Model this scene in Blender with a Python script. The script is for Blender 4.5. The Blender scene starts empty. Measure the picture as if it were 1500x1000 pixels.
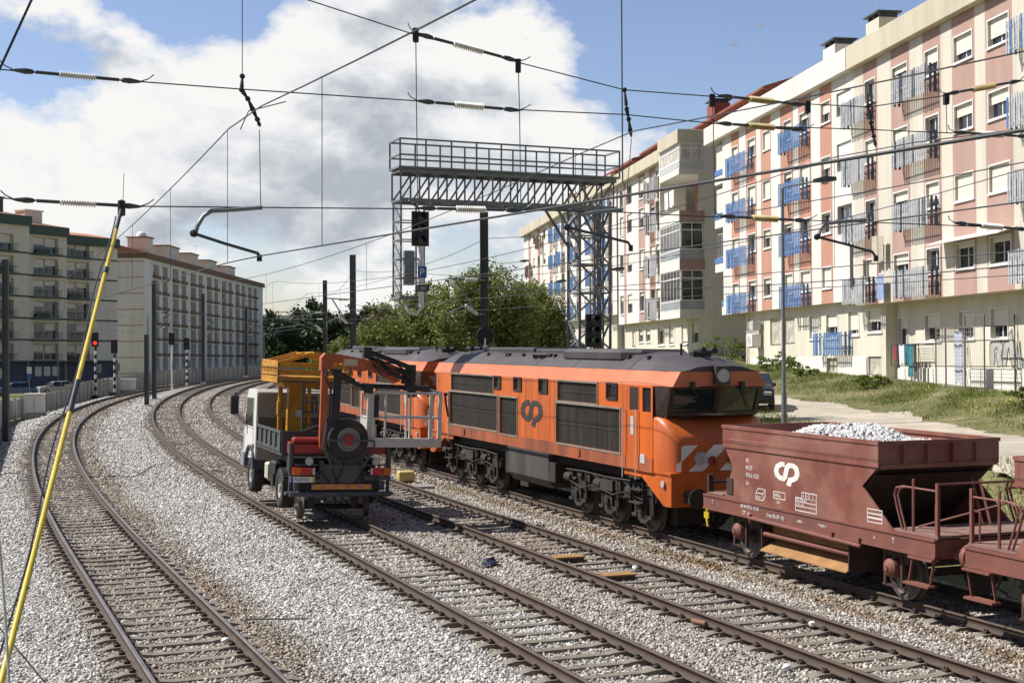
import bpy, math, random
import numpy as np
from mathutils import Vector, Matrix, Quaternion
C = bpy.context.scene
COL = C.collection
R = math.radians
random.seed(7); rng = np.random.default_rng(7)

# ------------------------------------------------------------------ camera, sky, sun, exposure
cam = bpy.data.cameras.new('camera'); cam_o = bpy.data.objects.new('camera', cam); COL.objects.link(cam_o)
FPX, CAMH, HOR = 1960.0, 4.75, 503.0
cam.sensor_width = 36.0; cam.lens = 36.0 * FPX / 1500; cam.shift_y = (HOR - 500) / 1500
cam.clip_end = 20000; cam.clip_start = 0.05
cam_o.location = (0, 0, CAMH); cam_o.rotation_euler = (R(90), 0, 0)
C.camera = cam_o
C.view_settings.view_transform = 'Standard'; C.view_settings.look = 'None'
C.view_settings.exposure = EXPOSURE = 0.38; C.view_settings.gamma = 1.0
SUN_EL = R(50); SUN = Vector((-.985 * math.cos(SUN_EL), .17 * math.cos(SUN_EL), math.sin(SUN_EL))).normalized()
sun = bpy.data.lights.new('sun', 'SUN'); sun.energy = 5.0; sun.angle = R(.53); sun.color = (1.0, .965, .90)
sun_o = bpy.data.objects.new('sun', sun); COL.objects.link(sun_o)
sun_o.rotation_euler = SUN.to_track_quat('Z', 'Y').to_euler()

def nn(nt, typ, **kw):
    n = nt.nodes.new(typ)
    for k, v in kw.items():
        if k.startswith('i_'):
            n.inputs[k[2:].replace('_', ' ')].default_value = v
        else:
            setattr(n, k, v)
    return n
def ramp(nt, stops, fac=None, interp='LINEAR'):
    r = nt.nodes.new('ShaderNodeValToRGB'); cr = r.color_ramp; cr.interpolation = interp
    while len(cr.elements) < len(stops): cr.elements.new(.5)
    for e, (p, c) in zip(cr.elements, stops):
        e.position = p; e.color = (*c, 1) if len(c) == 3 else c
    if fac is not None: nt.links.new(fac, r.inputs[0])
    return r
def math_n(nt, op, a, b=None, clamp=False):
    m = nt.nodes.new('ShaderNodeMath'); m.operation = op; m.use_clamp = clamp
    for k, v in enumerate((a, b)):
        if v is None: continue
        if isinstance(v, (int, float)): m.inputs[k].default_value = v
        else: nt.links.new(v, m.inputs[k])
    return m.outputs[0]
def mix_rgb(nt, fac, a, b, typ='MIX'):
    m = nt.nodes.new('ShaderNodeMix'); m.data_type = 'RGBA'; m.blend_type = typ
    for k, v in ((0, fac), (6, a), (7, b)):
        if isinstance(v, (int, float)): m.inputs[k].default_value = v
        elif isinstance(v, tuple): m.inputs[k].default_value = (*v, 1) if len(v) == 3 else v
        else: nt.links.new(v, m.inputs[k])
    return m.outputs[2]

W = bpy.data.worlds.new('World'); C.world = W; W.use_nodes = True
nt = W.node_tree; nt.nodes.clear(); lk = nt.links.new
sky = nn(nt, 'ShaderNodeTexSky', sky_type='NISHITA', sun_disc=False, sun_elevation=SUN_EL,
         sun_rotation=math.atan2(SUN.x, SUN.y), air_density=1.0, dust_density=.5, ozone_density=1.6)
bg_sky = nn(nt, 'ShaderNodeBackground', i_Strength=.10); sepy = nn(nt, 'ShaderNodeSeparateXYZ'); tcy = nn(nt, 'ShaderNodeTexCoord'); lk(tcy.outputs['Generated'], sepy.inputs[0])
behind = ramp(nt, [(.25, (.42, .43, .44)), (.62, (1, 1, 1))], math_n(nt, 'ADD', math_n(nt, 'MULTIPLY', sepy.outputs[1], .5), .5))   # unseen sky behind the camera dimmed on purpose, to weaken fill on shaded faces
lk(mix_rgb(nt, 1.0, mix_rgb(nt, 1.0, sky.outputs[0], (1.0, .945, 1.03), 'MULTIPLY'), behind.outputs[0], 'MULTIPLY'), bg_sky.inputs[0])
tc = nn(nt, 'ShaderNodeTexCoord')
mp = nn(nt, 'ShaderNodeMapping'); mp.inputs['Scale'].default_value = (1, 1, 1.6); lk(tc.outputs['Generated'], mp.inputs[0])
mp.inputs['Location'].default_value = CLOUD_OFF = (.37, .1, .05)
n1 = nn(nt, 'ShaderNodeTexNoise', i_Scale=6.2, i_Detail=13.0, i_Roughness=.58, i_Distortion=.12); lk(mp.outputs[0], n1.inputs['Vector'])
# the same field a little way towards the sun: the difference models the lit side of each cloud
mp2 = nn(nt, 'ShaderNodeMapping'); mp2.inputs['Scale'].default_value = (1, 1, 1.6); lk(tc.outputs['Generated'], mp2.inputs[0])
mp2.inputs['Location'].default_value = (CLOUD_OFF[0] - .015, CLOUD_OFF[1], CLOUD_OFF[2] + .04)
n2 = nn(nt, 'ShaderNodeTexNoise', i_Scale=6.2, i_Detail=8.0, i_Roughness=.52, i_Distortion=.12); lk(mp2.outputs[0], n2.inputs['Vector'])
def blob(px_, py_, sig, amp):
    "a soft patch of the sky round one direction, adding to (or taking from) the cloud cover"
    d = Vector(((px_ - 750) / FPX, 1, (HOR - py_) / FPX)).normalized(); v = nt.nodes.new('ShaderNodeVectorMath'); v.operation = 'DOT_PRODUCT'
    lk(tc.outputs['Generated'], v.inputs[0]); v.inputs[1].default_value = d
    return math_n(nt, 'MULTIPLY', math_n(nt, 'EXPONENT', math_n(nt, 'MULTIPLY', math_n(nt, 'SUBTRACT', v.outputs['Value'], 1.0), (FPX / sig) ** 2)), amp)
cov = None
for q in [(-250, 260, 330, .34), (140, 210, 190, .34), (430, 150, 170, .34), (650, 130, 150, .36), (770, 60, 75, .24), (560, 270, 120, .26), (90, 350, 170, .28), (1065, 150, 55, .22), (880, 215, 80, .24), (1000, 145, 45, .12), (760, 330, 60, .14), (1290, 470, 300, .1),
          (120, 50, 90, -.34), (290, 15, 80, -.30), (400, 10, 50, -.26), (40, 85, 70, -.26), (480, 400, 110, -.14), (640, 360, 60, -.08), (700, 260, 45, -.12), (340, 340, 40, -.10), (720, 330, 50, .10), (230, 330, 80, .12), (960, 70, 130, -.25), (1200, 60, 150, -.25), (165, 90, 30, .16), (75, 45, 28, .2)]:
    bq = blob(*q); cov = bq if cov is None else math_n(nt, 'ADD', cov, bq)
dens = math_n(nt, 'ADD', math_n(nt, 'MULTIPLY', n1.outputs[0], 2.3), math_n(nt, 'ADD', cov, -.86))
shade = math_n(nt, 'ADD', blob(560, 270, 130, .10), blob(330, 330, 120, .04))
mask = ramp(nt, [(.46, (0,) * 3), (.53, (.45,) * 3), (.66, (1,) * 3)], dens, 'LINEAR')
lit = math_n(nt, 'SUBTRACT', n1.outputs[0], n2.outputs[0])
litr = ramp(nt, [(.30, (.48, .52, .58)), (.42, (.70, .73, .77)), (.50, (.90, .91, .93)), (.58, (1.0, .99, .97))], math_n(nt, 'SUBTRACT', math_n(nt, 'ADD', math_n(nt, 'MULTIPLY', lit, 1.5), .53), shade))
bg_c = nn(nt, 'ShaderNodeBackground', i_Strength=.73); lk(litr.outputs[0], bg_c.inputs[0])
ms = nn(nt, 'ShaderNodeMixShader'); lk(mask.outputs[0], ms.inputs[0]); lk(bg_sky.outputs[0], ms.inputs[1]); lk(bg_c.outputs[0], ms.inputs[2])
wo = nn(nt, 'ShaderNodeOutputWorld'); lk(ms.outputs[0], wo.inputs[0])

# ------------------------------------------------------------------ helpers
def P(x, y, Y):
    "the point of the place that the photograph shows at pixel (x, y), given its measured distance Y"
    return Vector(((x - 750) / FPX * Y, Y, CAMH - (y - HOR) / FPX * Y))
def tag(o, label=None, cat=None, group=None, kind=None):
    if label: o['label'] = label
    if cat: o['category'] = cat
    if group: o['group'] = group
    if kind: o['kind'] = kind
    return o
def empty(name, loc=(0, 0, 0), rot=(0, 0, 0), parent=None):
    o = bpy.data.objects.new(name, None); COL.objects.link(o); o.location = loc; o.empty_display_size = .2
    o.rotation_euler = rot
    if parent: o.parent = parent
    return o
def thing(name, label, cat, loc=(0, 0, 0), rz=0, group=None, mat=None):
    o = empty(name, loc, (0, 0, rz))
    if mat is not None: o.matrix_world = mat
    return tag(o, label, cat, group)
def kids(o): return [c for c in bpy.data.objects if c.parent == o]
def copy_tree(o, parent=None, tree=None):
    c = o.copy(); COL.objects.link(c); c.parent = parent
    for ch in (CHILD.get(o.name) or []): copy_tree(ch, c)
    return c
CHILD = {}
def index_children():
    CHILD.clear()
    for o in bpy.data.objects:
        if o.parent: CHILD.setdefault(o.parent.name, []).append(o)

class MB:
    "collects shapes; build() links them as one mesh object"
    def __init__(s): s.v = []; s.f = []; s.m = []; s.T = Matrix.Identity(4)
    def at(s, T): s.T = T; return s
    def _add(s, vs, fs, mi=0):
        b = len(s.v); s.v += [tuple(s.T @ Vector(p)) for p in vs]
        s.f += [tuple(b + i for i in f) for f in fs]; s.m += [mi] * len(fs); return s
    def box(s, x0, x1, y0, y1, z0, z1, mi=0, bev=0):
        if x0 > x1: x0, x1 = x1, x0
        if y0 > y1: y0, y1 = y1, y0
        if z0 > z1: z0, z1 = z1, z0
        return s.prism([(x0, y0), (x1, y0), (x1, y1), (x0, y1)], z0, z1, 'z', mi, bev)
    def prism(s, poly, a, b, axis='z', mi=0, bev=0):
        "extrude a polygon from a to b along the axis; z: (x,y)  y: (x,z)  x: (y,z)"
        n = len(poly)
        ar = sum(poly[i][0] * poly[(i + 1) % n][1] - poly[(i + 1) % n][0] * poly[i][1] for i in range(n))
        if (ar < 0) != (axis == 'y'): poly = poly[::-1]
        mk = {'z': lambda p, t: (p[0], p[1], t), 'y': lambda p, t: (p[0], t, p[1]), 'x': lambda p, t: (t, p[0], p[1])}[axis]
        def inset(d):
            cx = sum(p[0] for p in poly) / n; cy = sum(p[1] for p in poly) / n; out = []
            for p in poly:
                dx, dy = cx - p[0], cy - p[1]; out.append((p[0] + max(-d, min(d, dx)), p[1] + max(-d, min(d, dy))))
            return out
        if a > b: a, b = b, a
        if bev:
            q = inset(bev); L = [(q, a), (poly, a + bev), (poly, b - bev), (q, b)]
        else: L = [(poly, a), (poly, b)]
        vs = [mk(p, t) for pl, t in L for p in pl]; fs = []
        for k in range(len(L) - 1):
            for i in range(n):
                j = (i + 1) % n; fs.append((k * n + i, k * n + j, (k + 1) * n + j, (k + 1) * n + i))
        fs.append(tuple(range(n))[::-1]); fs.append(tuple((len(L) - 1) * n + i for i in range(n)))
        return s._add(vs, fs, mi)
    def beam(s, p, q, w, h=None, mi=0, up=(0, 0, 1)):
        p, q = Vector(p), Vector(q); d = q - p
        if d.length < 1e-6: return s
        h = w if h is None else h; d.normalize(); u = Vector(up)
        if abs(d.dot(u)) > .98: u = Vector((0, 1, 0)) if abs(d.y) < .9 else Vector((1, 0, 0))
        a = d.cross(u).normalized(); b = a.cross(d)
        vs = [c + a * (sx * w / 2) + b * (sz * h / 2) for c in (p, q) for sx, sz in ((-1, -1), (1, -1), (1, 1), (-1, 1))]
        return s._add(vs, [(3, 2, 1, 0), (4, 5, 6, 7), (0, 1, 5, 4), (1, 2, 6, 5), (2, 3, 7, 6), (3, 0, 4, 7)], mi)
    def tube(s, pts, r, n=6, mi=0, r1=None, cap=True):
        pts = [Vector(p) for p in pts]; N = len(pts); vs = []; fs = []; a = None
        for k, p in enumerate(pts):
            d = (pts[min(k + 1, N - 1)] - pts[max(k - 1, 0)]).normalized()
            if a is None: a = d.cross(Vector((0, 0, 1)) if abs(d.z) < .95 else Vector((1, 0, 0))).normalized()
            else:
                a = (a - d * a.dot(d)); a = a.normalized() if a.length > 1e-6 else d.orthogonal().normalized()
            b = d.cross(a); rr = r if r1 is None else r + (r1 - r) * k / (N - 1)
            for i in range(n):
                t = 2 * math.pi * i / n; vs.append(p + a * (rr * math.cos(t)) + b * (rr * math.sin(t)))
        for k in range(N - 1):
            for i in range(n):
                j = (i + 1) % n; fs.append((k * n + i, k * n + j, (k + 1) * n + j, (k + 1) * n + i))
        if cap: fs += [tuple(range(n))[::-1], tuple((N - 1) * n + i for i in range(n))]
        return s._add(vs, fs, mi)
    def lathe(s, prof, c=(0, 0, 0), axis='y', n=24, mi=0, cap=True):
        "profile of (radius, offset along axis)"
        vs = []; fs = []; N = len(prof); c = Vector(c)
        for r, t in prof:
            for i in range(n):
                a = 2 * math.pi * i / n; u, v = r * math.cos(a), r * math.sin(a)
                vs.append(c + Vector({'y': (u, t, -v), 'x': (t, u, v), 'z': (u, v, t)}[axis]))
        for k in range(N - 1):
            for i in range(n):
                j = (i + 1) % n; fs.append((k * n + i, k * n + j, (k + 1) * n + j, (k + 1) * n + i))
        if cap and prof[0][0] > 1e-4: fs.append(tuple(range(n))[::-1])
        if cap and prof[-1][0] > 1e-4: fs.append(tuple((N - 1) * n + i for i in range(n)))
        return s._add(vs, fs, mi)
    def loft(s, secs, mi=0, cap=True, closed=True):
        n = len(secs[0]); vs = [p for q in secs for p in q]; fs = []
        for k in range(len(secs) - 1):
            for i in range(n if closed else n - 1):
                j = (i + 1) % n; fs.append((k * n + i, k * n + j, (k + 1) * n + j, (k + 1) * n + i))
        if cap and closed: fs += [tuple(range(n))[::-1], tuple((len(secs) - 1) * n + i for i in range(n))]
        return s._add(vs, fs, mi)
    def ribbon(s, path, w, place, t=.004, mi=0):
        "flat stroke of width w along a 2-D path, place(u, v, off) puts it in space"
        L = []; n = len(path)
        for k in range(n):
            a = Vector(path[max(k - 1, 0)]); b = Vector(path[k]); c = Vector(path[min(k + 1, n - 1)])
            d1 = (b - a) if k else (c - b); d2 = (c - b) if k < n - 1 else (b - a)
            d1.normalize(); d2.normalize(); m = d1 + d2; m = m.normalized() if m.length > .05 else d1
            nrm = Vector((-m.y, m.x)); f = 1 / max(.5, nrm.dot(Vector((-d1.y, d1.x))))
            L.append((b + nrm * (w / 2 * f), b - nrm * (w / 2 * f)))
        secs = [[place(p[0][0], p[0][1], 0), place(p[1][0], p[1][1], 0), place(p[1][0], p[1][1], t), place(p[0][0], p[0][1], t)] for p in L]
        return s.loft(secs, mi)
    def split(s, name, mats, parent=None, axes='y', **k):
        "one object for each side of the thing (left/right, front/rear) instead of one mesh for both"
        out = []; ax = [{'x': 0, 'y': 1, 'z': 2}[c] for c in axes]; bins = {}
        for f, m in zip(s.f, s.m):
            key = tuple(sum(s.v[i][a] for i in f) > 0 for a in ax); bins.setdefault(key, []).append((f, m))
        for key, fm in bins.items():
            q = MB(); ids = {}
            for f, m in fm:
                for i in f:
                    if i not in ids: ids[i] = len(q.v); q.v.append(s.v[i])
                q.f.append(tuple(ids[i] for i in f)); q.m.append(m)
            out.append(q.build(name, mats, parent, **k))
        return out
    def build(s, name, mats, parent=None, smooth=0, loc=None, label=None):
        me = bpy.data.meshes.new(name); me.from_pydata(s.v, [], s.f)
        for m in (mats if isinstance(mats, (list, tuple)) else [mats]): me.materials.append(m)
        me.polygons.foreach_set('material_index', s.m)
        import bmesh
        bm = bmesh.new(); bm.from_mesh(me); bmesh.ops.recalc_face_normals(bm, faces=bm.faces); bm.to_mesh(me); bm.free()
        if smooth:
            me.shade_smooth(); me.set_sharp_from_angle(angle=R(smooth))
        o = bpy.data.objects.new(name, me); COL.objects.link(o)
        if parent: o.parent = parent
        if loc is not None: o.location = loc
        if label: o['label'] = label
        return o
def inst(me, name, parent=None, loc=(0, 0, 0), rot=(0, 0, 0)):
    o = bpy.data.objects.new(name, me); COL.objects.link(o); o.location = loc; o.rotation_euler = rot
    if parent: o.parent = parent
    return o
def np_mesh(name, v, f, mats, parent=None, attr=None):
    "v (n,3), f (m,3|4) numpy arrays"
    me = bpy.data.meshes.new(name); k = f.shape[1]
    me.vertices.add(len(v)); me.vertices.foreach_set('co', v.astype(np.float32).ravel())
    me.loops.add(f.size); me.loops.foreach_set('vertex_index', f.astype(np.int32).ravel())
    me.polygons.add(len(f)); me.polygons.foreach_set('loop_start', np.arange(0, f.size, k, dtype=np.int32))
    me.polygons.foreach_set('loop_total', np.full(len(f), k, dtype=np.int32))
    for m in (mats if isinstance(mats, (list, tuple)) else [mats]): me.materials.append(m)
    me.update(calc_edges=True)
    for nm, a in (attr or {}).items():
        at = me.attributes.new(nm, 'FLOAT', 'POINT'); at.data.foreach_set('value', a.astype(np.float32))
    o = bpy.data.objects.new(name, me); COL.objects.link(o)
    if parent: o.parent = parent
    return o
def text(s, size, T, m, name, parent, depth=.003, shear=0, sx=1):
    "lettering as a mesh; T places its x-right y-up plane"
    cu = bpy.data.curves.new(name, 'FONT'); cu.body = s; cu.size = size; cu.extrude = depth; cu.shear = shear
    o = bpy.data.objects.new('tmp', cu); COL.objects.link(o)
    me = bpy.data.meshes.new_from_object(o.evaluated_get(bpy.context.evaluated_depsgraph_get()))
    bpy.data.objects.remove(o); bpy.data.curves.remove(cu)
    me.name = name; me.transform(T @ Matrix.Diagonal((sx, 1, 1, 1))); me.materials.clear(); me.materials.append(m)
    q = bpy.data.objects.new(name, me); COL.objects.link(q); q.parent = parent
    return q

def mat(name, col, rough=.6, metal=0., var=.18, scale=2.5, bump=0., col2=None, dirt=None, dirt_amt=.5, streak=False, bscale=60, spec=.5, dscale=1.3):
    m = bpy.data.materials.new(name); m.use_nodes = True; t = m.node_tree; b = t.nodes['Principled BSDF']
    tcn = t.nodes.new('ShaderNodeTexCoord'); src = tcn.outputs['Object']
    if streak:
        mpn = t.nodes.new('ShaderNodeMapping'); mpn.inputs['Scale'].default_value = (1, 1, .12); t.links.new(src, mpn.inputs[0]); vsrc = mpn.outputs[0]
    else: vsrc = src
    nz = nn(t, 'ShaderNodeTexNoise', i_Scale=scale, i_Detail=6.0, i_Roughness=.6); t.links.new(vsrc, nz.inputs['Vector'])
    lo = tuple(max(0, c * (1 - var)) for c in col); hi = tuple(min(1, c * (1 + var)) for c in (col2 or col))
    r = ramp(t, [(.3, lo), (.7, hi)], nz.outputs[0]); out = r.outputs[0]
    if dirt:
        nd = nn(t, 'ShaderNodeTexNoise', i_Scale=dscale, i_Detail=9.0, i_Roughness=.68); t.links.new(vsrc, nd.inputs['Vector'])
        rd = ramp(t, [(.42, (0,) * 3), (.72, (1,) * 3)], nd.outputs[0])
        out = mix_rgb(t, math_n(t, 'MULTIPLY', rd.outputs[0], dirt_amt), out, dirt)
    t.links.new(out, b.inputs['Base Color'])
    rr = math_n(t, 'ADD', math_n(t, 'MULTIPLY', nz.outputs[0], .25), rough - .12, True); t.links.new(rr, b.inputs['Roughness'])
    b.inputs['Metallic'].default_value = metal; b.inputs['Specular IOR Level'].default_value = spec
    if bump:
        nb = nn(t, 'ShaderNodeTexNoise', i_Scale=float(bscale), i_Detail=4.0); t.links.new(src, nb.inputs['Vector'])
        bp = nn(t, 'ShaderNodeBump', i_Strength=bump, i_Distance=.02); t.links.new(nb.outputs[0], bp.inputs['Height']); t.links.new(bp.outputs[0], b.inputs['Normal'])
    return m
def leaf_mat(name, cols, rough=.6, trans=.25):
    m = bpy.data.materials.new(name); m.use_nodes = True; t = m.node_tree; b = t.nodes['Principled BSDF']
    g = t.nodes.new('ShaderNodeNewGeometry'); tcn = t.nodes.new('ShaderNodeTexCoord')
    nz = nn(t, 'ShaderNodeTexNoise', i_Scale=1.1, i_Detail=4.0); t.links.new(tcn.outputs['Object'], nz.inputs['Vector'])
    fac = math_n(t, 'ADD', math_n(t, 'MULTIPLY', g.outputs['Random Per Island'], .28), math_n(t, 'SUBTRACT', math_n(t, 'MULTIPLY', nz.outputs[0], 1.15), .16))
    k = len(cols) - 1
    r = ramp(t, [(.12 + .8 * i / k, c) for i, c in enumerate(cols)], fac)
    t.links.new(r.outputs[0], b.inputs['Base Color']); b.inputs['Roughness'].default_value = rough; b.inputs['Specular IOR Level'].default_value = .3
    tr = t.nodes.new('ShaderNodeBsdfTranslucent'); t.links.new(r.outputs[0], tr.inputs[0])
    mx = t.nodes.new('ShaderNodeMixShader'); mx.inputs[0].default_value = trans
    t.links.new(b.outputs[0], mx.inputs[1]); t.links.new(tr.outputs[0], mx.inputs[2]); t.links.new(mx.outputs[0], t.nodes['Material Output'].inputs[0])
    return m
def lamp_mat(name, col, strength):
    m = mat(name, col, .3); b = m.node_tree.nodes['Principled BSDF']; b.inputs['Emission Color'].default_value = (*col, 1); b.inputs['Emission Strength'].default_value = strength
    return m

MT = {}
MT['steel'] = mat('galvanised_steel', (.20, .215, .225), .5, .3, .2, 4)
MT['dsteel'] = mat('dark_painted_steel', (.06, .07, .075), .5, 0, .3, 4)
MT['black'] = mat('black_paint', (.015, .015, .016), .45, 0, .4, 5)
MT['rubber'] = mat('rubber', (.022, .021, .02), .8, 0, .3, 8, dirt=(.12, .10, .08), dirt_amt=.35)
MT['glass'] = mat('dark_glass', (.02, .025, .03), .06, 0, .2, 1, spec=.8)
MT['wire'] = mat('wire', (.05, .05, .055), .6, .2)
MT['insul'] = mat('white_insulator', (.72, .70, .64), .3)
MT['insul_o'] = mat('brown_insulator', (.50, .40, .20), .3)
MT['white'] = mat('white_paint', (.75, .74, .72), .4, 0, .06, 3)
MT['conc'] = mat('concrete', (.36, .34, .31), .85, 0, .22, 1.5, .3, dirt=(.16, .15, .13), streak=True)
MT['red'] = mat('red_paint', (.30, .026, .018), .4, 0, .2, 3)
MT['yellow'] = mat('yellow_paint', (.56, .41, .025), .4, 0, .12, 5)
# ------------------------------------------------------------------ the four tracks in plan
def run_path(knots, x, y, s1=330, step=1.0):
    s = 0.0; out = []
    ks = [k[0] for k in knots]; ka = [k[1] for k in knots]
    while s < s1:
        th = R(float(np.interp(s, ks, ka))); out.append((x, y, th, s)); x -= math.sin(th) * step; y += math.cos(th) * step; s += step
    return np.array(out)
PATH1 = run_path([(0, 23.6), (33, 23.1), (46, 21.6), (66, 18.8), (90, 14.6), (115, 10.0), (140, 5.6), (170, -.5), (200, -6), (330, -30)], 4.08, 0)
PATH2 = run_path([(0, 22.2), (38, 22.2), (55, 20.5), (75, 17.6), (110, 12.6), (150, 7.2), (185, 1.0), (330, -25)], 9.70, 0)
def offset(p, d):
    q = p.copy(); q[:, 0] += d * np.cos(p[:, 2]); q[:, 1] += d * np.sin(p[:, 2])
    q[:, 3] = np.concatenate([[0], np.cumsum(np.hypot(np.diff(q[:, 0]), np.diff(q[:, 1])))]); return q
PATH3 = offset(PATH2, 3.92); PATH4 = offset(PATH2, 8.08)
PATHS = [PATH1, PATH2, PATH3, PATH4]
def on(p, s):
    "point and heading at distance s along a track"
    return tuple(float(np.interp(s, p[:, 3], p[:, k])) for k in range(3))
def lateral(p, x, y):
    "signed distance to the right of a track and distance along it, arrays"
    x = np.asarray(x, float).ravel(); y = np.asarray(y, float).ravel(); o = np.empty(len(x)); s = np.empty(len(x))
    for a in range(0, len(x), 20000):
        X, Y = x[a:a + 20000], y[a:a + 20000]
        i = np.argmin((X[:, None] - p[None, :, 0]) ** 2 + (Y[:, None] - p[None, :, 1]) ** 2, 1)
        dx, dy, th = X - p[i, 0], Y - p[i, 1], p[i, 2]
        o[a:a + 20000] = dx * np.cos(th) + dy * np.sin(th); s[a:a + 20000] = p[i, 3] - dx * np.sin(th) + dy * np.cos(th)
    return o, s
def smooth(a, b, x): t = np.clip((x - a) / (b - a), 0, 1); return t * t * (3 - 2 * t)
_ph = rng.uniform(0, 6.28, (6, 2))
def wob(x, y, f=.35):
    return sum(np.sin(x * f * (1 + .7 * k) + _ph[k, 0] + 1.3 * k * y * f * .3) * np.sin(y * f * (1 + .6 * k) + _ph[k, 1]) / (1 + k) for k in range(6)) / 2.2
def facade_e(x, y): return (26.5 - .158 * y - x) * .987
def base_z(y): return np.interp(y, [0, 40, 49, 64, 81, 92, 110, 150, 220, 400], [1.9, 2.7, 2.85, 3.2, 3.55, 4.1, 4.0, 4.0, 3.8, 3.5])
def terrain(x, y):
    x = np.asarray(x, float); y = np.asarray(y, float); sh = x.shape
    o4, _ = lateral(PATH4, x, y); o1, _ = lateral(PATH1, x, y); o4 = o4.reshape(sh); o1 = o1.reshape(sh)
    e = facade_e(x, y); bz = base_z(y)
    road = bz - .62 - np.clip(e - 2, 0, 8) * .035
    bank = np.where(e > 4.9, road, road + (bz - road) * smooth(4.9, .3, e))
    right = -.55 + (bank + .55) * smooth(3.0, 7.2, o4)
    left = -.55 - .35 * smooth(6, 14, -o1)
    z = np.where(o4 > 2.5, right, np.where(o1 < -2.5, left, -.6))
    return z + .05 * wob(x, y, .5) * (np.abs(o4) > 3)
def tz(x, y): return float(terrain(np.array([x]), np.array([y]))[0])

def bed_z(x, y):
    o1, s1 = lateral(PATH1, x, y); o2, _ = lateral(PATH2, x, y); o4, _ = lateral(PATH4, x, y); x = np.asarray(x).ravel(); y = np.asarray(y).ravel()
    o3, _ = lateral(PATH3, x, y); z = np.full(len(x), -.205)
    for o in (o1, o2, o3, o4): z = z - .045 * smooth(1.45, 1.15, np.abs(o))
    gap = np.clip(np.minimum(o1 - 1.35, -o2 - 1.35), 0, 3)
    z = np.where((o1 > 1.35) & (o2 < -1.35), z - .12 * smooth(.1, 1.3, o1 - 1.3) + .16 * smooth(2.6, .7, -o2 - 1.2), z)
    z = np.where(o1 < -1.5, z - .45 * smooth(1.5, 4.2, -o1), z)
    z = np.where(o4 > 1.5, z - .45 * smooth(1.5, 3.4, o4), z)
    return z + .018 * wob(x, y, 2.1) + .02 * wob(x, y, .7)
def rustiness(x, y):
    x = np.asarray(x).ravel(); y = np.asarray(y).ravel(); O = [lateral(p, x, y)[0] for p in PATHS]
    r = np.zeros(len(x))
    for o, k in zip(O, (.55, .28, .45, .8)): r = np.maximum(r, k * np.exp(-((np.abs(o) - .95) / .38) ** 2))
    r = np.maximum(r, .50 * (np.abs(O[0]) < 1.3)); r = np.maximum(r, .45 * (np.abs(O[2]) < 1.3)); r = np.maximum(r, (.18 + .3 * smooth(30, 60, y)) * (np.abs(O[1]) < 1.3))
    r = np.maximum(r, .62 * np.exp(-((O[0] - 1.45) / .5) ** 2))                      # brown strip right of the first track
    r = np.maximum(r, .85 * np.exp(-((O[3] + 1.75) / .5) ** 2))                      # and left of the locomotives' track
    r = np.maximum(r, .55 * smooth(1.1, 2.0, O[1]) * smooth(3.1, 1.6, O[1]))
    r = np.maximum(r, .38 * ((O[1] > 1.0) & (O[3] < 2)))
    return np.clip(r + .22 * wob(x, y, .9) * (r > .08) + .1 * wob(x, y, .35), 0, 1)

# ------------------------------------------------------------------ ground, road, hills
def grass_ground():
    m = bpy.data.materials.new('rough_grass_soil'); m.use_nodes = True; t = m.node_tree; b = t.nodes['Principled BSDF']
    g = t.nodes.new('ShaderNodeNewGeometry')
    n1 = nn(t, 'ShaderNodeTexNoise', i_Scale=.45, i_Detail=8.0, i_Roughness=.65); t.links.new(g.outputs['Position'], n1.inputs['Vector'])
    n2 = nn(t, 'ShaderNodeTexNoise', i_Scale=9.0, i_Detail=6.0); t.links.new(g.outputs['Position'], n2.inputs['Vector'])
    c1 = ramp(t, [(.32, (.075, .085, .025)), (.5, (.15, .145, .05)), (.68, (.26, .22, .11))], n1.outputs[0])
    c2 = ramp(t, [(.3, (.5,) * 3), (.7, (1.2,) * 3)], n2.outputs[0])
    t.links.new(mix_rgb(t, .8, c1.outputs[0], c2.outputs[0], 'MULTIPLY'), b.inputs['Base Color']); b.inputs['Roughness'].default_value = .95
    bp = nn(t, 'ShaderNodeBump', i_Strength=.7, i_Distance=.1); t.links.new(n2.outputs[0], bp.inputs['Height']); t.links.new(bp.outputs[0], b.inputs['Normal'])
    return m
def grid(name, xs, ys, zf, m, keep=None, attr=None):
    X, Y = np.meshgrid(xs, ys); Z = zf(X.ravel(), Y.ravel()); v = np.stack([X.ravel(), Y.ravel(), Z], 1)
    n = len(xs); i = (np.arange(len(ys) - 1)[:, None] * n + np.arange(n - 1)[None]).ravel()
    f = np.stack([i, i + 1, i + n + 1, i + n], 1)
    if keep is not None: f = f[keep(v[f].mean(1))]
    o = np_mesh(name, v, f, m, attr={k: fn(v[:, 0], v[:, 1]) for k, fn in (attr or {}).items()})
    o.data.shade_smooth(); return o
xs = np.concatenate([[-6000, -2500, -1000, -500, -250, -160], np.arange(-110, 60, 1.5), [70, 100, 180, 300, 600, 1500, 6000]])
ys = np.concatenate([[-3000, -500, -100, -40], np.arange(-12, 150, 1.5), np.arange(152, 420, 6), [450, 520, 700, 1200, 2500, 8000]])
ground = tag(grid('ground', xs, ys, terrain, grass_ground()), kind='structure')
MT['road'] = mat('pale_gravel_road', (.42, .37, .30), .95, 0, .2, .7, .6, dirt=(.24, .22, .15), dirt_amt=.55, bscale=22)
yy = np.arange(4, 150, .4); ee = np.linspace(4.7, 8.9, 22); v = []
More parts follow.
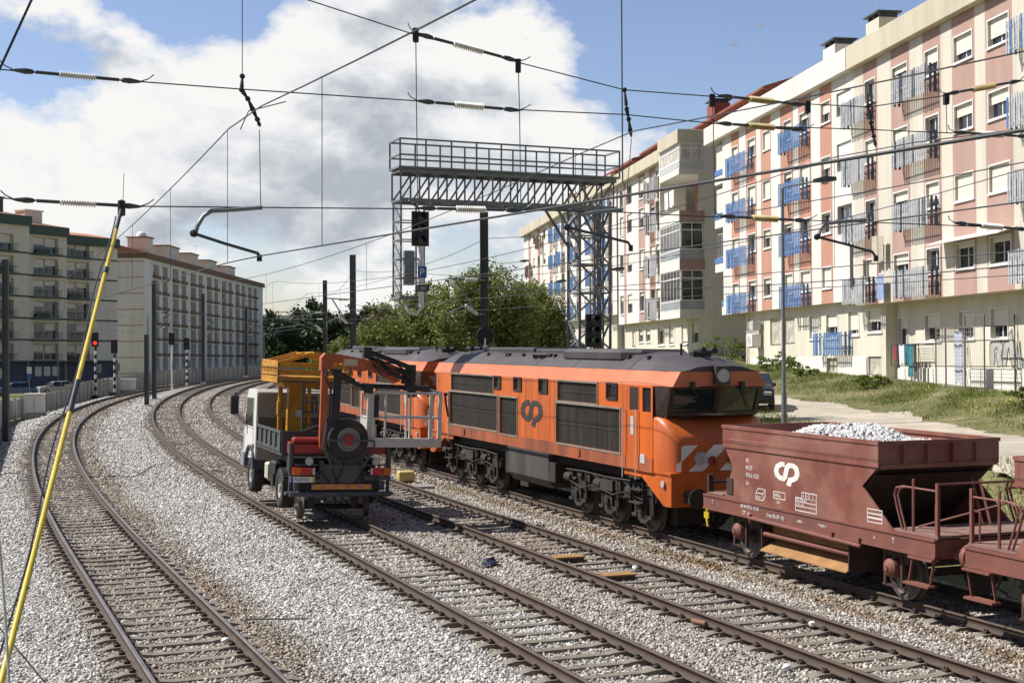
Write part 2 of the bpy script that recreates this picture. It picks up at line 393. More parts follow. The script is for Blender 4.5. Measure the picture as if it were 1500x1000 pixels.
for Y in yy:
    for e in ee:
        w_e = max(0, 1 - min(e - 4.7, 8.9 - e) / .8); q = e + w_e * (.35 * math.sin(Y * .37 + e) + .22 * math.sin(Y * 1.13) + .14 * math.sin(Y * 2.9 + 1) + .10 * math.sin(Y * 6.1))
        v.append((26.5 - .158 * Y - q / .987, Y, 0))
v = np.array(v); v[:, 2] = terrain(v[:, 0], v[:, 1]) + .03; n = len(ee)
i = (np.arange(len(yy) - 1)[:, None] * n + np.arange(n - 1)[None]).ravel()
tag(np_mesh('gravel_road', v, np.stack([i, i + n, i + n + 1, i + 1], 1), MT['road']), kind='structure')
hv = []; hf = []
MT['hill'] = mat('wooded_hillside', (.035, .055, .022), .95, 0, .5, .05, .5, bscale=.4)
hx = np.linspace(-900, 500, 90); hy = np.linspace(560, 1300, 24); X, Y = np.meshgrid(hx, hy)
Z = (15 * np.exp(-((X + 60) / 190) ** 2) + 12 * np.exp(-((X + 330) / 160) ** 2) + 8 + 4 * wob(X, Y, .03)) * smooth(560, 760, Y) - 3
i = (np.arange(23)[:, None] * 90 + np.arange(89)[None]).ravel()
hill = np_mesh('hill', np.stack([X.ravel(), Y.ravel(), Z.ravel()], 1), np.stack([i, i + 1, i + 91, i + 90], 1), MT['hill']); hill.data.shade_smooth(); tag(hill, kind='structure')

# ------------------------------------------------------------------ ballast
def ballast_mat(name, per_stone):
    m = bpy.data.materials.new(name); m.use_nodes = True; t = m.node_tree; b = t.nodes['Principled BSDF']
    g = t.nodes.new('ShaderNodeNewGeometry'); at = nn(t, 'ShaderNodeAttribute', attribute_name='rust')
    if per_stone: fac = g.outputs['Random Per Island']; second = fac
    else:
        vo = nn(t, 'ShaderNodeTexVoronoi', i_Scale=17.0); t.links.new(g.outputs['Position'], vo.inputs['Vector'])
        sp = t.nodes.new('ShaderNodeSeparateColor'); t.links.new(vo.outputs['Color'], sp.inputs[0]); fac = sp.outputs[0]
        bp = nn(t, 'ShaderNodeBump', i_Strength=1.0, i_Distance=.05); bp.invert = True
        t.links.new(vo.outputs['Distance'], bp.inputs['Height']); t.links.new(bp.outputs[0], b.inputs['Normal'])
    grey = ramp(t, [(0, (.14, .132, .12)), (.2, (.33, .315, .29)), (.55, (.50, .485, .455)), (.88, (.66, .645, .61)), (1, (.74, .725, .70))], fac)
    brown = ramp(t, [(0, (.065, .040, .022)), (.35, (.165, .103, .054)), (.75, (.29, .20, .12)), (1, (.46, .39, .30))], fac)
    nz = nn(t, 'ShaderNodeTexNoise', i_Scale=1.3, i_Detail=5.0); t.links.new(g.outputs['Position'], nz.inputs['Vector'])
    f2 = math_n(t, 'ADD', at.outputs['Fac'], math_n(t, 'MULTIPLY', math_n(t, 'SUBTRACT', nz.outputs[0], .5), .5), True)
    col = mix_rgb(t, f2, grey.outputs[0], brown.outputs[0])
    if not per_stone: col = mix_rgb(t, 1.0, col, (.68, .65, .61), 'MULTIPLY')  # darker bed: dirt under the stones, with the shade of the gaps coloured in
    t.links.new(col, b.inputs['Base Color']); b.inputs['Roughness'].default_value = .95; b.inputs['Specular IOR Level'].default_value = .2
    return m
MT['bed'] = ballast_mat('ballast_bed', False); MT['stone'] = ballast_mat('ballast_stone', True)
ss = np.arange(4, 300, .6); dd = np.arange(-12.4, 12.2, .25)
S_, D_ = np.meshgrid(ss, dd, indexing='ij')
px = np.interp(S_, PATH2[:, 3], PATH2[:, 0]); py = np.interp(S_, PATH2[:, 3], PATH2[:, 1]); th = np.interp(S_, PATH2[:, 3], PATH2[:, 2])
BX = px + D_ * np.cos(th); BY = py + D_ * np.sin(th)
BZ = bed_z(BX, BY); n = len(dd); i = (np.arange(len(ss) - 1)[:, None] * n + np.arange(n - 1)[None]).ravel()
f = np.stack([i, i + 1, i + n + 1, i + n], 1); v = np.stack([BX.ravel(), BY.ravel(), BZ], 1)
cen = v[f].mean(1); k1 = lateral(PATH1, cen[:, 0], cen[:, 1])[0]; k4 = lateral(PATH4, cen[:, 0], cen[:, 1])[0]
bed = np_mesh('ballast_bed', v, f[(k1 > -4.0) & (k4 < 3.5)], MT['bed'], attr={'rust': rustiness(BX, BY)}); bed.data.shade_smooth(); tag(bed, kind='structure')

SLEEP = .62
def scatter(y0, y1, dens, rmin, rmax, fade=0):
    area = .39 * (y1 * y1 - y0 * y0) * 1.08; n = int(area * dens)
    Y = np.sqrt(rng.uniform(y0 * y0, y1 * y1, n)); X = rng.uniform(-.405, .405, n) * Y
    O = [lateral(p, X, Y) for p in PATHS]
    ok = (O[0][0] > -4.3) & (O[3][0] < 2.2)
    for o, s in O:
        ok &= np.abs(np.abs(o) - .87) > .10
        ins = (np.abs(o) < 1.33) & (np.abs(((s / SLEEP) + .5) % 1 - .5) * SLEEP < np.where(np.abs(o) > .55, .12, .105))
        ok &= ~(ins & (rng.uniform(0, 1, n) < np.where(np.abs(o) > 1.05, .72, .92)))
    X, Y = X[ok], Y[ok]; r = rmin + (rmax - rmin) * rng.uniform(0, 1, len(X)) ** 1.6 * 1.25; Z = bed_z(X, Y) + r * rng.uniform(-.15, .45, len(X))
    for o, s in O:
        Z += np.where(np.abs(o[ok]) < 1.0, -.004, 0)
    return X, Y, Z, r
parts = [scatter(15, 30, 520, .019, .042), scatter(30, 46, 330, .022, .046), scatter(46, 75, 110, .032, .06), scatter(75, 125, 42, .045, .085)]
X, Y, Z, r = (np.concatenate(a) for a in zip(*parts)); n = len(X)
oct_v = np.array([(1, 0, 0), (-1, 0, 0), (0, 1, 0), (0, -1, 0), (0, 0, 1), (0, 0, -1)], float)
oct_f = np.array([(0, 2, 4), (2, 1, 4), (1, 3, 4), (3, 0, 4), (2, 0, 5), (1, 2, 5), (3, 1, 5), (0, 3, 5)])
def stones(name, X, Y, Z, r, m, rust):
    n = len(X); q = rng.normal(size=(n, 4)); q /= np.linalg.norm(q, axis=1)[:, None]; w, x, y, z = q.T
    Rm = np.stack([1 - 2 * (y * y + z * z), 2 * (x * y - w * z), 2 * (x * z + w * y), 2 * (x * y + w * z), 1 - 2 * (x * x + z * z), 2 * (y * z - w * x), 2 * (x * z - w * y), 2 * (y * z + w * x), 1 - 2 * (x * x + y * y)], 1).reshape(n, 3, 3)
    lv = oct_v[None] * rng.uniform(.65, 1.25, (n, 6, 1)) + rng.normal(0, .16, (n, 6, 3)); lv *= (rng.uniform(.6, 1.2, (n, 1, 3)))
    v = np.einsum('nij,nkj->nki', Rm, lv) * r[:, None, None] + np.stack([X, Y, Z], 1)[:, None]
    f = (oct_f[None] + 6 * np.arange(n)[:, None, None]).reshape(-1, 3)
    return np_mesh(name, v.reshape(-1, 3), f, m, attr={'rust': np.repeat(rust, 6)})
tag(stones('ballast_stones', X, Y, Z, r, MT['stone'], rustiness(X, Y)), 'loose grey and rust stained crushed stone between the rails', 'ballast', kind='stuff')

# ------------------------------------------------------------------ rails and sleepers
MT['rail'] = mat('rusty_rail_side', (.06, .038, .026), .8, 0, .25, 3, dirt=(.115, .078, .05), dirt_amt=.5)
MT['head'] = mat('worn_rail_head', (.23, .195, .17), .38, .6, .25, 2)
MT['headr'] = mat('brown_rail_head', (.125, .088, .066), .5, .3, .2, 2)
MT['sleeper'] = mat('weathered_concrete_sleeper', (.215, .185, .15), .9, 0, .25, 6, .3, dirt=(.10, .068, .045), dirt_amt=.6)
MT['clip'] = mat('rusty_clip', (.055, .037, .028), .8, 0, .3, 20)
SEC = [(-.07, -.172), (-.07, -.158), (-.012, -.14), (-.01, -.045), (-.036, -.034), (-.036, -.008), (-.026, 0), (.026, 0), (.036, -.008), (.036, -.034), (.01, -.045), (.012, -.14), (.07, -.158), (.07, -.172)]
def rail(p, off, s0, s1, parent, head):
    st = np.arange(s0, s1, 1.0); k = len(SEC); v = []
    for s in st:
        x, y, t = on(p, s); c, sn = math.cos(t), math.sin(t)
        for a, z in SEC: v.append((x + (off + a) * c, y + (off + a) * sn, z))
    i = np.arange(len(st) - 1); f = np.stack([np.stack([i * k + j, i * k + (j + 1) % k, (i + 1) * k + (j + 1) % k, (i + 1) * k + j], 1) for j in range(k)], 1)
    o = np_mesh('rail', np.array(v), f.reshape(-1, 4), [MT['rail'], head], parent)
    mi = np.tile(np.array([1 if j in (5, 6, 7) else 0 for j in range(k)], dtype=np.int32), len(i)); o.data.polygons.foreach_set('material_index', mi)
    return o
def sleeper_mb(mb):
    prof = [(-1.3, .16, .10), (-1.1, .18, .15), (-.72, .18, .15), (-.5, .155, .118), (.5, .155, .118), (.72, .18, .15), (1.1, .18, .15), (1.3, .16, .10)]
    secs = [[(x, -.145, -.33), (x, .145, -.33), (x, h * .58, -.33 + .155 * (z / .15)), (x, -h * .58, -.33 + .155 * (z / .15))] for x, h, z in prof]
    return mb.loft(secs)
SL_ME = sleeper_mb(MB()).build('sleeper', MT['sleeper']); SL_D = SL_ME.data; bpy.data.objects.remove(SL_ME)
cb = MB()
cb.box(.06, .16, -.05, .05, -.175, -.135); cb.tube([(.10, -.05, -.15), (.12, -.03, -.10), (.12, .03, -.10), (.08, .05, -.15)], .013, 5)
CL = cb.build('rail_clip', MT['clip']); CL_D = CL.data; bpy.data.objects.remove(CL)
names = ['curving railway track furthest left under the yellow pole, with polished rails',
         'railway track that the crane truck stands on, bright ballast on its left',
         'empty railway track between the truck and the locomotives, two yellow plates between its rails',
         'railway track under the orange locomotives and red wagons']
for k, p in enumerate(PATHS):
    s0 = {0: 13, 1: 15, 2: 17, 3: 20}[k]
    t = thing('railway_track', names[k], 'track', (0, 0, 0), group='parallel railway tracks')
    for off in (-.87, .87): rail(p, off, 2, 326, t, MT['head'] if k == 0 else MT['headr'])
    i0 = int(s0 / SLEEP) + 1; mb = MB(); cnt = 0
    for i in range(i0, int(230 / SLEEP)):
        x, y, a = on(p, i * SLEEP); a += random.uniform(-.012, .012)
        if cnt < 95:
            o = inst(SL_D, 'sleeper', t, (x, y, random.uniform(-.008, .004)), (0, 0, a))
            if cnt < 48:
                for off in (-.87, .87):
                    for rr in (0, math.pi): inst(CL_D, 'rail_clip', o, (off, 0, 0), (0, 0, rr))
        else:
            mb.at(Matrix.Translation((x, y, 0)) @ Matrix.Rotation(a, 4, 'Z')); sleeper_mb(mb)
        cnt += 1
    tag(mb.build('sleepers', MT['sleeper'], t), kind='stuff')
# ------------------------------------------------------------------ apartment blocks on the right
UP = Vector((-.006, .0128, 1)).normalized()                        # true vertical: the railway climbs gently away from the camera
def level(loc, xdir):
    X = Vector(xdir); X = (X - UP * X.dot(UP)).normalized(); Y = UP.cross(X)
    M = Matrix((X, Y, UP)).transposed().to_4x4(); M.translation = Vector(loc); return M
def upright(loc, rz=0): return level(loc, (math.cos(rz), math.sin(rz), 0))
def wallmat(name, c, **k): return mat(name, c, .85, 0, .07, 1.2, .12, dirt=tuple(x * .62 for x in c), dirt_amt=k.pop('amt', .35), streak=True, bscale=40, dscale=.8, **k)
MT['cream'] = wallmat('cream_render', (.62, .575, .48), amt=.5); MT['ivory'] = wallmat('ivory_render', (.72, .695, .63), amt=.45); MT['pink'] = wallmat('pink_render', (.44, .285, .235), amt=.35)
MT['orange_r'] = wallmat('orange_render', (.50, .26, .185), amt=.3); MT['gfyellow'] = wallmat('pale_yellow_render', (.67, .625, .505), amt=.5); MT['dado'] = wallmat('white_render', (.76, .72, .65))
MT['cornice'] = wallmat('stained_cornice', (.56, .50, .38), amt=.6); MT['brick'] = wallmat('dark_red_render', (.26, .085, .07)); MT['tile'] = mat('roof_tile', (.24, .085, .058), .85, 0, .3, 3, .4)
MT['shut'] = mat('roller_shutter', (.72, .69, .60), .55, 0, .06, 6); MT['frame'] = mat('aluminium_frame', (.55, .55, .54), .4, .1, .1, 5)
MT['reveal'] = wallmat('window_reveal', (.62, .56, .46)); MT['soffit'] = wallmat('soffit_render', (.60, .54, .42))
MT['slatb'] = mat('blue_slat', (.075, .18, .40), .6, 0, .3, 3, dirt=(.24, .32, .45), dirt_amt=.3); MT['slatw'] = mat('faded_slat', (.46, .47, .48), .7, 0, .18, 3, dirt=(.14, .18, .27), dirt_amt=.45)
MT['slatd'] = mat('navy_slat', (.045, .06, .10), .6, 0, .2, 3); MT['slatr'] = mat('brown_slat', (.13, .06, .05), .7, 0, .25, 3); MT['curtain'] = mat('curtain', (.52, .48, .40), .35, 0, .35, 2.5); MT['bayg'] = mat('bay_glass', (.085, .08, .07), .1, 0, .8, 1.2)

def wall_holes(mb, x0, x1, z0, z1, holes, y=0, depth=.2, mi=0, rev=None):
    "a wall face at y with real openings; mi may be a function of (x, z)"
    X = sorted({x0, x1, *[h[0] for h in holes], *[h[1] for h in holes]}); X = [x for x in X if x0 <= x <= x1]
    Z = sorted({z0, z1, *[h[2] for h in holes], *[h[3] for h in holes]}); Z = [z for z in Z if z0 <= z <= z1]
    if callable(mi):
        X = sorted(set(X) | {b for b in mi.breaks if x0 < b < x1})
    for a, b in zip(X, X[1:]):
        for c, d in zip(Z, Z[1:]):
            xm, zm = (a + b) / 2, (c + d) / 2
            if any(h[0] < xm < h[1] and h[2] < zm < h[3] for h in holes): continue
            mb._add([(a, y, c), (b, y, c), (b, y, d), (a, y, d)], [(0, 1, 2, 3)], mi(xm, zm) if callable(mi) else mi)
    for a, b, c, d in holes:
        mb._add([(a, y, c), (b, y, c), (b, y, d), (a, y, d), (a, y + depth, c), (b, y + depth, c), (b, y + depth, d), (a, y + depth, d)],
                [(0, 4, 5, 1), (1, 5, 6, 2), (2, 6, 7, 3), (3, 7, 4, 0)], rev or 0)
WC = {}
def window(parent, x0, x1, z0, z1, y=0, drop=.5, panes=2, shutter='shut', surround=True):
    "frame with panes and a roller shutter let down by part of its height; sub-parts"
    w, h = x1 - x0, z1 - z0; key = (round(w, 1), round(h, 1), panes, surround); sw, sh = w / key[0], h / key[1]
    if key not in WC:
        w, h = key[0], key[1]; fm = MB(); d = .15
        if surround:
            for a, b, c, e in ((-.06, 0, -.06, h + .06), (w, w + .06, -.06, h + .06), (0, w, h, h + .06)): fm.box(a, b, -.03, .02, c, e)
            fm.box(-.1, w + .1, -.07, .02, -.11, -.06); fm.box(0, w, -.03, .02, -.06, 0)
        for a, b in [(0, .05), (w - .05, w)] + [(w * k / panes - .03, w * k / panes + .03) for k in range(1, panes)]: fm.box(a, b, d, d + .05, 0, h)
        fm.box(.05, w - .05, d + .002, d + .048, 0, .06); fm.box(.05, w - .05, d + .002, d + .048, h - .05, h)
        f = fm.build('window', MT['white'] if surround else MT['frame']); WC[key] = [f.data]
        g = MB().box(.03, w - .03, d + .018, d + .032, .03, h - .03).build('pane', MT['glass']); WC[key].append(g.data)
        bpy.data.objects.remove(f); bpy.data.objects.remove(g)
    f = inst(WC[key][0], 'window', parent, (x0, y, z0)); f.scale = (sw, 1, sh)
    inst(WC[key][1], 'pane', f)
    if drop > .03:
        k2 = ('s', key[0], key[1], round(drop, 1), shutter)
        if k2 not in WC:
            s = MB(); n = max(2, int(key[1] * drop / .09))
            for i in range(n):
                zt = key[1] - i * (key[1] * drop / n); zb = key[1] - (i + 1) * (key[1] * drop / n)
                s.box(.04, key[0] - .04, .085, .10, zb + .006, zt)
            s.box(.045, key[0] - .045, .092, .104, key[1] * (1 - drop) + .01, key[1] - .01)
            o = s.build('roller_shutter', MT[shutter]); WC[k2] = o.data; bpy.data.objects.remove(o)
        inst(WC[k2], 'roller_shutter', f)
    return f
def rack(parent, x0, x1, z0, z1, y=0, d=.52, m='slatb', gaps=(), side='slatd', pitch=.15):
    "a drying screen of upright slats hung out from the wall below a kitchen window"
    r = random.Random(int(x0 * 100 + z0 * 10)); mb = MB(); x = x0
    for z in (z0 + .18, z1 - .18): mb.box(x0, x1, y - d + .02, y - d + .05, z - .03, z + .03, 2)
    for xx in (x0 + .02, x1 - .05):
        for z in (z0 + .18, z1 - .18): mb.box(xx, xx + .03, y - d + .05, y, z - .025, z + .025, 2)
    pw = .095 if m == 'slatw' else .135; pitch = .17 if m == 'slatw' else .235
    while x < x1 - .05:
        if not any(a < (x - x0) / (x1 - x0) < b for a, b in gaps): mb.box(x, x + pw, y - d, y - d + .02, z0 + r.uniform(-.03, .02), z1 + r.uniform(-.03, .03), 0 if r.random() < .88 else 1)
        x += pitch
    for xx in (x1 - .005, x0 - .02):
        for k in range(2): mb.box(xx, xx + .022, y - d + .14 + k * .2, y - d + .25 + k * .2, z0, z1, 1)
    for k in range(5):                                                # lines to hang washing on
        mb.tube([(x0, y - .08 - .09 * k, z1 - .22), (x1, y - .08 - .09 * k, z1 - .22)], .006, 4, 2)
    return mb.build('drying_rack', [MT[m], MT[side], MT['frame']], parent)
def bands(pairs, a, b):
    f = lambda x, z: b if any(p < x < q for p, q in pairs) else a
    f.breaks = [v for p in pairs for v in p]; return f
def washing(loc_m, x, y, z, w, h, m, label, cat='laundry'):
    mb = MB(); n = 7; secs = []
    for k in range(n):
        u = k / (n - 1); yy = .03 * math.sin(u * 9 + x); secs.append([(x + w * u, y + yy, z), (x + w * u, y + yy + .012, z), (x + w * u, y + .5 * yy + .03, z - h * (1 + .05 * math.sin(u * 7 + z))), (x + w * u, y + .5 * yy + .012, z - h * (1 + .05 * math.sin(u * 7 + z)))])
    o = mb.loft(secs).build('hanging_laundry', m, smooth=60); o.matrix_world = loc_m; return tag(o, label, cat, 'washing hung out to dry')
XF = (.156, -.988, 0)
FLOOR = [1.15, 4.26, 7.0, 9.8, 12.58]                                # sill heights
BM = level((16.4, 63.8, 3.35), XF)

# --- cream and pink block nearest
b1 = thing('apartment_building', 'cream apartment block with pink window bands and grey drying racks, nearest on the right', 'apartment building', group='apartment blocks right of the railway', mat=BM)
cols = [(1.35, 2.45), (4.3, 5.75), (7.45, 8.6), (9.98, 11.45), (12.7, 14.2), (17.2, 18.6), (20.2, 21.6)]
pink = [(1.12, 2.68), (4.1, 5.95), (7.2, 8.82), (9.78, 11.65), (12.45, 14.45), (17, 18.8), (20, 21.8)]
mb = MB(); holes = [(a, b, z, z + (1.0 if j else 1.0)) for a, b in cols for z in FLOOR[1:] for j in (0,)]
wall_holes(mb, 0, 24, 3.2, 14.45, holes, mi=bands(pink, 0, 1), rev=2)
mb._add([(24, 0, 3.2), (24, 12, 3.2), (24, 12, 14.45), (24, 0, 14.45)], [(0, 1, 2, 3)], 0); mb._add([(0, .01, 3.2), (24, .01, 3.2), (24, 12, 3.2), (0, 12, 3.2)], [(0, 1, 2, 3)], 3)
mb._add([(0, 12, -2), (24, 12, -2), (24, 12, 14.4), (0, 12, 14.4)], [(0, 1, 2, 3)], 0); mb._add([(.0, 0, 3.2), (.0, 12, 3.2), (.0, 12, 15.5), (.0, 0, 15.5)], [(0, 1, 2, 3)], 0)
mb.build('wall', [MT['cream'], MT['pink'], MT['reveal'], MT['soffit']], b1)
gcols = [(2.5, 3.5, .6, 2.5), (5.2, 6.6, 1.45, 2.55), (8.25, 9.5, 1.5, 2.58), (10.85, 12.15, 1.45, 2.6), (15.2, 16.5, 1.45, 2.6)]
mb = MB(); wall_holes(mb, 2.35, 24, .25, 3.2, gcols, y=1.0, mi=0, rev=0)
wall_holes(mb, 0, 2.35, -2.2, 3.2, [(.4, 1.9, 1.95, 2.95), (.4, 1.85, -.1, .78)], y=.45, mi=0, rev=0)
mb._add([(2.35, .45, -2.2), (2.35, 1.0, -2.2), (2.35, 1.0, 3.2), (2.35, .45, 3.2)], [(0, 1, 2, 3)], 0); mb._add([(24, 1, -2.2), (24, 12, -2.2), (24, 12, 3.2), (24, 1, 3.2)], [(0, 1, 2, 3)], 0)
mb.build('ground_floor_wall', [MT['gfyellow']], b1)
MB().box(2.36, 24, .94, 1.2, -2.2, .25, bev=.01).build('plinth', MT['dado'], b1)
MB().box(-.02, 24.3, -.35, .3, 14.45, 15.55, bev=.02).build('cornice', MT['cornice'], b1)
MB().prism([(0, 14.9), (24, 14.9), (24, 15.4), (0, 15.4)], .3, 12, 'y').build('roof', MT['soffit'], b1)
mb = MB().prism([(5.8, 15.5), (24, 15.5), (24, 17.3), (5.8, 17.3)], 2.6, 11, 'y'); mb.build('attic_wall', MT['brick'], b1)
MB().prism([(2.0, 17.35), (2.0, 17.2), (11.6, 17.2), (11.6, 17.35), (6.8, 19.0)], 5.2, 24.3, 'x').build('attic_roof', MT['tile'], b1)
DR = [[.9, .0, .62, .45, .45], [.3, .6, .95, .5, .4], [.55, .5, .35, .9, .9], [.1, .25, .6, .72, .3]]
drops = {0: [.95, .1, .95, .0], 1: [.45, .4, .8, .3], 2: [.05, .7, .1, .55], 3: [.2, 1, .45, .7], 4: [.25, 1, .45, .65], 5: [.5, .3, .6, .4], 6: [.4, .5, .6, .7]}
for c, (a, b) in enumerate(cols):
    for k, z in enumerate(FLOOR[1:]): window(b1, a, b, z, z + 1.0, drop=drops[c][k])
for (a, b, c, d), dr in zip(gcols, (.25, .5, .62, .6, .5)): window(b1, a, b, c, d, y=1.0, drop=dr)
window(b1, .4, 1.9, 1.95, 2.95, y=.45, drop=.55); window(b1, .4, 1.85, -.1, .78, y=.45, drop=.95, surround=False, shutter='curtain')
for k, z in enumerate((11.72, 8.95, 6.2, 3.3)):
    rack(b1, 5.2, 8.55, z, z + 1.2, m='slatw' if k < 2 else 'slatw'); rack(b1, -.35, 2.35, z - .05, z + 1.15, m='slatw')
    rack(b1, 14.9, 17.6, z + .1, z + 1.3, m='slatw', side='slatb')
mb = MB()                                                            # sloping awning over the two lower right windows
mb.prism([(0, 5.55), (-.75, 5.32), (-.75, 5.28), (0, 5.5)], 8.9, 14.7, 'x')
mb.build('awning', MT['shut'], b1)
# washing racks at ground floor of the block
mb = MB()
for z in (.35, 1.3): mb.tube([(3.15, .35, z), (5.85, .35, z)], .02, 5)
for x in (3.15, 4.5, 5.85):
    mb.tube([(x, .35, .35), (x, .35, 1.3)], .02, 5)
    for z in (.35, 1.3): mb.tube([(x, .35, z), (x, 1.0, z)], .02, 5)
for k in range(6): mb.tube([(3.15, .42 + .09 * k, 1.26), (5.85, .42 + .09 * k, 1.26)], .008, 4)
mb.build('drying_frame', MT['dsteel'], b1)
cl = lambda n, c: mat(n, c, .9, 0, .15, 6)
LAU = [(4.5, .36, .25, .7, (.30, .04, .05), 'short red garment hanging at the far end of the ground floor frame'), (4.78, .40, .2, 1.0, (.06, .06, .09), 'narrow dark garment hanging beside the red one at ground floor'),
       (5.05, .36, .55, .85, (.62, .62, .64), 'white cloth hanging in the middle of the ground floor frame'), (5.68, .37, .2, .9, (.05, .22, .30), 'teal cloth hanging on the ground floor frame'),
       (5.95, .38, .34, 1.35, (.04, .20, .24), 'long dark teal sheet hanging on the ground floor frame'), (6.4, .4, .18, 1.15, (.09, .06, .06), 'dark brown garment at the near end of the ground floor frame')]
for i, (x, y, w, h, c, lb) in enumerate(LAU): washing(BM, x - 1.12, y, 1.28, w, h, cl('laundry_%d' % i, c), lb)
washing(BM, .75, -.6, 6.05, .42, 2.0, cl('blanket', (.05, .045, .05)), 'dark patterned blanket hanging from a third floor drying rack')
washing(BM, 2.55, -.3, 6.25, .62, 1.25, cl('towel', (.50, .46, .36)), 'beige towel hanging beside the third floor drying rack')
washing(BM, 3.3, -.3, 6.2, .5, 1.15, cl('towel', (.44, .40, .32)), 'second beige towel, nearer one beside the third floor rack')
washing(BM, 3.05, -.3, 4.45, .75, 1.1, cl('towel', (.25, .33, .52)), 'pale blue towel hanging between two first floor drying racks')
washing(BM, 10.15, -.2, 1.75, .62, 2.1, cl('sheet', (.48, .52, .60)), 'long pale blue sheet hanging in the wire cage')
# wire cage against the ground floor
cg = thing('wire_cage', 'tall rusty frame cage with wire mesh against the cream block', 'cage', mat=BM)
mb = MB()
for x in (8.85, 9.7, 11.3, 12.8):
    for y in (-.35, .9):
        if x in (9.7, 11.3) and y > 0: continue
        mb.beam((x, y, -1.6), (x, y, 2.35 if x > 10.5 else 1.9), .045, mi=0)
for z in (-1.0, .35, 1.35, 1.9): mb.beam((8.85, -.35, z), (12.8, -.35, z), .045)
for x in (8.85, 12.8):
    for z in (.35, 1.35, 1.9): mb.beam((x, -.35, z), (x, .9, z), .04)
mb.beam((11.3, -.35, 2.35), (12.8, -.35, 2.35), .04)
mb.build('cage_frame', mat('rusty_tube', (.17, .13, .11), .7), cg)
mb = MB()
for k in range(27): mb.beam((8.88 + k * .15, -.35, -1.0), (8.88 + k * .15, -.35, 1.9), .007)
for k in range(19): mb.beam((8.85, -.35, -1.0 + k * .15), (12.8, -.35, -1.0 + k * .15), .007)
mb.build('wire_mesh', MT['frame'], cg)
# spray painted letters on the wall
gr = thing('graffiti', 'large grey and black spray painted letters low on the cream block', 'graffiti', mat=BM)
path = lambda pts: pts
mb = MB(); pl = lambda u, v, off: (10.85 + u * .95, .994 - off, .27 + v * .92)
for pts in ([(.1, .15), (.1, .9), (.5, 1.15), (.75, .9), (.6, .5), (.75, .1)], [(1.0, .1), (1.2, .9), (1.55, 1.25), (1.7, .5), (1.9, .1)], [(2.1, 1.1), (2.2, .2), (2.6, .1), (2.9, .4), (3.0, 1.1)], [(3.3, .1), (3.3, 1.1), (3.8, 1.1), (3.9, .6), (3.4, .55), (4.0, .1)]):
    mb.ribbon(pts, .46, pl, .003, 0); mb.ribbon(pts, .33, pl, .006, 1)
mb.build('lettering', [mat('graffiti_dark', (.10, .10, .11)), mat('graffiti_light', (.42, .42, .38))], gr)

# --- ivory and orange block with blue racks
b2 = thing('apartment_building', 'white apartment block with orange window bands and blue drying racks', 'apartment building', group='apartment blocks right of the railway', mat=BM)
wc = [(-18.2, -17.1), (-15.3, -14.0), (-12.65, -11.5), (-9.3, -8.15), (-6.95, -5.6), (-4.0, -2.85)]
ob = [(-18.4, -16.9), (-15.7, -13.8), (-13.1, -11.4), (-9.9, -7.95), (-7.2, -5.4), (-4.2, -2.65)]
mb = MB(); holes = [(a, b, z, z + 1.0) for a, b in wc for z in FLOOR[1:]]
encl = [(-2.1, -.25, 4.15, 5.2, .15), (-2.1, -.25, 7.25, 8.2, .75), (-2.1, -.25, 10.0, 11.4, .7), (-2.1, -.25, 12.7, 13.6, .5)]
encl = [(-2.05, -.3, 6.75, 8.15, 0), (-2.05, -.3, 9.85, 11.2, .6), (-2.05, -.3, 12.55, 13.7, .55)]
wall_holes(mb, -20.1, 0, 3.46, 14.45, holes + [e[:4] for e in encl], mi=bands(ob, 0, 1), rev=2)
mb._add([(-20.1, .02, 3.46), (0, .02, 3.46), (0, 12, 3.46), (-20.1, 12, 3.46)], [(0, 1, 2, 3)], 3)
mb._add([(-20.1, 2.6, -1), (-20.1, 12, -1), (-20.1, 12, 15), (-20.1, 2.6, 15)], [(0, 1, 2, 3)], 0)
mb._add([(-20.1, 12, -1), (0, 12, -1), (0, 12, 15), (-20.1, 12, 15)], [(0, 1, 2, 3)], 0); mb._add([(-.003, 0, 14.4), (-.003, 12, 14.4), (-.003, 12, 15.5), (-.003, 0, 15.5)], [(0, 1, 2, 3)], 0)
mb.build('wall', [MT['ivory'], MT['orange_r'], MT['reveal'], MT['soffit']], b2)
# corner balconies, three of them glazed in
for k, z in enumerate((3.46, 6.2, 9.0, 11.75)):
    mb = MB(); mb.box(-21.9 if k else -20.6, -20.1, .05, 2.6, z, z + .9, 0); mb.box(-21.9 if k else -20.6, -20.1, .02, .05, z + .55, z + .9, 1)
    mb.build('balcony_parapet', [MT['ivory'], MT['slatb']], b2)
for k, z in enumerate((7.1, 9.9, 12.65)): window(b2, -21.8, -20.2, z, z + 1.55, y=.05, drop=(0, .97, .97)[k], panes=4, surround=False)
window(b2, -20.0, -18.7, 4.3, 5.9, y=-.16, drop=0, panes=3, surround=False)
MB().box(-22.8, -.04, -.38, .3, 14.45, 15.55, bev=.02).build('cornice', MT['ivory'], b2)
MB().box(-22.8, -.04, .3, 12, 14.5, 15.2).build('roof', MT['soffit'], b2)
MB().box(-14.8, -6, 2.8, 10, 15.2, 17.0).build('attic_wall', MT['ivory'], b2)
MB().prism([(2.3, 17.1), (2.3, 16.95), (10.6, 16.95), (10.6, 17.1), (6.5, 18.3)], -15.4, -5.6, 'x').build('attic_roof', MT['tile'], b2)
for c, (a, b) in enumerate(wc):
    for k, z in enumerate(FLOOR[1:]): window(b2, a, b, z, z + 1.0, drop=[[.9, .95, .95, .95], [.3, .1, .95, .4], [.3, .45, .98, .98], [.9, .2, .3, .4], [.9, .05, .9, .35], [.95, .1, .6, .6]][c][k])
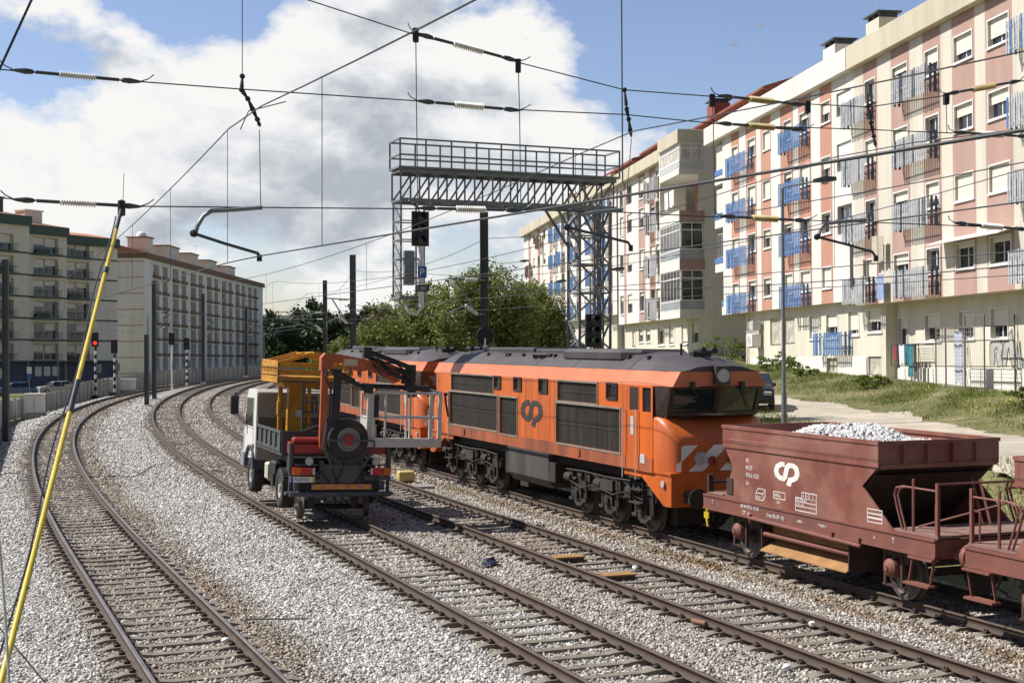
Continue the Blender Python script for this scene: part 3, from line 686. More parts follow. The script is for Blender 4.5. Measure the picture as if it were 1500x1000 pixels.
for a, b, c, d, dr in encl: window(b2, a, b, c, d, drop=dr, panes=3, surround=False, shutter='white' if dr else 'shut')
for k, z in enumerate((11.75, 8.98, 6.2, 3.45)):
    rack(b2, -18.0, -14.3, z, z + 1.12, m='slatb', side='slatb'); rack(b2, -8.9, -5.75, z - .02, z + 1.15, m='slatb', side='slatb', gaps=[(.12, .17)] if k % 2 else [])
gfw = [(-14.9, -14.4, 1.3, 2.7), (-13.0, -11.3, 1.45, 3.0), (-10.7, -9.1, 1.5, 3.0), (-6.95, -5.7, 1.75, 2.95), (-4.65, -3.2, 1.75, 2.95), (-1.85, -.65, 1.85, 2.97)]
low = [(-12.7, -11.4, .12, .7), (-10.1, -9.1, .12, .7), (-4.6, -3.2, -.2, .72)]
mb = MB(); wall_holes(mb, -17.2, 0, -2.2, 3.46, gfw + low, y=.45, mi=0, rev=0)
mb._add([(-17.2, .45, -2.2), (-17.2, 12, -2.2), (-17.2, 12, 3.46), (-17.2, .45, 3.46)], [(0, 1, 2, 3)], 0); mb.build('ground_floor_wall', MT['gfyellow'], b2)
mb = MB(); wall_holes(mb, -16.2, .3, -2.2, .80, [(a, b, c, d - .0) for a, b, c, d in low if d < .8], y=.40, depth=.05, mi=0, rev=0); mb.build('plinth', MT['dado'], b2)
for (a, b, c, d), dr in zip(gfw, (.98, .95, .95, .97, .55, .8)): window(b2, a, b, c, d, y=.45, drop=dr, shutter='shut' if a > -8 else 'curtain', surround=a > -8)
for a, b, c, d in low: window(b2, a, b, c, d, y=.45, drop=.97, surround=False, shutter='curtain')
rack(b2, -5.2, -1.5, .85, 2.0, y=.45, m='slatb', side='slatb', gaps=[(.18, .22), (.3, .34)])
MB().tube([(-16.7, .35, -1.2), (-16.7, .35, 3.3)], .05, 6).build('drain_pipe', MT['dado'], b2)
ac = thing('air_conditioner', 'white air conditioning unit bolted to the pale yellow ground floor wall', 'air conditioner', mat=BM @ Matrix.Translation((-15.0, .1, 1.4)))
MB().box(-.15, .75, -.3, .25, 0, .75, bev=.03).build('casing', MT['white'], ac); MB().lathe([(.27, 0), (.27, -.015), (.2, -.015), (.2, -.005)], (.25, -.3, .38)).build('fan_grille', MT['frame'], ac)
MB().box(-.1, .05, -.2, .3, -.06, 0).box(.55, .7, -.2, .3, -.06, 0).build('bracket', MT['frame'], ac)
MB().box(.15, .75, -.25, .25, .95, 1.5, bev=.03).build('upper_unit', MT['frame'], ac)
def chimney(M, x, y, z, w, h, label, m='ivory'):
    c = thing('chimney', label, 'chimney', mat=M @ Matrix.Translation((x, y, z))); mb = MB().box(-w / 2, w / 2, -w * .35, w * .35, 0, h)
    mb.build('chimney_stack', MT[m], c); mb = MB().box(-w * .56, w * .56, -w * .42, w * .42, h + .24, h + .31)
    for sx in (-.4, 0, .4): mb.box(w * sx - .07, w * sx + .07, -w * .3, w * .3, h, h + .22)
    mb.build('chimney_cap', MT['dsteel'], c); return c
chimney(BM, -.85, 1.9, 15.1, 1.5, 2.0, 'tall pale chimney with flat cap where the white and cream cornices meet', 'cream'); chimney(BM, -6.2, 1.9, 15.1, 1.6, 1.95, 'low white chimney with a two slot cap on the white block', 'ivory')
def aerial(M, x, y, z, h, label):
    a = thing('tv_aerial', label, 'aerial', mat=M @ Matrix.Translation((x, y, z))); MB().tube([(0, 0, 0), (0, 0, h)], .02, 4).build('mast', MT['frame'], a)
    mb = MB().tube([(-.5, 0, h - .15), (.5, 0, h - .15)], .012, 4)
    for k in range(6): mb.tube([(-.45 + .18 * k, -.3, h - .15), (-.45 + .18 * k, .3, h - .15)], .008, 4)
    mb.build('antenna', MT['frame'], a); return a
aerial(BM, -1.5, 1.9, 17.3, 3.5, 'thin television aerial above the tall pale chimney')

# --- cream block with the glazed corner bays, further off
BM3 = level((12.35, 90, 3.9), (.155, -.988, 0))
b3 = thing('apartment_building', 'cream apartment block with stacked glazed corner bays, behind the white block', 'apartment building', group='apartment blocks right of the railway', mat=BM3)
FL3 = [3.55, 6.85, 10.05, 12.35]; mc = [(-21.3, -20.2), (-18.9, -17.3), (-14.9, -13.4), (-11.6, -10.3), (-9.9, -8.6), (-6.8, -5.6)]
st3 = [(-20.0, -19.2), (-15.2, -13.1), (-11.9, -10.0), (-7.1, -5.2)]
mb = MB(); holes = [(a, b, z, z + 1.5) for a, b in mc for z in FL3]; wall_holes(mb, -22, -4.2, 2.7, 14.2, holes, mi=bands(st3, 0, 1), rev=2)
mb._add([(-22, .03, 2.7), (1, .03, 2.7), (1, 13, 2.7), (-22, 13, 2.7)], [(0, 1, 2, 3)], 3); mb._add([(.9, 0, -2), (.9, 13, -2), (.9, 13, 14.2), (.9, 0, 14.2)], [(0, 1, 2, 3)], 0)
mb.build('wall', [MT['ivory'], MT['pink'], MT['reveal'], MT['soffit']], b3)
mb = MB(); gw = [(-19.3, -18.4, .8, 2.2), (-17.2, -15.9, 1.2, 2.3), (-15, -13.7, 1.2, 2.3), (-11.4, -9.6, .9, 2.2), (-8.3, -7, .9, 2.3), (-5, -3.4, .9, 2.3), (-2.4, -.8, .9, 2.3)]
wall_holes(mb, -22, .9, -3, 2.7, gw, y=.5, mi=0, rev=0); mb.build('ground_floor_wall', MT['gfyellow'], b3)
for a, b, c, d in gw: window(b3, a, b, c, d, y=.5, drop=random.choice((.2, .5, .9)))
MB().box(-22, -4.4, .42, .6, -3, .55).build('plinth', MT['dado'], b3)
for c, (a, b) in enumerate(mc):
    for k, z in enumerate(FL3): window(b3, a, b, z, z + 1.5, drop=(.3, .9, .0, .5, .95, .6, .2)[(c * 3 + k * 2) % 7], surround=c % 2 == 0)
for k, z in enumerate((2.75, 5.95, 9.2, 11.6)): rack(b3, -11.7, -8.0, z, z + 1.6, m='slatw', side='slatr', gaps=[(.3, .5)])
MB().box(-22.3, 1.0, -.45, .4, 14.2, 15.1, bev=.02).box(-4.0, 1.05, -1.45, -.4, 14.2, 15.1).box(.4, 1.0, .4, 13, 14.2, 15.1).build('cornice', MT['cornice'], b3)
MB().box(-22, .4, .4, 13, 14.3, 15.0).build('roof', MT['soffit'], b3)
MB().prism([(-21.5, 15), (-21.5, 16.9), (-13.2, 16.9), (-13.2, 15)], 2.2, 12, 'y').prism([(-13.0, 15), (-13.0, 17.4), (3.6, 17.4), (3.6, 15)], 4.0, 12.5, 'y').build('attic_wall', MT['brick'], b3)
MB().prism([(1.8, 17.0), (1.8, 16.85), (12.3, 16.85), (12.3, 17.0), (7, 18.1)], -21.8, -13.25, 'x').prism([(3.5, 17.5), (3.5, 17.35), (12.9, 17.35), (12.9, 17.5), (8, 18.9)], -13.2, 3.9, 'x').build('attic_roof', MT['tile'], b3)
mb = MB()                                                            # slabs and bands of the bay tower
for z, h, mi in ((2.55, .55, 0), (5.75, .75, 1), (8.95, .75, 1), (12.1, .35, 0)):
    mb.box(-4.0, .98, -1.35, .0, z, z + h, mi if mi == 0 else 0); mb.box(.982, 1.0, -1.35, .4, z, z + h, mi); mb.box(-4.0, .98, 0, 2.6, z, z + h, 0)
mb.box(-4.2, -4.0, -1.3, .6, 2.7, 14.2, 0); mb.box(.85, .975, .35, 3.2, 2.7, 9.6, 0); mb.box(.85, .975, .35, 3.2, 12.3, 14.2, 0); mb.box(-3.9, .8, 1.2, 1.4, 9.7, 12.1, 2)
mb.build('bay', [MT['ivory'], MT['pink'], MT['orange_r']], b3)
for z, d in ((3.1, 2.65), (6.5, 2.4), (12.45, 1.75)):
    bw = empty('glazed_bay', parent=b3); fr = MB(); gl = MB(); rl = MB(); 
    for k in range(7): fr.box(-3.95 + k * .8, -3.89 + k * .8, -1.3, -1.24, z + .6, z + d)
    for k in range(3): fr.box(.9, .96, -1.25 + k * .74, -1.19 + k * .74, z + .6, z + d)
    for zz in (z + .6, z + d * .78, z + d - .06): fr.box(-3.95, .94, -1.31, -1.235, zz, zz + .07); fr.box(.895, .97, -1.25, .3, zz, zz + .07)
    gl.box(-3.9, .9, -1.285, -1.265, z + .6, z + d); gl.box(.915, .935, -1.24, .27, z + .6, z + d)
    for k in range(4): rl.box(-3.95, .97, -1.33, -1.29, z + .02 + k * .15, z + .12 + k * .15); rl.box(.97, 1.0, -1.29, .3, z + .02 + k * .15, z + .12 + k * .15)
    fr.build('frame', MT['white'], bw); gl.build('pane', MT['curtain'] if z > 9 else MT['bayg'], bw); rl.build('railing', MT['slatw'] if z < 9 else MT['white'], bw)
washing(BM3, -3.2, -1.2, 11.3, .9, 1.2, cl('white_cloth', (.72, .72, .70)), 'white cloth hanging on the open balcony of the cream corner bays'); washing(BM3, -1.9, -1.2, 11.3, 1.0, 1.1, cl('white_cloth', (.7, .7, .69)), 'second white cloth on the open balcony, right of the first')
chimney(BM3, -10.8, 5.2, 17.6, 1.8, 1.5, 'dark red chimney on the far cream block roof', 'brick')
aerial(BM3, -3.5, 4, 17.5, 4.6, 'tall television aerial above the dark red roof, left one'); aerial(BM3, 2.0, 4, 18.5, 3.6, 'television aerial beside the dark red chimney')

# --- long block at the far end
BM4 = BM3
b4 = thing('apartment_building', 'far cream apartment block behind the signal gantry with blue and brown racks', 'apartment building', group='apartment blocks right of the railway', mat=BM4)
c4 = [-66, -63, -60, -56.5, -52.5, -49.5, -46, -42, -38.5, -35, -31.5, -28, -25]; mb = MB(); F4 = [4.6, 7.45, 10.3, 13.0]
holes = [(a - .65, a + .65, z, z + 1.1) for a in c4 for z in F4]; wall_holes(mb, -70, -22.6, 3.6, 14.4, holes, mi=bands([(a - .9, a + .9) for a in c4[::2]], 0, 1), rev=2)
mb._add([(-70, .03, 3.6), (-22.6, .03, 3.6), (-22.6, 12, 3.6), (-70, 12, 3.6)], [(0, 1, 2, 3)], 0); mb._add([(-22.6, 0, -3), (-22.6, 12, -3), (-22.6, 12, 15), (-22.6, 0, 15)], [(0, 1, 2, 3)], 0); mb._add([(-70, 0, 3.6), (-70, 12, 3.6), (-70, 12, 15), (-70, 0, 15)], [(0, 1, 2, 3)], 0)
mb.build('wall', [MT['ivory'], MT['pink'], MT['reveal']], b4); MB().box(-69.5, -22.6, .6, 11, -4, 3.6).build('ground_floor_wall', MT['gfyellow'], b4)
MB().box(-70.4, -22.62, -.5, .4, 14.4, 15.4, bev=.02).box(-70.4, -69.9, .4, 12, 14.4, 15.4).build('cornice', MT['cornice'], b4); MB().box(-69.8, -22.7, .4, 12, 14.5, 15.1).build('roof', MT['soffit'], b4)
MB().prism([(-52, 15.1), (-52, 16.8), (-24, 16.8), (-24, 15.1)], 2, 11, 'y').build('attic_wall', MT['brick'], b4); MB().prism([(1.6, 16.9), (1.6, 16.7), (11.4, 16.7), (11.4, 16.9), (6.5, 18.2)], -52.5, -23.5, 'x').build('attic_roof', MT['tile'], b4)
for i, a in enumerate(c4):
    for k, z in enumerate(F4): window(b4, a - .65, a + .65, z, z + 1.1, drop=((i * 7 + k * 3) % 5) * .24, surround=False)
for i, (a, m) in enumerate(((-66.5, 'slatr'), (-59.5, 'slatr'), (-51.5, 'slatb'), (-47.5, 'slatb'), (-41, 'slatb'), (-33, 'slatb'), (-27, 'slatb'))):
    for k, z in enumerate((3.7, 6.5, 9.35, 12.1)):
        if (i + k) % 4 != 3 or i > 1: rack(b4, a, a + 2.6, z, z + 1.35, m=m, side='slatr' if m == 'slatr' else 'slatb', pitch=.2)
# ------------------------------------------------------------------ locomotives
def paint(name, c, **k): return mat(name, c, k.pop('rough', .38), 0, k.pop('var', .10), k.pop('scale', 1.2), **k)
MT['orange'] = paint('orange_paint', (.64, .132, .019), dirt=(.25, .068, .028), dirt_amt=.8, streak=True, dscale=1.0)
MT['orange_top'] = paint('faded_orange_paint', (.60, .165, .06), rough=.45, dirt=(.32, .09, .045), dirt_amt=.6)
MT['orange_low'] = paint('grimy_orange_paint', (.40, .10, .035), rough=.6, dirt=(.05, .036, .032), dirt_amt=1.0, streak=True, dscale=.9)
MT['roof'] = paint('sooty_roof_paint', (.06, .05, .053), rough=.62, var=.3, dirt=(.035, .03, .03), dirt_amt=.9, dscale=.7)
MT['louvre'] = mat('dirty_louvre', (.05, .043, .032), .65, .1, .4, 3, dirt=(.028, .025, .022), dirt_amt=.8, streak=True)
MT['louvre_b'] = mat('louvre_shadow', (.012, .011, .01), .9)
MT['cab_black'] = paint('brown_black_cab_band', (.045, .028, .024), rough=.35)
MT['under'] = mat('oily_underframe', (.022, .018, .015), .85, .0, .45, 4, dirt=(.07, .055, .043), dirt_amt=.5, dscale=3)
MT['under_l'] = mat('dusty_bogie_castings', (.042, .034, .027), .9, .0, .4, 5, dirt=(.025, .021, .018), dirt_amt=.8, dscale=3)
MT['tank'] = mat('grimy_fuel_tank', (.06, .055, .053), .6, .1, .4, 2, dirt=(.15, .115, .085), dirt_amt=.7, streak=True)
MT['logo'] = paint('dark_logo', (.045, .038, .036)); MT['tyre_steel'] = mat('worn_wheel', (.13, .11, .095), .5, .5, .3, 5)
MT['lens'] = mat('lamp_glass', (.45, .45, .43), .1, 0, .1, 8, spec=.8); MT['white_s'] = paint('grubby_white_stripe', (.78, .77, .74))
def sidebox(mb, x0, x1, z0, z1, y0, y1, mi=0): return mb.box(x0, x1, min(y0, y1), max(y0, y1), z0, z1, mi)
LOGO = [(.50, 1.0), (.28, 1.0), (.08, .86), (.0, .66), (.0, .55), (.06, .36), (.24, .24), (.42, .22), (.52, .34), (.64, .88), (.76, 1.0), (.98, 1.0), (1.16, .88), (1.22, .68), (1.22, .56), (1.14, .36), (.96, .24), (.82, .22), (.72, -.12)]
def hull(x, zt=1.0, w=1.45, dz=0):
    "cross-section of the body from sill to roof at station x"
    pts = [(w, 1.95), (w, 3.72), (w - .2, 4.07), (w - .42, 4.26 + dz), (w * .45, 4.46 + dz), (0, 4.52 + dz)]
    return [(x, y, z) for y, z in pts] + [(x, -y, z) for y, z in pts[-2::-1]]
def make_loco():
    t = thing('diesel_locomotive', 'orange diesel locomotive with grey roof facing the red wagons, in full view', 'locomotive', group='orange diesel locomotives coupled together')
    XB = 6.9
    b = MB()                                                          # sides with real openings behind the louvres
    ops = [(-6.61, -2.58, 3.14, 3.69), (-6.8, -2.22, 1.97, 3.08), (-2.0, -.55, 1.93, 3.07), (2.52, 5.12, 3.14, 3.68), (2.42, 6.48, 1.94, 3.06),
           (-2.46, -1.95, 3.36, 3.68), (-.78, -.24, 3.35, 3.68), (1.2, 1.76, 3.35, 3.68), (5.74, 6.28, 3.34, 3.68)]
    for s in (-1, 1):
        T = Matrix.Identity(4) if s < 0 else Matrix.Rotation(math.pi, 4, 'Z')
        wall_holes(b.at(T), -8.25, 8.25, 1.9, 3.72, [o for o in ops] + [(7.0, 7.5, 3.08, 3.66), (7.7, 8.15, 3.06, 3.66)] , y=-1.45, depth=.12, mi=0, rev=0)
    b.at(Matrix.Identity(4)).build('body', MT['orange'], t)
    trim = mat('louvre_trim', (.30, .27, .22), .5, .3)
    for s in (-1, 1):
        T = Matrix.Identity(4) if s < 0 else Matrix.Rotation(math.pi, 4, 'Z')
        for k, (a, c, z0, z1) in enumerate(ops):
            if k < 5:
                lo = MB().at(T); bk = MB().at(T); fr = MB().at(T); n = int((c - a) / .075)
                for i in range(n): lo.box(a + .01 + i * (c - a) / n, a + .01 + i * (c - a) / n + .045, -1.41, -1.37, z0, z1)
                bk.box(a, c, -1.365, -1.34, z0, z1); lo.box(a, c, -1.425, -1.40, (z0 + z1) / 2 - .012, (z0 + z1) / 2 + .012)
                for z in (z0 - .045, z1): fr.box(a - .04, c + .04, -1.475, -1.452, z, z + .045)
                for x in (a - .04, c): fr.box(x, x + .04, -1.474, -1.453, z0, z1)
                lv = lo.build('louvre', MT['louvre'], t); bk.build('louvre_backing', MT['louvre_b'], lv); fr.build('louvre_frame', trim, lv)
            else:
                wn = MB().at(T).box(a - .05, c + .05, -1.485, -1.452, z1, z1 + .05).box(a - .05, c + .05, -1.485, -1.452, z0 - .05, z0); wn.box(a - .05, a, -1.484, -1.452, z0, z1).box(c, c + .05, -1.484, -1.452, z0, z1)
                w = wn.build('engine_room_window', MT['black'], t); MB().at(T).box(a, c, -1.42, -1.40, z0, z1).build('pane', MT['glass'], w)
    # panel seams and doors on the sides
    sm = MB()
    for x in (-.35, .12, .62, 1.1, 1.95, 2.3, -2.12): sm.box(x, x + .012, -1.4535, -1.449, 1.95, 3.68)
    for x in (-8.0, 6.62, 6.86, 7.55): sm.box(x, x + .014, -1.4535, -1.449, 1.5, 3.7)
    sm.split('panel_seam', MT['cab_black'], t)
    # lower sill
    b = MB()
    for s in (-1, 1): sidebox(b, -8.2, 8.25, 1.58, 1.93, s * 1.30, s * 1.462)
    for x in (-5.4, 3.9): b.box(x, x + .16, -1.50, -1.462, 1.68, 1.86)
    b.split('sill', MT['orange_low'], t)
    # coved upper side and roof; both ends drop towards the cab fronts
    b = MB(); c = MB(); d = MB()
    st = [(-9.02, -.30, 1.28), (-8.4, -.13, 1.40), (-7.6, -.02, 1.45), (-6.6, 0, 1.45), (6.6, 0, 1.45), (7.6, -.02, 1.45), (8.4, -.13, 1.40), (9.02, -.30, 1.28)]
    def rsec(x, dz, w):
        k = 1.0 if abs(x) < 8.9 else .8
        return [(x, w - .22, 4.075), (x, w - .45, 4.27 + dz * .5), (x, w * .5, 4.45 + dz * .9), (x, 0, 4.53 + dz), (x, -w * .5, 4.45 + dz * .9), (x, -w + .45, 4.27 + dz * .5), (x, -w + .22, 4.075)]
    b.loft([rsec(*q) for q in st]); b.build('roof', MT['roof'], t, smooth=35)
    cv = lambda x, w: [(x, w, 3.70), (x, w, 3.72), (x, w - .21, 4.07), (x, -w + .21, 4.07), (x, -w, 3.72), (x, -w, 3.70)]
    c.loft([cv(x, w) for x, w in ((-9.0, 1.30), (-8.2, 1.40), (-7.4, 1.452), (7.4, 1.452), (8.2, 1.40), (9.0, 1.30))]); c.build('cant_rail', MT['orange_top'], t, smooth=20)
    for x in (-5.0, -.6, 2.2, 6.4):
        pass
    rs = MB()
    for x in (-6.5, -3.4, .2, 3.0, 6.5): rs.loft([[(x + dx, y * 1.004, z + .006) for _, y, z in rsec(x, 0, 1.45)] for dx in (0, .03)], closed=False)
    for x in (-4.6, -2.9, -2.7, -1.5, .6, .95, 3.6, 5.8, 6.9): rs.box(x, x + .10, -.92, -.82, 4.34, 4.44)
    for k in range(2):
        for i in range(6): rs.box(-.3 + k * .5 + i * .05, -.27 + k * .5 + i * .05, -1.05 + .03 * i, -.80, 4.30, 4.41)
    rs.build('roof_seam', MT['cab_black'], t)
    h = MB(); h.prism([(-5.9, -.55), (-1.4, -.55), (-1.4, .55), (-5.9, .55)], 4.44, 4.62, 'z', 0, .04); h.prism([(-1.1, -.6), (1.8, -.6), (1.8, .6), (-1.1, .6)], 4.44, 4.58, 'z', 0, .03)
    h.prism([(1.9, -1.0), (5.6, -1.0), (6.0, -.6), (6.0, .6), (5.6, 1.0), (1.9, 1.0)], 4.25, 4.60, 'z', 0, .09); h.build('roof_hatch', MT['roof'], t)
    h = MB(); 
    for sx in (-1, 1):
        for y in (-.16, .16): h.tube([(sx * 8.05, y, 4.56), (sx * 8.5, y, 4.58)], .05, 8, 0, .09)
        h.box(sx * 7.95, sx * 8.15, -.25, .25, 4.42, 4.54); h.tube([(sx * 7.7, -.35, 4.45), (sx * 7.7, -.35, 4.75)], .035, 6)
    h.split('horn', MT['black'], t, 'x', smooth=40)
    # cab fronts
    for s in (-1, 1):
        T = Matrix.Identity(4) if s > 0 else Matrix.Rotation(math.pi, 4, 'Z')
        cb = MB().at(T)                                               # dark band with window openings: front in two facets, leaning out at the top
        lowp = [(6.9, -1.447), (8.2, -1.40), (8.62, -1.27), (8.86, 0), (8.62, 1.27), (8.2, 1.40), (6.9, 1.447)]; top = [(6.9, -1.449), (8.25, -1.41), (8.90, -1.30), (9.08, 0), (8.90, 1.30), (8.25, 1.41), (6.9, 1.449)]
        def facet(mb, k, u0, u1, v0, v1, off, mi=0, th=.02):
            A, Bq = Vector((*lowp[k], 2.98)), Vector((*lowp[k + 1], 2.98)); D, Cq = Vector((*top[k], 3.71)), Vector((*top[k + 1], 3.71))
            f = lambda u, v: (A.lerp(Bq, u)).lerp(D.lerp(Cq, u), v); nrm = (Bq - A).cross(D - A).normalized()
            q = [f(u0, v0), f(u1, v0), f(u1, v1), f(u0, v1)]; mb._add([p + nrm * off for p in q] + [p + nrm * (off - th) for p in q], [(0, 1, 2, 3), (7, 6, 5, 4), (0, 4, 5, 1), (1, 5, 6, 2), (2, 6, 7, 3), (3, 7, 4, 0)], mi)
        def holed(k, u0, u1, v0, v1):
            facet(cb, k, 0, 1, 0, v0, 0); facet(cb, k, 0, 1, v1, 1, 0); facet(cb, k, 0, u0, v0, v1, 0); facet(cb, k, u1, 1, v0, v1, 0)
        holed(2, .10, .90, .14, .9); holed(3, .10, .90, .14, .9); facet(cb, 1, 0, 1, 0, 1, 0); facet(cb, 4, 0, 1, 0, 1, 0)
        holed(0, .58, .96, .12, .94); holed(5, .04, .42, .12, .94)
        o = cb.build('cab_window_band', MT['cab_black'], t)
        g = MB().at(T)
        for k in (2, 3): facet(g, k, .10, .90, .14, .9, -.03, 0, .015)
        g.build('windscreen', MT['glass'], o)
        g = MB().at(T); facet(g, 0, .58, .96, .12, .94, -.02, 0, .015); facet(g, 5, .04, .42, .12, .94, -.02, 0, .015); g.build('side_window', MT['glass'], o)
        g = MB().at(T)
        for k, u in ((2, .45), (3, .5)):
            A = Vector((*lowp[k], 2.98)).lerp(Vector((*lowp[k + 1], 2.98)), u + .25); Z = Vector((*top[k], 3.71)).lerp(Vector((*top[k + 1], 3.71)), u - .05)
            g.tube([Z + Vector((.05, 0, -.02)), A + Vector((.09, 0, .18))], .014, 5); g.box(Z.x - .05, Z.x + .12, Z.y - .05, Z.y + .05, 3.64, 3.82)
        g.build('wiper', MT['black'], o)
        g = MB().at(T).box(8.5, 8.6, -.9, -.5, 2.6, 3.2).box(8.0, 8.3, -.8, -.3, 2.4, 3.3).box(8.0, 8.3, .3, .8, 2.4, 3.3); g.build('cab_desk', MT['under'], o)
        # orange brow with the top headlamp
        ho = MB().at(T); ho.loft([[(8.72, -.22, 3.80), (8.72, .22, 3.80), (8.72, .22, 4.33), (8.72, -.22, 4.33)], [(9.15, -.19, 3.75), (9.15, .19, 3.75), (9.15, .19, 4.20), (9.15, -.19, 4.20)]], 0); oo = ho.build('headlamp_housing', MT['roof'], t)
        MB().at(T).lathe([(.165, 9.145), (.165, 9.175), (.14, 9.18), (.13, 9.165), (.06, 9.155)], (0, 0, 3.97), 'x', 20).build('headlamp', MT['lens'], oo, smooth=40)
        # nose
        N = []
        def nsec(x, w, zt, zb, r=.16):
            return [(x, -w, zb), (x, -w, zt - r), (x, -w + r * .3, zt - r * .3), (x, -w + r, zt), (x, w - r, zt), (x, w - r * .3, zt - r * .3), (x, w, zt - r), (x, w, zb)]
        nz = MB().at(T).loft([nsec(6.9, 1.448, 2.985, 1.6, .02), nsec(8.1, 1.445, 2.985, 1.6, .04), nsec(8.55, 1.42, 2.93, 1.6, .12), nsec(8.80, 1.37, 2.76, 1.6, .16), nsec(8.95, 1.30, 2.62, 1.61, .18), nsec(9.04, 1.22, 2.52, 1.62, .18), nsec(9.08, 1.14, 2.45, 1.63, .18)])
        nz.build('nose', MT['orange'], t, smooth=50)
        rl = MB().at(T).tube([(8.5, -1.25, 2.96), (8.62, -1.2, 3.02), (8.86, 0, 3.03), (8.62, 1.2, 3.02), (8.5, 1.25, 2.96)], .02, 6); rl.build('nose_handrail', MT['frame'], t)
        st_ = MB().at(T)
        def clip(pts, lim):
            for sg in (1, -1):
                out = []
                for i in range(len(pts)):
                    p, q = pts[i - 1], pts[i]; pi, qi = sg * p[0] <= lim, sg * q[0] <= lim
                    if pi != qi: u = (sg * lim - p[0]) / (q[0] - p[0]); out.append((sg * lim, p[1] + u * (q[1] - p[1])))
                    if qi: out.append(q)
                pts = out
                if len(pts) < 3: return []
            return pts
        for k in range(-2, 3):
            y0 = k * .86 - .38
            pts = clip([(y0 - .55, 1.67), (y0 - .14, 1.67), (y0 + .58, 2.30), (y0 + .17, 2.30)], 1.12)
            if pts: st_.prism(pts, 9.084, 9.088, 'x')
        st_.loft([[(9.045, -1.225, 1.67), (9.088, -1.12, 1.67), (9.088, -1.12, 1.93), (9.045, -1.225, 1.84)], [(9.049, -1.23, 1.67), (9.09, -1.12, 1.67), (9.09, -1.12, 1.93), (9.049, -1.23, 1.84)]])
        st_.build('warning_stripe', MT['white_s'], t)
        hl = MB().at(T)
        for y in (-.62, .62): hl.lathe([(.15, 9.08), (.16, 9.16), (.13, 9.17), (.1, 9.14), (.03, 9.13)], (0, y, 1.98), 'x', 18)
        hl.split('headlight', MT['lens'], t, smooth=40); hl = MB().at(T)
        for y in (-.28, .28): hl.lathe([(.10, 9.08), (.11, 9.14), (.08, 9.15), (.02, 9.12)], (0, y, 1.92), 'x', 16)
        hl.split('marker_light', MT['red'], t, smooth=40)
        # buffer beam, skirt, buffers, coupling
        bb = MB().at(T); bb.box(9.0, 9.1, -1.40, 1.40, .82, 1.62, bev=.015)
        for y in (-1.40, 1.37): bb.prism([(6.6, 1.62), (6.6, 1.42), (7.6, 1.42), (8.72, .82), (9.0, .82), (9.0, 1.62)], y, y + .03, 'y')
        bb.box(8.1, 9.12, -1.43, 1.43, 1.585, 1.64); bb.build('buffer_beam', MT['orange'], t)
        for y in (-.93, .93):
            bf = MB().at(T).box(9.1, 9.34, y - .13, y + .13, .93, 1.2).lathe([(.10, 9.3), (.10, 9.52), (.24, 9.54), (.25, 9.58), (.2, 9.6)], (0, y, 1.06), 'x', 20); bf.build('buffer', MT['under_l'], t, smooth=40)
        MB().at(T).tube([(9.1, 0, 1.0), (9.3, 0, .95), (9.4, 0, .75)], .05, 6).tube([(9.1, -.35, .95), (9.3, -.35, .6), (9.15, -.3, .45)], .03, 6).tube([(9.1, .35, .95), (9.32, .35, .6), (9.15, .3, .45)], .03, 6).build('coupling', MT['under'], t)
        pl = MB().at(T).lathe([(.085, -1.44), (.085, -1.462)], (8.75, 0, 1.36), 'y', 14); pl.lathe([(.085, 1.44), (.085, 1.462)], (8.75, 0, 1.36), 'y', 14); pl.split('step_lamp', MT['lens'], t)
        hr = MB().at(T)
        for x in (6.75, 7.48):
            for sy in (-1, 1): hr.tube([(x, sy * 1.47, 3.05), (x + .02, sy * 1.53, 3.1), (x + .02, sy * 1.53, 2.9), (x, sy * 1.53, 1.35)], .016, 5)
        hr.split('handrail', MT['frame'], t)
        dr = MB().at(T)
        for sy in (-1, 1): sidebox(dr, 6.92, 7.46, 1.62, 3.05, sy * 1.456, sy * 1.463)
        dr.split('cab_door', MT['orange'], t)
        sp = MB().at(T)
        for sy in (-1, 1):
            for z in (.72, 1.05, 1.36): sidebox(sp, 6.85, 7.5, z, z + .03, sy * 1.18, sy * 1.42)
            for x in (6.83, 7.5): sidebox(sp, x, x + .03, .72, 1.6, sy * 1.30, sy * 1.36)
        sp.split('cab_step', MT['under'], t)
    pl = MB().box(7.1, 7.26, -1.475, -1.464, 2.46, 2.92).box(7.62, 7.86, -1.474, -1.45, 1.78, 2.0); pl.build('builder_plate', MT['frame'], t)
    lg = MB(); lg.ribbon(LOGO, .26, lambda u, v, o: (-.12 + u * 1.14, -1.454 - o, 2.36 + v * .62), .006); lg.build('logo', MT['logo'], t)
    lg = MB(); lg.ribbon(LOGO, .26, lambda u, v, o: (.12 - u * 1.14, 1.454 + o, 2.36 + v * .62), .006); lg.build('logo', MT['logo'], t)
    # fuel tank and underframe
    MB().prism([(-1.33, 1.5), (-1.33, .75), (-1.15, .52), (1.15, .52), (1.33, .75), (1.33, 1.5)], -1.6, 1.55, 'x', 0, .02).build('fuel_tank', MT['tank'], t)
    MB().box(-8.2, 8.2, -1.15, 1.15, 1.3, 1.6).box(-1.9, -1.65, -1.3, 1.3, .7, 1.45).box(1.6, 2.1, -1.35, 1.35, .75, 1.3).box(-.9, -.3, -1.2, 1.2, .38, .52).build('underframe', MT['under'], t)
    MB().box(-1.62, 1.57, -1.35, 1.35, 1.5, 1.56).build('tank_rail', MT['frame'], t)
    rr = random.Random(4)
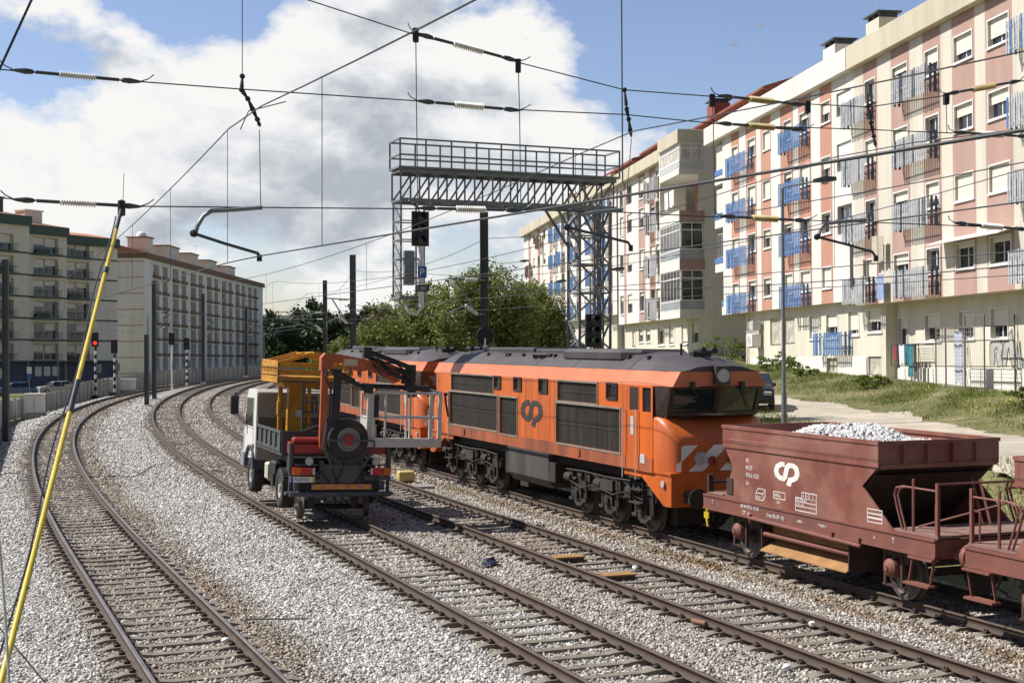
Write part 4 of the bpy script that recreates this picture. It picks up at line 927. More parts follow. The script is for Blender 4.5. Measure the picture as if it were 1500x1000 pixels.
    for s in (-1, 1):
        bg = empty('bogie', (s * 5.3, 0, 0), parent=t)
        wl = MB(); ax = MB(); fr = MB(); sp = MB(); cy = MB()
        for x in (-1.95, 0, 1.95):
            for sy in (-1, 1):
                wl = MB(); wl.lathe([(.10, sy * .78), (.45, sy * .80), (.48, sy * .80), (.575, sy * .80), (.575, sy * .83), (.545, sy * .84), (.54, sy * .94), (.47, sy * .94), (.45, sy * .90), (.18, sy * .88), (.15, sy * 1.0), (.0, sy * 1.0)], (x, 0, .545), 'y', 28); wl.build('wheel', MT['tyre_steel'], bg, smooth=40)
                fr.box(x - .22, x + .22, sy * 1.0, sy * 1.22, .38, .74, 1); fr.prism([(x - .34, .36), (x - .12, .22), (x + .12, .22), (x + .34, .36), (x + .2, .5), (x - .2, .5)], sy * 1.08, sy * 1.2, 'y', 1)
                for dx in (-.42, .42):
                    for k in range(8): sp.lathe([(.085, 0), (.105, .018), (.085, .036)], (x + dx, sy * 1.12, .46 + k * .055), 'z', 10)
                    sp.tube([(x + dx, sy * 1.12, .42), (x + dx, sy * 1.12, .95)], .05, 8)
                    fr.box(x + dx - .12, x + dx + .12, sy * 1.0, sy * 1.24, .36, .44, 1)
                cy.tube([(x - .75, sy * 1.2, .98), (x - .35, sy * 1.2, .98)], .13, 10); cy.tube([(x - .35, sy * 1.2, .98), (x - .1, sy * 1.2, .96)], .05, 8)
                cy.tube([(x + .62, sy * 1.24, 1.2), (x + .68, sy * 1.24, .5)], .045, 8, 1); cy.lathe([(.12, sy * 1.2), (.12, sy * 1.3), (.05, sy * 1.31)], (x, 0, .58), 'y', 12, 1)
        for sy in (-1, 1):
            fr.prism([(-2.7, .92), (-2.5, .72), (2.5, .72), (2.7, .92), (2.7, 1.08), (1.2, 1.18), (-1.2, 1.18), (-2.7, 1.08)], sy * 1.0, sy * 1.16, 'y'); fr.box(-.35, .4, sy * 1.16, sy * 1.3, .86, 1.14, 1)
            for k in range(9):
                x = -2.5 + k * .6; fr.box(x, x + rr.uniform(.12, .3), sy * 1.16, sy * 1.25, 1.0 + rr.uniform(-.1, .1), 1.18, k % 2)
            cy.tube([(-2.6, sy * 1.26, 1.2), (-1.4, sy * 1.27, 1.23), (0, sy * 1.26, 1.2), (1.4, sy * 1.27, 1.24), (2.6, sy * 1.26, 1.18)], .03, 5)
            cy.tube([(-2.3, sy * 1.28, .9), (-1.6, sy * 1.28, .75), (-.9, sy * 1.28, .9), (.4, sy * 1.28, .78), (1.2, sy * 1.28, .95), (2.2, sy * 1.28, .8)], .022, 5)
        for x in (-2.6, -1, 1, 2.6): fr.box(x - .1, x + .1, -1.0, 1.0, .8, 1.0)
        for x in (-1.25, .7, 2.4): fr.box(x - .42, x + .42, -.70, .70, .24, .92)
        fr.box(-2.7, 2.7, -.95, .95, 1.0, 1.28)
        for x in (-1.95, 0, 1.95): MB().tube([(x, -.79, .545), (x, .79, .545)], .09, 10).build('axle', MT['under'], bg)
        fr.build('bogie_frame', [MT['under'], MT['under_l']], bg); sp.split('coil_spring', MT['under_l'], bg, smooth=40); cy.split('brake_cylinder', [MT['under_l'], MT['under']], bg, smooth=40)
    return t
def on_track(o, p, s, flip=True):
    x, y, a = on(p, s); o.location = (x, y, 0); o.rotation_euler = (0, 0, a + (-math.pi / 2 if flip else math.pi / 2)); return o
S0 = float(lateral(PATH4, [9.2247], [22.4306])[1][0])                # reference point on the fourth track
loco = make_loco(); on_track(loco, PATH4, S0 + 20.0)

# ------------------------------------------------------------------ ballast hopper wagons
MT['wred'] = mat('oxide_red_wagon', (.195, .055, .038), .62, 0, .2, 1.4, dirt=(.31, .165, .118), dirt_amt=.9, dscale=.75, bump=.15, bscale=5)
MT['wsole'] = mat('oxide_red_frame', (.20, .07, .05), .65, 0, .15, 2, dirt=(.09, .05, .04), dirt_amt=.5)
MT['wdark'] = mat('grimy_red_running_gear', (.06, .032, .025), .85, 0, .3, 4, dirt=(.026, .02, .017), dirt_amt=.8, dscale=3)
MT['wlet'] = mat('white_stencil', (.72, .70, .66), .6, 0, .12, 9); MT['rustp'] = mat('rusty_chute', (.33, .17, .06), .8, 0, .3, 1.5, dirt=(.16, .08, .035), dirt_amt=.6, streak=True)
def make_wagon(label, hx1=2.4):
    t = thing('hopper_wagon', label, 'wagon', group='red ballast wagons')
    b = MB(); HX0, HX1 = -3.1, hx1                                    # hopper top, and rim
    Z0, Z1 = 2.45, 2.92
    for s in (-1, 1): sidebox(b, HX0, HX1, Z0, Z1, s * 1.37, s * 1.42); sidebox(b, HX0 - .02, HX1 + .02, Z1 - .05, Z1 + .02, s * 1.34, s * 1.44)
    for x in (HX0, HX1 - .05): b.box(x, x + .05, -1.37, 1.37, Z0, Z1)
    for x in (HX0 - .03, HX1 - .02): b.box(x, x + .05, -1.37, 1.37, Z1 - .05, Z1 + .02); b.box(x, x + .05, -1.37, 1.37, Z0 - .03, Z0 + .05)
    for y in (-.85, -.3, .3, .85): b.box(HX1, HX1 + .06, y - .03, y + .03, Z0 + .05, Z1 - .05).box(HX0 - .06, HX0, y - .03, y + .03, Z0 + .05, Z1 - .05)
    b.build('hopper_rim', MT['wred'], t)
    b = MB()
    for s in (-1, 1):
        b.prism([(HX0 + .04, 2.45), (-2.72, 2.03), (-3.1, 1.3), (2.85, 1.3), (HX1 - .52, 2.06), (HX1 - .06, 2.45)], s * 1.39, s * 1.355, 'y')
    b.split('side_sheet', MT['wred'], t)
    b = MB(); b._add([(HX1 - .05, -1.35, 2.45), (HX1 - .05, 1.35, 2.45), (.9, 1.35, 1.1), (.9, -1.35, 1.1)], [(0, 1, 2, 3)]); b._add([(HX0 + .05, -1.35, 2.45), (HX0 + .05, 1.35, 2.45), (-1.6, 1.35, 1.1), (-1.6, -1.35, 1.1)], [(0, 1, 2, 3)])
    b._add([(HX0 + .05, -1.33, 2.3), (HX1 - .05, -1.33, 2.3), (HX1 - .05, 1.33, 2.3), (HX0 + .05, 1.33, 2.3)], [(0, 1, 2, 3)])
    b.split('end_slope_sheet', MT['wdark'], t, 'x')
    b = MB()
    for s in (-1, 1): sidebox(b, -3.97, 3.95, 1.0, 1.3, s * 1.34, s * 1.40); sidebox(b, -3.97, 3.95, 1.28, 1.32, s * 1.25, s * 1.42); sidebox(b, -3.97, 3.95, .98, 1.02, s * 1.25, s * 1.42)
    for x in (-3.97, 3.88): b.box(x, x + .07, -1.34, 1.34, .98, 1.31)
    for x in (-2.0, .0, 1.8): b.box(x, x + .1, -1.3, 1.3, 1.0, 1.2)
    b.build('underframe', MT['wsole'], t)
    b = MB().box(2.75, 3.95, -1.34, 1.34, 1.33, 1.38).box(-3.97, -3.3, -1.3, 1.3, 1.33, 1.36).split('end_platform', mat('worn_deck', (.22, .12, .095), .8, 0, .2, 5, dirt=(.30, .22, .18), dirt_amt=.5), t, 'x')
    for y in (-1.3, 1.3):
        b = MB(); sg = 1 if y > 0 else -1
        for dx in (0, .10): b.tube([(2.95 + dx, y, 1.38), (2.80 + dx, y, 1.75), (2.72 + dx, y, 2.0), (2.78 + dx, y, 2.12), (2.95 + dx, y, 2.16), (3.1, y, 2.16)], .022, 6)
        b.tube([(3.1, y, 2.16), (3.9, y, 2.16)], .02, 6); b.tube([(3.25, y, 1.3), (3.25, y, 2.32)], .028, 6); b.beam((3.9, y, 1.05), (3.9, y, 2.3), .06, .06)
        b.tube([(3.78, y - .06 * sg, 1.35), (3.78, y - .06 * sg, 1.9), (3.88, y, 1.95)], .018, 5)
        b.build('side_railing', MT['wsole'], t)
    b = MB()
    b.tube([(3.9, -1.3, 2.28), (3.9, .6, 2.28)], .022, 6); b.tube([(2.9, -.9, 1.4), (3.9, .3, 1.9)], .02, 5); b.tube([(3.1, .4, 1.4), (2.7, .5, 2.2)], .025, 5); b.tube([(3.2, .5, 1.4), (2.8, .6, 2.2)], .025, 5)
    b.build('platform_railing', MT['wsole'], t)
    for s in (-1, 1):
        b = MB(); y = s * 1.38
        for x, dx in ((3.35, -.12), (3.92, -.12)): b.beam((x, y, 1.0), (x + dx, y, .48), .05, .02)
        sidebox(b, 3.20, 3.88, .46, .50, s * 1.3, s * 1.5); sidebox(b, 3.3, 3.95, .93, .97, s * 1.3, s * 1.48)
        b.build('step', MT['wsole'], t)
    for x in (-2.7, 2.57):
        ws = empty('wheelset', (x, 0, 0), parent=t); w = MB(); a = MB(); g = MB()
        for s in (-1, 1):
            w.lathe([(.09, s * .76), (.4, s * .79), (.505, s * .80), (.505, s * .83), (.475, s * .84), (.47, s * .94), (.40, s * .94), (.37, s * .89), (.16, s * .87), (.13, s * 1.0), (0, s * 1.0)], (0, 0, .475), 'y', 30)
            a.lathe([(.17, s * 1.05), (.19, s * 1.16), (.17, s * 1.3), (.10, s * 1.36), (.05, s * 1.37), (.05, s * 1.39), (0, s * 1.39)], (0, 0, .62), 'y', 20)
            for dx in (-.24, .24): g.box(dx - .03, dx + .03, s * 1.16, s * 1.22, .28, 1.0)
            g.box(-.32, .32, s * 1.15, s * 1.21, .26, .30); g.prism([(-.36, 1.0), (.36, 1.0), (.3, .8), (.22, .82), (-.22, .82), (-.3, .8)], s * 1.18, s * 1.2, 'y')
            for k in range(5): g.box(-.62 + .06 * k, .62 - .06 * k, s * 1.08, s * 1.15, .95 - k * .022, .97 - k * .022)
        MB().tube([(0, -.79, .475), (0, .79, .475)], .08, 10).build('axle', MT['wdark'], ws)
        w.split('wheel', MT['tyre_steel'], ws, smooth=40); a.split('axle_box', MT['wsole'], ws, smooth=40); g.split('axle_guard', MT['wdark'], ws)
    for s in (-1, 1):
        b = MB(); b.box(-1.55, 1.35, s * 1.05, s * 1.12, .62, 1.0); b.loft([[(-1.55, s * .9, .62), (1.35, s * .9, .62), (1.35, s * .9, .64), (-1.55, s * .9, .64)], [(-1.62, s * 1.40, .34), (1.4, s * 1.40, .34), (1.4, s * 1.40, .36), (-1.62, s * 1.40, .36)]]); b.build('discharge_chute', MT['rustp'], t)
        b = MB().tube([(-1.6, s * 1.28, .70), (1.38, s * 1.28, .70)], .055, 8).tube([(-2.0, s * 1.43, 1.0), (1.9, s * 1.43, .93)], .04, 8)
        for x in (-1.95, 1.0, 1.85): b.beam((x, s * 1.43, 1.08), (x, s * 1.43, .9), .03, .06)
        b.build('operating_shaft', MT['wsole'], t, smooth=40)
        b = MB()
        for x in (-1.66, 1.38): b.prism([(-.0, 1.0), (.03, 1.0), (.03, .3), (0, .3)], 0, .001) if False else b.box(x, x + .03, s * .3, s * 1.34, .34, 1.0)
        b.box(-1.6, 1.35, s * .3, s * 1.04, .4, 1.0); b.build('chute_plate', MT['wdark'], t)
    for e, s in ((-1, -1), (-1, 1), (1, -1), (1, 1)):
        x = -3.97 if e < 0 else 3.95
        MB().lathe([(.10, x), (.10, x + e * .2), (.085, x + e * .2), (.085, x + e * .32), (.23, x + e * .33), (.23, x + e * .38), (.15, x + e * .40)], (0, s * .93, 1.05), 'x', 20).build('buffer', MT['wsole'], t, smooth=40)
    MB().tube([(-4.0, 0, 1.0), (-4.3, 0, .9), (-4.4, 0, .6)], .045, 6).tube([(4.0, 0, 1.0), (4.3, 0, .9), (4.35, 0, .6)], .045, 6).tube([(-4.0, -.4, .95), (-4.3, -.4, .5), (-4.1, -.35, .4)], .028, 6).tube([(4.0, .4, .95), (4.3, .4, .5), (4.1, .35, .4)], .028, 6).split('coupling', MT['wdark'], t, 'x')
    MB().tube([(-3.75, -1.43, 1.0), (-3.75, -1.45, .82), (-3.68, -1.45, .6)], .035, 6).box(-3.85, -3.65, -1.46, -1.43, .78, .92).build('yellow_hook', MT['yellow'], t)
    MB().box(-3.97, -3.9, -1.3, -1.2, 1.3, 1.75).box(-3.97, -3.92, -1.3, 1.2, 1.55, 1.6).tube([(-3.9, -1.2, 1.78), (-3.9, -1.2, 1.3)], .03, 6).box(-2.95, -2.7, -1.41, -1.39, 1.42, 1.78).build('label_holder', MT['wdark'], t)
    # stencilled writing on the near side
    TX = lambda x, z, y=-1.392: Matrix.Translation((x, y, z)) @ Matrix.Rotation(R(90), 4, 'X')
    for s_, x, z, sz in (('40', -2.18, 2.18, .13), ('94 CP', -2.18, 2.02, .13), ('970 6 112-0', -2.18, 1.86, .13), ('Us', -2.18, 1.70, .13)): text(s_, sz, TX(x, z), MT['wlet'], 'lettering', t, sx=.8)
    for s_, x, z, sz in (('40 94 970 6 112-0', -2.38, 1.18, .115), ('CP   Us', -2.3, 1.045, .115), ('Freio KE-GP  (K)', -1.35, 1.10, .11), ('- 8.00m -', -.25, 1.12, .08), ('> 6.60m <', .5, 1.13, .08), ('6', 2.25, 1.12, .1), ('T', 2.78, 1.11, .14), ('T', -3.6, 1.12, .12), ('1', -3.35, 1.1, .09)): text(s_, sz, TX(x, z, -1.405), MT['wlet'], 'lettering', t, sx=.85)
    lg = MB(); lg.ribbon(LOGO, .26, lambda u, v, o: (-1.0 + u * .62, -1.392 - o, 1.87 + v * .38), .004); lg.build('logo', MT['wlet'], t)
    sc_ = MB(); r_ = random.Random(9)                                  # pale scratches where the loader's bucket rubs, rust blisters
    for k in range(7): x = r_.uniform(-3, 1.2); z = r_.uniform(2.5, 2.88); L_ = r_.uniform(.5, 2.2); sc_.ribbon([(x, z), (min(2.35, x + L_), z - r_.uniform(-.02, .03))], r_.uniform(.006, .014), lambda u, v, o: (u, -1.4215 - o, v), .002)
    sc_.build('scratch', mat('scraped_paint', (.36, .20, .16), .7), t)
    lg = MB(); pl = lambda u, v, o: (u, -1.392 - o, v)
    def sq(x0, z0, x1, z1, w=.016): lg.ribbon([(x0, z0), (x1, z0), (x1, z1), (x0, z1), (x0, z0 + .001)], w, pl, .003)
    sq(-1.78, 1.42, -1.5, 1.56); lg.ribbon([(-1.78, 1.56), (-1.7, 1.66), (-1.42, 1.66), (-1.5, 1.56)], .016, pl, .003); lg.ribbon([(-1.42, 1.66), (-1.42, 1.5), (-1.5, 1.42)], .016, pl, .003)
    sq(-1.1, 1.52, -.68, 1.66); sq(-.3, 1.36, .42, 1.62); sq(-.08, 1.62, .42, 1.74)
    for x in (.06, .18, .3): lg.ribbon([(x, 1.62), (x, 1.74)], .012, pl, .003)
    for z in (1.45, 1.54): lg.ribbon([(-.3, z), (.42, z)], .012, pl, .003)
    sq(2.05, 1.42, 2.48, 1.66); lg.ribbon([(2.05, 1.50), (2.48, 1.50)], .03, pl, .003); lg.ribbon([(2.05, 1.58), (2.48, 1.58)], .02, pl, .003)
    lg.build('stencil_mark', MT['wlet'], t)
    for s_, x, z, sz in (('20000kg', -1.09, 1.56, .085), ('12m', -1.0, 1.42, .09), ('A  B  C', -.05, 1.645, .085), ('28.0 32.0 36.0', -.28, 1.555, .075), ('S 28 t  32 t', -.28, 1.46, .075), ('40m3', -1.76, 1.45, .085)): text(s_, sz, TX(x, z), MT['wlet'], 'lettering', t, sx=.85)
    return t
wag = make_wagon('oxide red hopper wagon coupled to the locomotive, heaped with pale ballast')
on_track(wag, PATH4, S0 + 5.5)
index_children()
loco2 = copy_tree(loco); tag(loco2, 'second orange diesel locomotive, partly hidden behind the white basket of the crane truck'); on_track(loco2, PATH4, S0 + 20.0 + 19.25)
wag2 = make_wagon('oxide red hopper wagon cut off by the right edge of the photo', 2.78); on_track(wag2, PATH4, S0 + 5.5 - 8.66, flip=False)
# the load of stone
MT['pstone'] = ballast_mat('fresh_ballast', True)
for n_ in MT['pstone'].node_tree.nodes:
    if n_.type == 'VALTORGB':
        for e_ in n_.color_ramp.elements: e_.color = (*[.30 + .62 * c for c in e_.color[:3]], 1)
def load(T, label, n=5200):
    X = rng.uniform(-2.95, 2.25, n); Y = rng.uniform(-1.32, 1.32, n)
    def hz(X, Y): return 2.55 + .56 * np.clip(1 - np.sqrt(((X + .25) / 2.9) ** 2 + (Y / 1.7) ** 2), 0, 1) ** .85 + .04 * np.sin(X * 3 + Y * 4)
    r = rng.uniform(.03, .06, n); o = stones('ballast_load', X, Y, hz(X, Y) + .01, r, MT['pstone'], np.zeros(n)); me = o.data
    gx = np.linspace(-3.0, 2.3, 30); gy = np.linspace(-1.34, 1.34, 16)
    o.matrix_world = T; return tag(o, label, 'load of stones')
bpy.context.view_layer.update()
load(wag.matrix_world.copy(), 'heap of fresh white ballast stones loaded in the red hopper wagon')
# ------------------------------------------------------------------ road-rail crane truck on the second track
MT['tgrey'] = paint('dark_grey_truck', (.058, .066, .076), rough=.5, var=.15, dirt=(.12, .11, .10), dirt_amt=.5, dscale=2)
MT['cabw'] = paint('white_cab', (.68, .68, .66), var=.04, dirt=(.40, .38, .34), dirt_amt=.4)
MT['cabback'] = paint('grey_cab_back', (.30, .27, .245), rough=.6, dirt=(.22, .20, .18), dirt_amt=.6, streak=True)
MT['mach'] = paint('yellow_platform', (.56, .27, .012), rough=.5, dirt=(.24, .10, .015), dirt_amt=.8, dscale=2)
MT['crane'] = paint('orange_crane', (.50, .10, .032), dirt=(.20, .055, .03), dirt_amt=.75, dscale=2)
MT['alu'] = mat('basket_aluminium', (.60, .59, .55), .55, .25, .2, 3, dirt=(.24, .22, .19), dirt_amt=.6, dscale=3); MT['hose'] = mat('hydraulic_hose', (.018, .018, .018), .5, 0, .3, 10)
MT['bumperb'] = paint('blue_grey_bumper', (.22, .25, .30))
tk = thing('crane_truck', 'white road rail truck with orange loader crane and yellow work platform', 'truck')
h_ = R(21.2); tk.matrix_world = Matrix.Translation((-4.98, 36.65, .02)) @ Matrix.Rotation(h_ + math.pi / 2, 4, 'Z') @ Matrix.Rotation(R(2.0), 4, 'X')
HWD = 1.30
# chassis, bed
MB().box(-.8, 6.2, -.45, -.33, .75, 1.0).box(-.8, 6.2, .33, .45, .75, 1.0).box(-.9, -.8, -1.1, 1.1, .70, 1.3).box(.2, .4, -1.0, 1.0, .7, 1.0).box(3.6, 3.8, -1, 1, .7, 1.0).box(-.3, .5, -1.15, 1.15, 1.3, 1.62).box(.5, 4.2, -.6, .6, 1.0, 1.6).build('chassis', MT['black'], tk)
b = MB(); b.box(.55, 4.1, -HWD, HWD, 1.62, 1.72)
for y in (-HWD, HWD - .05):
    b.box(.55, 4.1, y, y + .05, 1.72, 2.28)
for sg in (-1, 1):
    for k in range(6): x = .55 + k * .69; sidebox(b, x, x + .10, 1.70, 2.30, sg * HWD, sg * (HWD + .045))
    for z in (1.72, 2.22): sidebox(b, .55, 4.1, z, z + .08, sg * HWD, sg * (HWD + .04))
b.box(.5, .55, -HWD, HWD, 1.62, 2.30).box(4.1, 4.16, -HWD, HWD, 1.62, 2.5); b.build('load_bed', MT['tgrey'], tk)
# cab
c = MB(); prof = [(4.75, 1.15), (6.72, 1.15), (6.78, 1.9), (6.72, 2.05), (6.35, 3.05), (6.1, 3.28), (4.85, 3.32), (4.72, 3.2)]
for y0, y1 in ((-1.24, -1.20), (1.20, 1.24)): c.prism(prof, y0, y1, 'y', 0)
c.loft([[(x, -1.2, z), (x, 1.2, z), (x, 1.2, z - .04), (x, -1.2, z - .04)] for x, z in prof[4:]]); c.loft([[(x, -1.2, z), (x, 1.2, z), (x - .04, 1.2, z), (x - .04, -1.2, z)] for x, z in prof[1:4]])
c.box(4.72, 4.77, -1.2, 1.2, 1.15, 2.62, 1).box(4.72, 4.77, -1.2, -.62, 2.62, 3.22, 1).box(4.72, 4.77, .28, 1.2, 2.62, 3.22, 1).box(4.72, 4.77, -.62, .28, 3.12, 3.22, 1); c.box(4.7, 4.72, .35, 1.05, 2.0, 3.1, 1, ).box(4.69, 4.71, .42, .98, 2.62, 3.0, 1, .03)
c.build('cab', [MT['cabw'], MT['cabback']], tk)
w = MB().box(4.74, 4.76, -.62, .28, 2.62, 3.12).prism([(5.25, 2.15), (6.58, 2.15), (6.25, 3.0), (5.25, 3.02)], 1.242, 1.25, 'y').prism([(5.25, 2.15), (6.58, 2.15), (6.25, 3.0), (5.25, 3.02)], -1.25, -1.242, 'y')
w.loft([[(x + .01, -1.1, z), (x + .01, 1.1, z), (x + .03, 1.1, z), (x + .03, -1.1, z)] for x, z in ((6.70, 2.12), (6.36, 3.02))]); w.split('cab_window', MT['glass'], tk, 'xy') if False else w.build('cab_window', MT['glass'], tk)
MB().box(4.95, 5.1, 1.245, 1.265, 1.5, 1.62).build('door_handle', MT['black'], tk)
MB().box(6.5, 7.05, -1.27, 1.27, .78, 1.32, bev=.06).box(6.75, 6.95, -1.2, 1.2, 1.32, 1.45).build('bumper', MT['bumperb'], tk)
for sg in (-1, 1):
    f = MB(); n = 10; secs = []
    for k in range(n + 1):
        a = math.pi * k / n; x, z = 5.4 + .74 * math.cos(a), .88 + .70 * math.sin(a); x2, z2 = 5.4 + .68 * math.cos(a), .88 + .64 * math.sin(a)
        secs.append([(x, sg * .95, z), (x, sg * 1.32, z), (x2, sg * 1.32, z2), (x2, sg * .95, z2)])
    f.loft(secs); f.build('mudguard', MT['tgrey'], tk, smooth=50)
    m = MB(); m.tube([(6.35, sg * 1.24, 3.15), (6.55, sg * 1.55, 3.12), (6.5, sg * 1.62, 3.1)], .018, 6); m.tube([(6.45, sg * 1.24, 2.1), (6.6, sg * 1.5, 2.45)], .012, 5); m.box(6.38, 6.52, sg * 1.62 - .12, sg * 1.62 + .12, 2.45, 3.05, bev=.04); m.build('wing_mirror', MT['black'], tk)
def tyre(x, y, z, r, wd, name, parent, hub='steel', axis='y'):
    s = 1 if y > 0 else -1
    prof = [(r * .56, -wd / 2), (r * .9, -wd / 2), (r * .98, -wd * .38), (r, -wd * .2), (r, wd * .2), (r * .98, wd * .38), (r * .9, wd / 2), (r * .56, wd / 2)]
    t = MB().lathe(prof, (x, y, z), axis, 30, cap=False)
    for k in range(34):                                               # tread blocks
        a = 2 * math.pi * k / 34
        for o in (-1, 1):
            ca, sa = math.cos(a + .05 * o), math.sin(a + .05 * o); q = (wd * .09 * o, wd * .44 * o)
            if axis == 'y': t.beam((x + ca * r * .995, y + q[0], z + sa * r * .995), (x + ca * r * .995, y + q[1], z + sa * r * .995), .05, .03, up=(ca, 0, sa))
    o = t.build(name, MT['rubber'], parent, smooth=40)
    h = MB().lathe([(r * .57, -wd * .5 * s), (r * .57, wd * .42 * s), (r * .5, wd * .44 * s), (r * .44, wd * .2 * s), (r * .2, wd * .15 * s), (r * .18, wd * .5 * s), (.0, wd * .5 * s)], (x, y, z), axis, 24, cap=False)
    for k in range(8): a = 2 * math.pi * k / 8; h.lathe([(.022, 0), (.022, wd * .3 * s)], ((x + math.cos(a) * r * .33, y, z + math.sin(a) * r * .33) if axis == 'y' else (x, y + math.cos(a) * r * .33, z + math.sin(a) * r * .33)), axis, 6)
    h.build('rim', MT[hub], o, smooth=40); return o
MT['hub'] = mat('dusty_wheel_hub', (.34, .33, .31), .7, .2, .2, 6)
for x in (.95, 5.4):
    for y in (-1.08, 1.08): tyre(x, y, .70, .55, .34, 'wheel', tk, 'hub')
# rail guidance wheels
for x in (-.15, 6.4):
    for sg in (-1, 1):
        y = sg * .90; g = MB().lathe([(.08, y - sg * .08), (.33, y - sg * .08), (.33, y - sg * .05), (.29, y - sg * .03), (.285, y + sg * .08), (.24, y + sg * .08), (.22, y + sg * .04), (.08, y + sg * .05), (.06, y + sg * .12), (0, y + sg * .12)], (x, 0, .30), 'y', 28)
        for k in range(4):
            a = k * math.pi / 2; g.beam((x, y + sg * .06, .30), (x + .23 * math.cos(a), y + sg * .06, .30 + .23 * math.sin(a)), .06, .02)
        g.build('rail_wheel', MT['tyre_steel'], tk, smooth=40)
    MB().tube([(x, -.85, .30), (x, .85, .30)], .07, 8).box(x - .1, x + .1, -.7, -.5, .25, .8).box(x - .1, x + .1, .5, .7, .25, .8).build('rail_axle', MT['black'], tk)
MB().box(-.22, -.08, .86, .94, -.04, .10).build('rail_brake_shoe', MT['crane'], tk)
MB().box(1.7, 2.5, .85, 1.22, .95, 1.35, bev=.06).build('air_tank', MT['black'], tk); MB().box(2.6, 3.1, .9, 1.25, .75, 1.25, bev=.05).build('fuel_cap_box', mat('cream_plastic', (.45, .42, .33)), tk); MB().lathe([(.19, 0), (.19, .3)], (2.0, .95, .82), 'y', 16).build('battery_drum', MT['black'], tk)
# tail: bar, lights, plate, stripe board, spare wheel
X0 = -1.0
MB().tube([(X0, 1.36, .72), (X0, -1.40, .72)], .075, 10).tube([(X0, .5, .72), (-.6, .5, .9)], .05, 8).tube([(X0, -.5, .72), (-.6, -.5, .9)], .05, 8).build('underrun_bar', MT['tgrey'], tk, smooth=40)
m = bpy.data.materials.new('warning_board'); m.use_nodes = True; t_ = m.node_tree; b_ = t_.nodes['Principled BSDF']; tcn = t_.nodes.new('ShaderNodeTexCoord'); sx = t_.nodes.new('ShaderNodeSeparateXYZ'); t_.links.new(tcn.outputs['Object'], sx.inputs[0])
v_ = math_n(t_, 'FRACT', math_n(t_, 'MULTIPLY', math_n(t_, 'ADD', math_n(t_, 'ABSOLUTE', math_n(t_, 'ADD', sx.outputs[1], .04)), sx.outputs[2]), 3.0)); r_ = ramp(t_, [(0, (.55, .16, .13)), (.5, (.58, .30, .02))], v_, 'CONSTANT'); t_.links.new(r_.outputs[0], b_.inputs['Base Color']); b_.inputs['Roughness'].default_value = .4
MB().box(X0 - .02, X0 + .02, -.86, .78, .84, .98).build('warning_board', m, tk)
MB().box(-.95, -.75, -.6, .5, .98, 1.5).box(-.97, -.72, -1.40, -.6, 1.08, 1.2).box(-.97, -.8, .5, 1.3, 1.02, 1.1).box(-.95, -.8, .45, .55, .8, 1.6).box(-.95, -.8, -.65, -.55, .8, 1.6).build('tail_frame', MT['tgrey'], tk)
MT['lampr'] = mat('red_lamp_glass', (.45, .02, .015), .2, 0, .1, 4); MT['lampo'] = mat('amber_lamp_glass', (.60, .15, .01), .2, 0, .1, 4)
for y0, y1, o in ((.70, 1.29, 1), (-1.40, -.82, -1)):
    L = MB().box(-1.02, -.9, y0, y1, 1.22, 1.42, 0); a = (y1 - .2, y1) if o > 0 else (y0, y0 + .2); L.box(-1.025, -1.0, a[0], a[1], 1.235, 1.41, 1); a = (y0, y0 + .06) if o > 0 else (y1 - .06, y1); L.box(-1.026, -1.0, a[0], a[1], 1.235, 1.41, 2); L.build('tail_light', [MT['lampr'], MT['lampo'], MT['frame']], tk)
    MB().lathe([(.10, -.88), (.11, -.98), (.09, -1.0), (.0, -1.0)], (0, .85 if o > 0 else -.98, 1.58), 'x', 16).build('work_lamp', MT['lens'], tk, smooth=40)
npl = empty('number_plate', (0, 0, 0), parent=tk); MB().box(-1.03, -1.01, .70, 1.36, 1.03, 1.18).build('plate', MT['white'], npl); MB().box(-1.034, -1.03, 1.28, 1.36, 1.03, 1.18).build('blue_strip', mat('plate_blue', (.04, .10, .45)), npl); MB().box(-1.034, -1.03, .70, .76, 1.03, 1.18).build('yellow_strip', MT['yellow'], npl)
text('73·69·VC', .15, Matrix.Translation((-1.032, 1.26, 1.055)) @ Matrix(((0, 0, -1, 0), (-1, 0, 0, 0), (0, 1, 0, 0), (0, 0, 0, 1))), MT['black'], 'lettering', npl, sx=.72)
MB().box(-.7, -.2, -1.35, 1.29, 1.76, 2.06).box(-.85, -.5, -1.25, 1.25, 2.06, 2.20, bev=.04).box(-.86, -.84, .2, 1.25, 1.8, 2.02).build('crane_base', MT['red'], tk)
for y in (1.30, -1.38): MB().tube([(-.75, y, .75), (-.75, y, 2.0)], .05, 8).tube([(-.75, y, 1.3), (-.75, y, 2.05)], .075, 8).box(-.88, -.62, y - .13, y + .13, .68, .75).build('outrigger_leg', MT['tgrey'], tk, smooth=40)
sw = tyre(-1.05, -.14, 2.18, .56, .30, 'spare_wheel', tk, 'hub', 'x')
MB().lathe([(.16, -1.22), (.13, -1.24), (.05, -1.25)], (0, -.14, 2.18), 'x', 14).build('spare_hub', MT['red'], tk)
b = MB().prism([(.50, 1.45), (.42, 2.6), (.46, 2.6), (.56, 1.95), (.30, 1.44), (-.55, 1.44), (-.82, 1.95), (-.80, 2.15), (-.77, 2.15), (-.78, 1.95), (-.53, 1.48), (.28, 1.48), (.52, 1.95)], -1.24, -1.18, 'x') if False else MB()
for p, q in (((.47, 2.62), (.55, 1.95)), ((.55, 1.95), (.28, 1.45)), ((.28, 1.45), (-.55, 1.45)), ((-.55, 1.45), (-.84, 1.95)), ((-.84, 1.95), (-.84, 2.15)), ((.52, 2.16), (-.84, 2.16))): b.beam((-1.22, p[0], p[1]), (-1.22, q[0], q[1]), .05, .05)
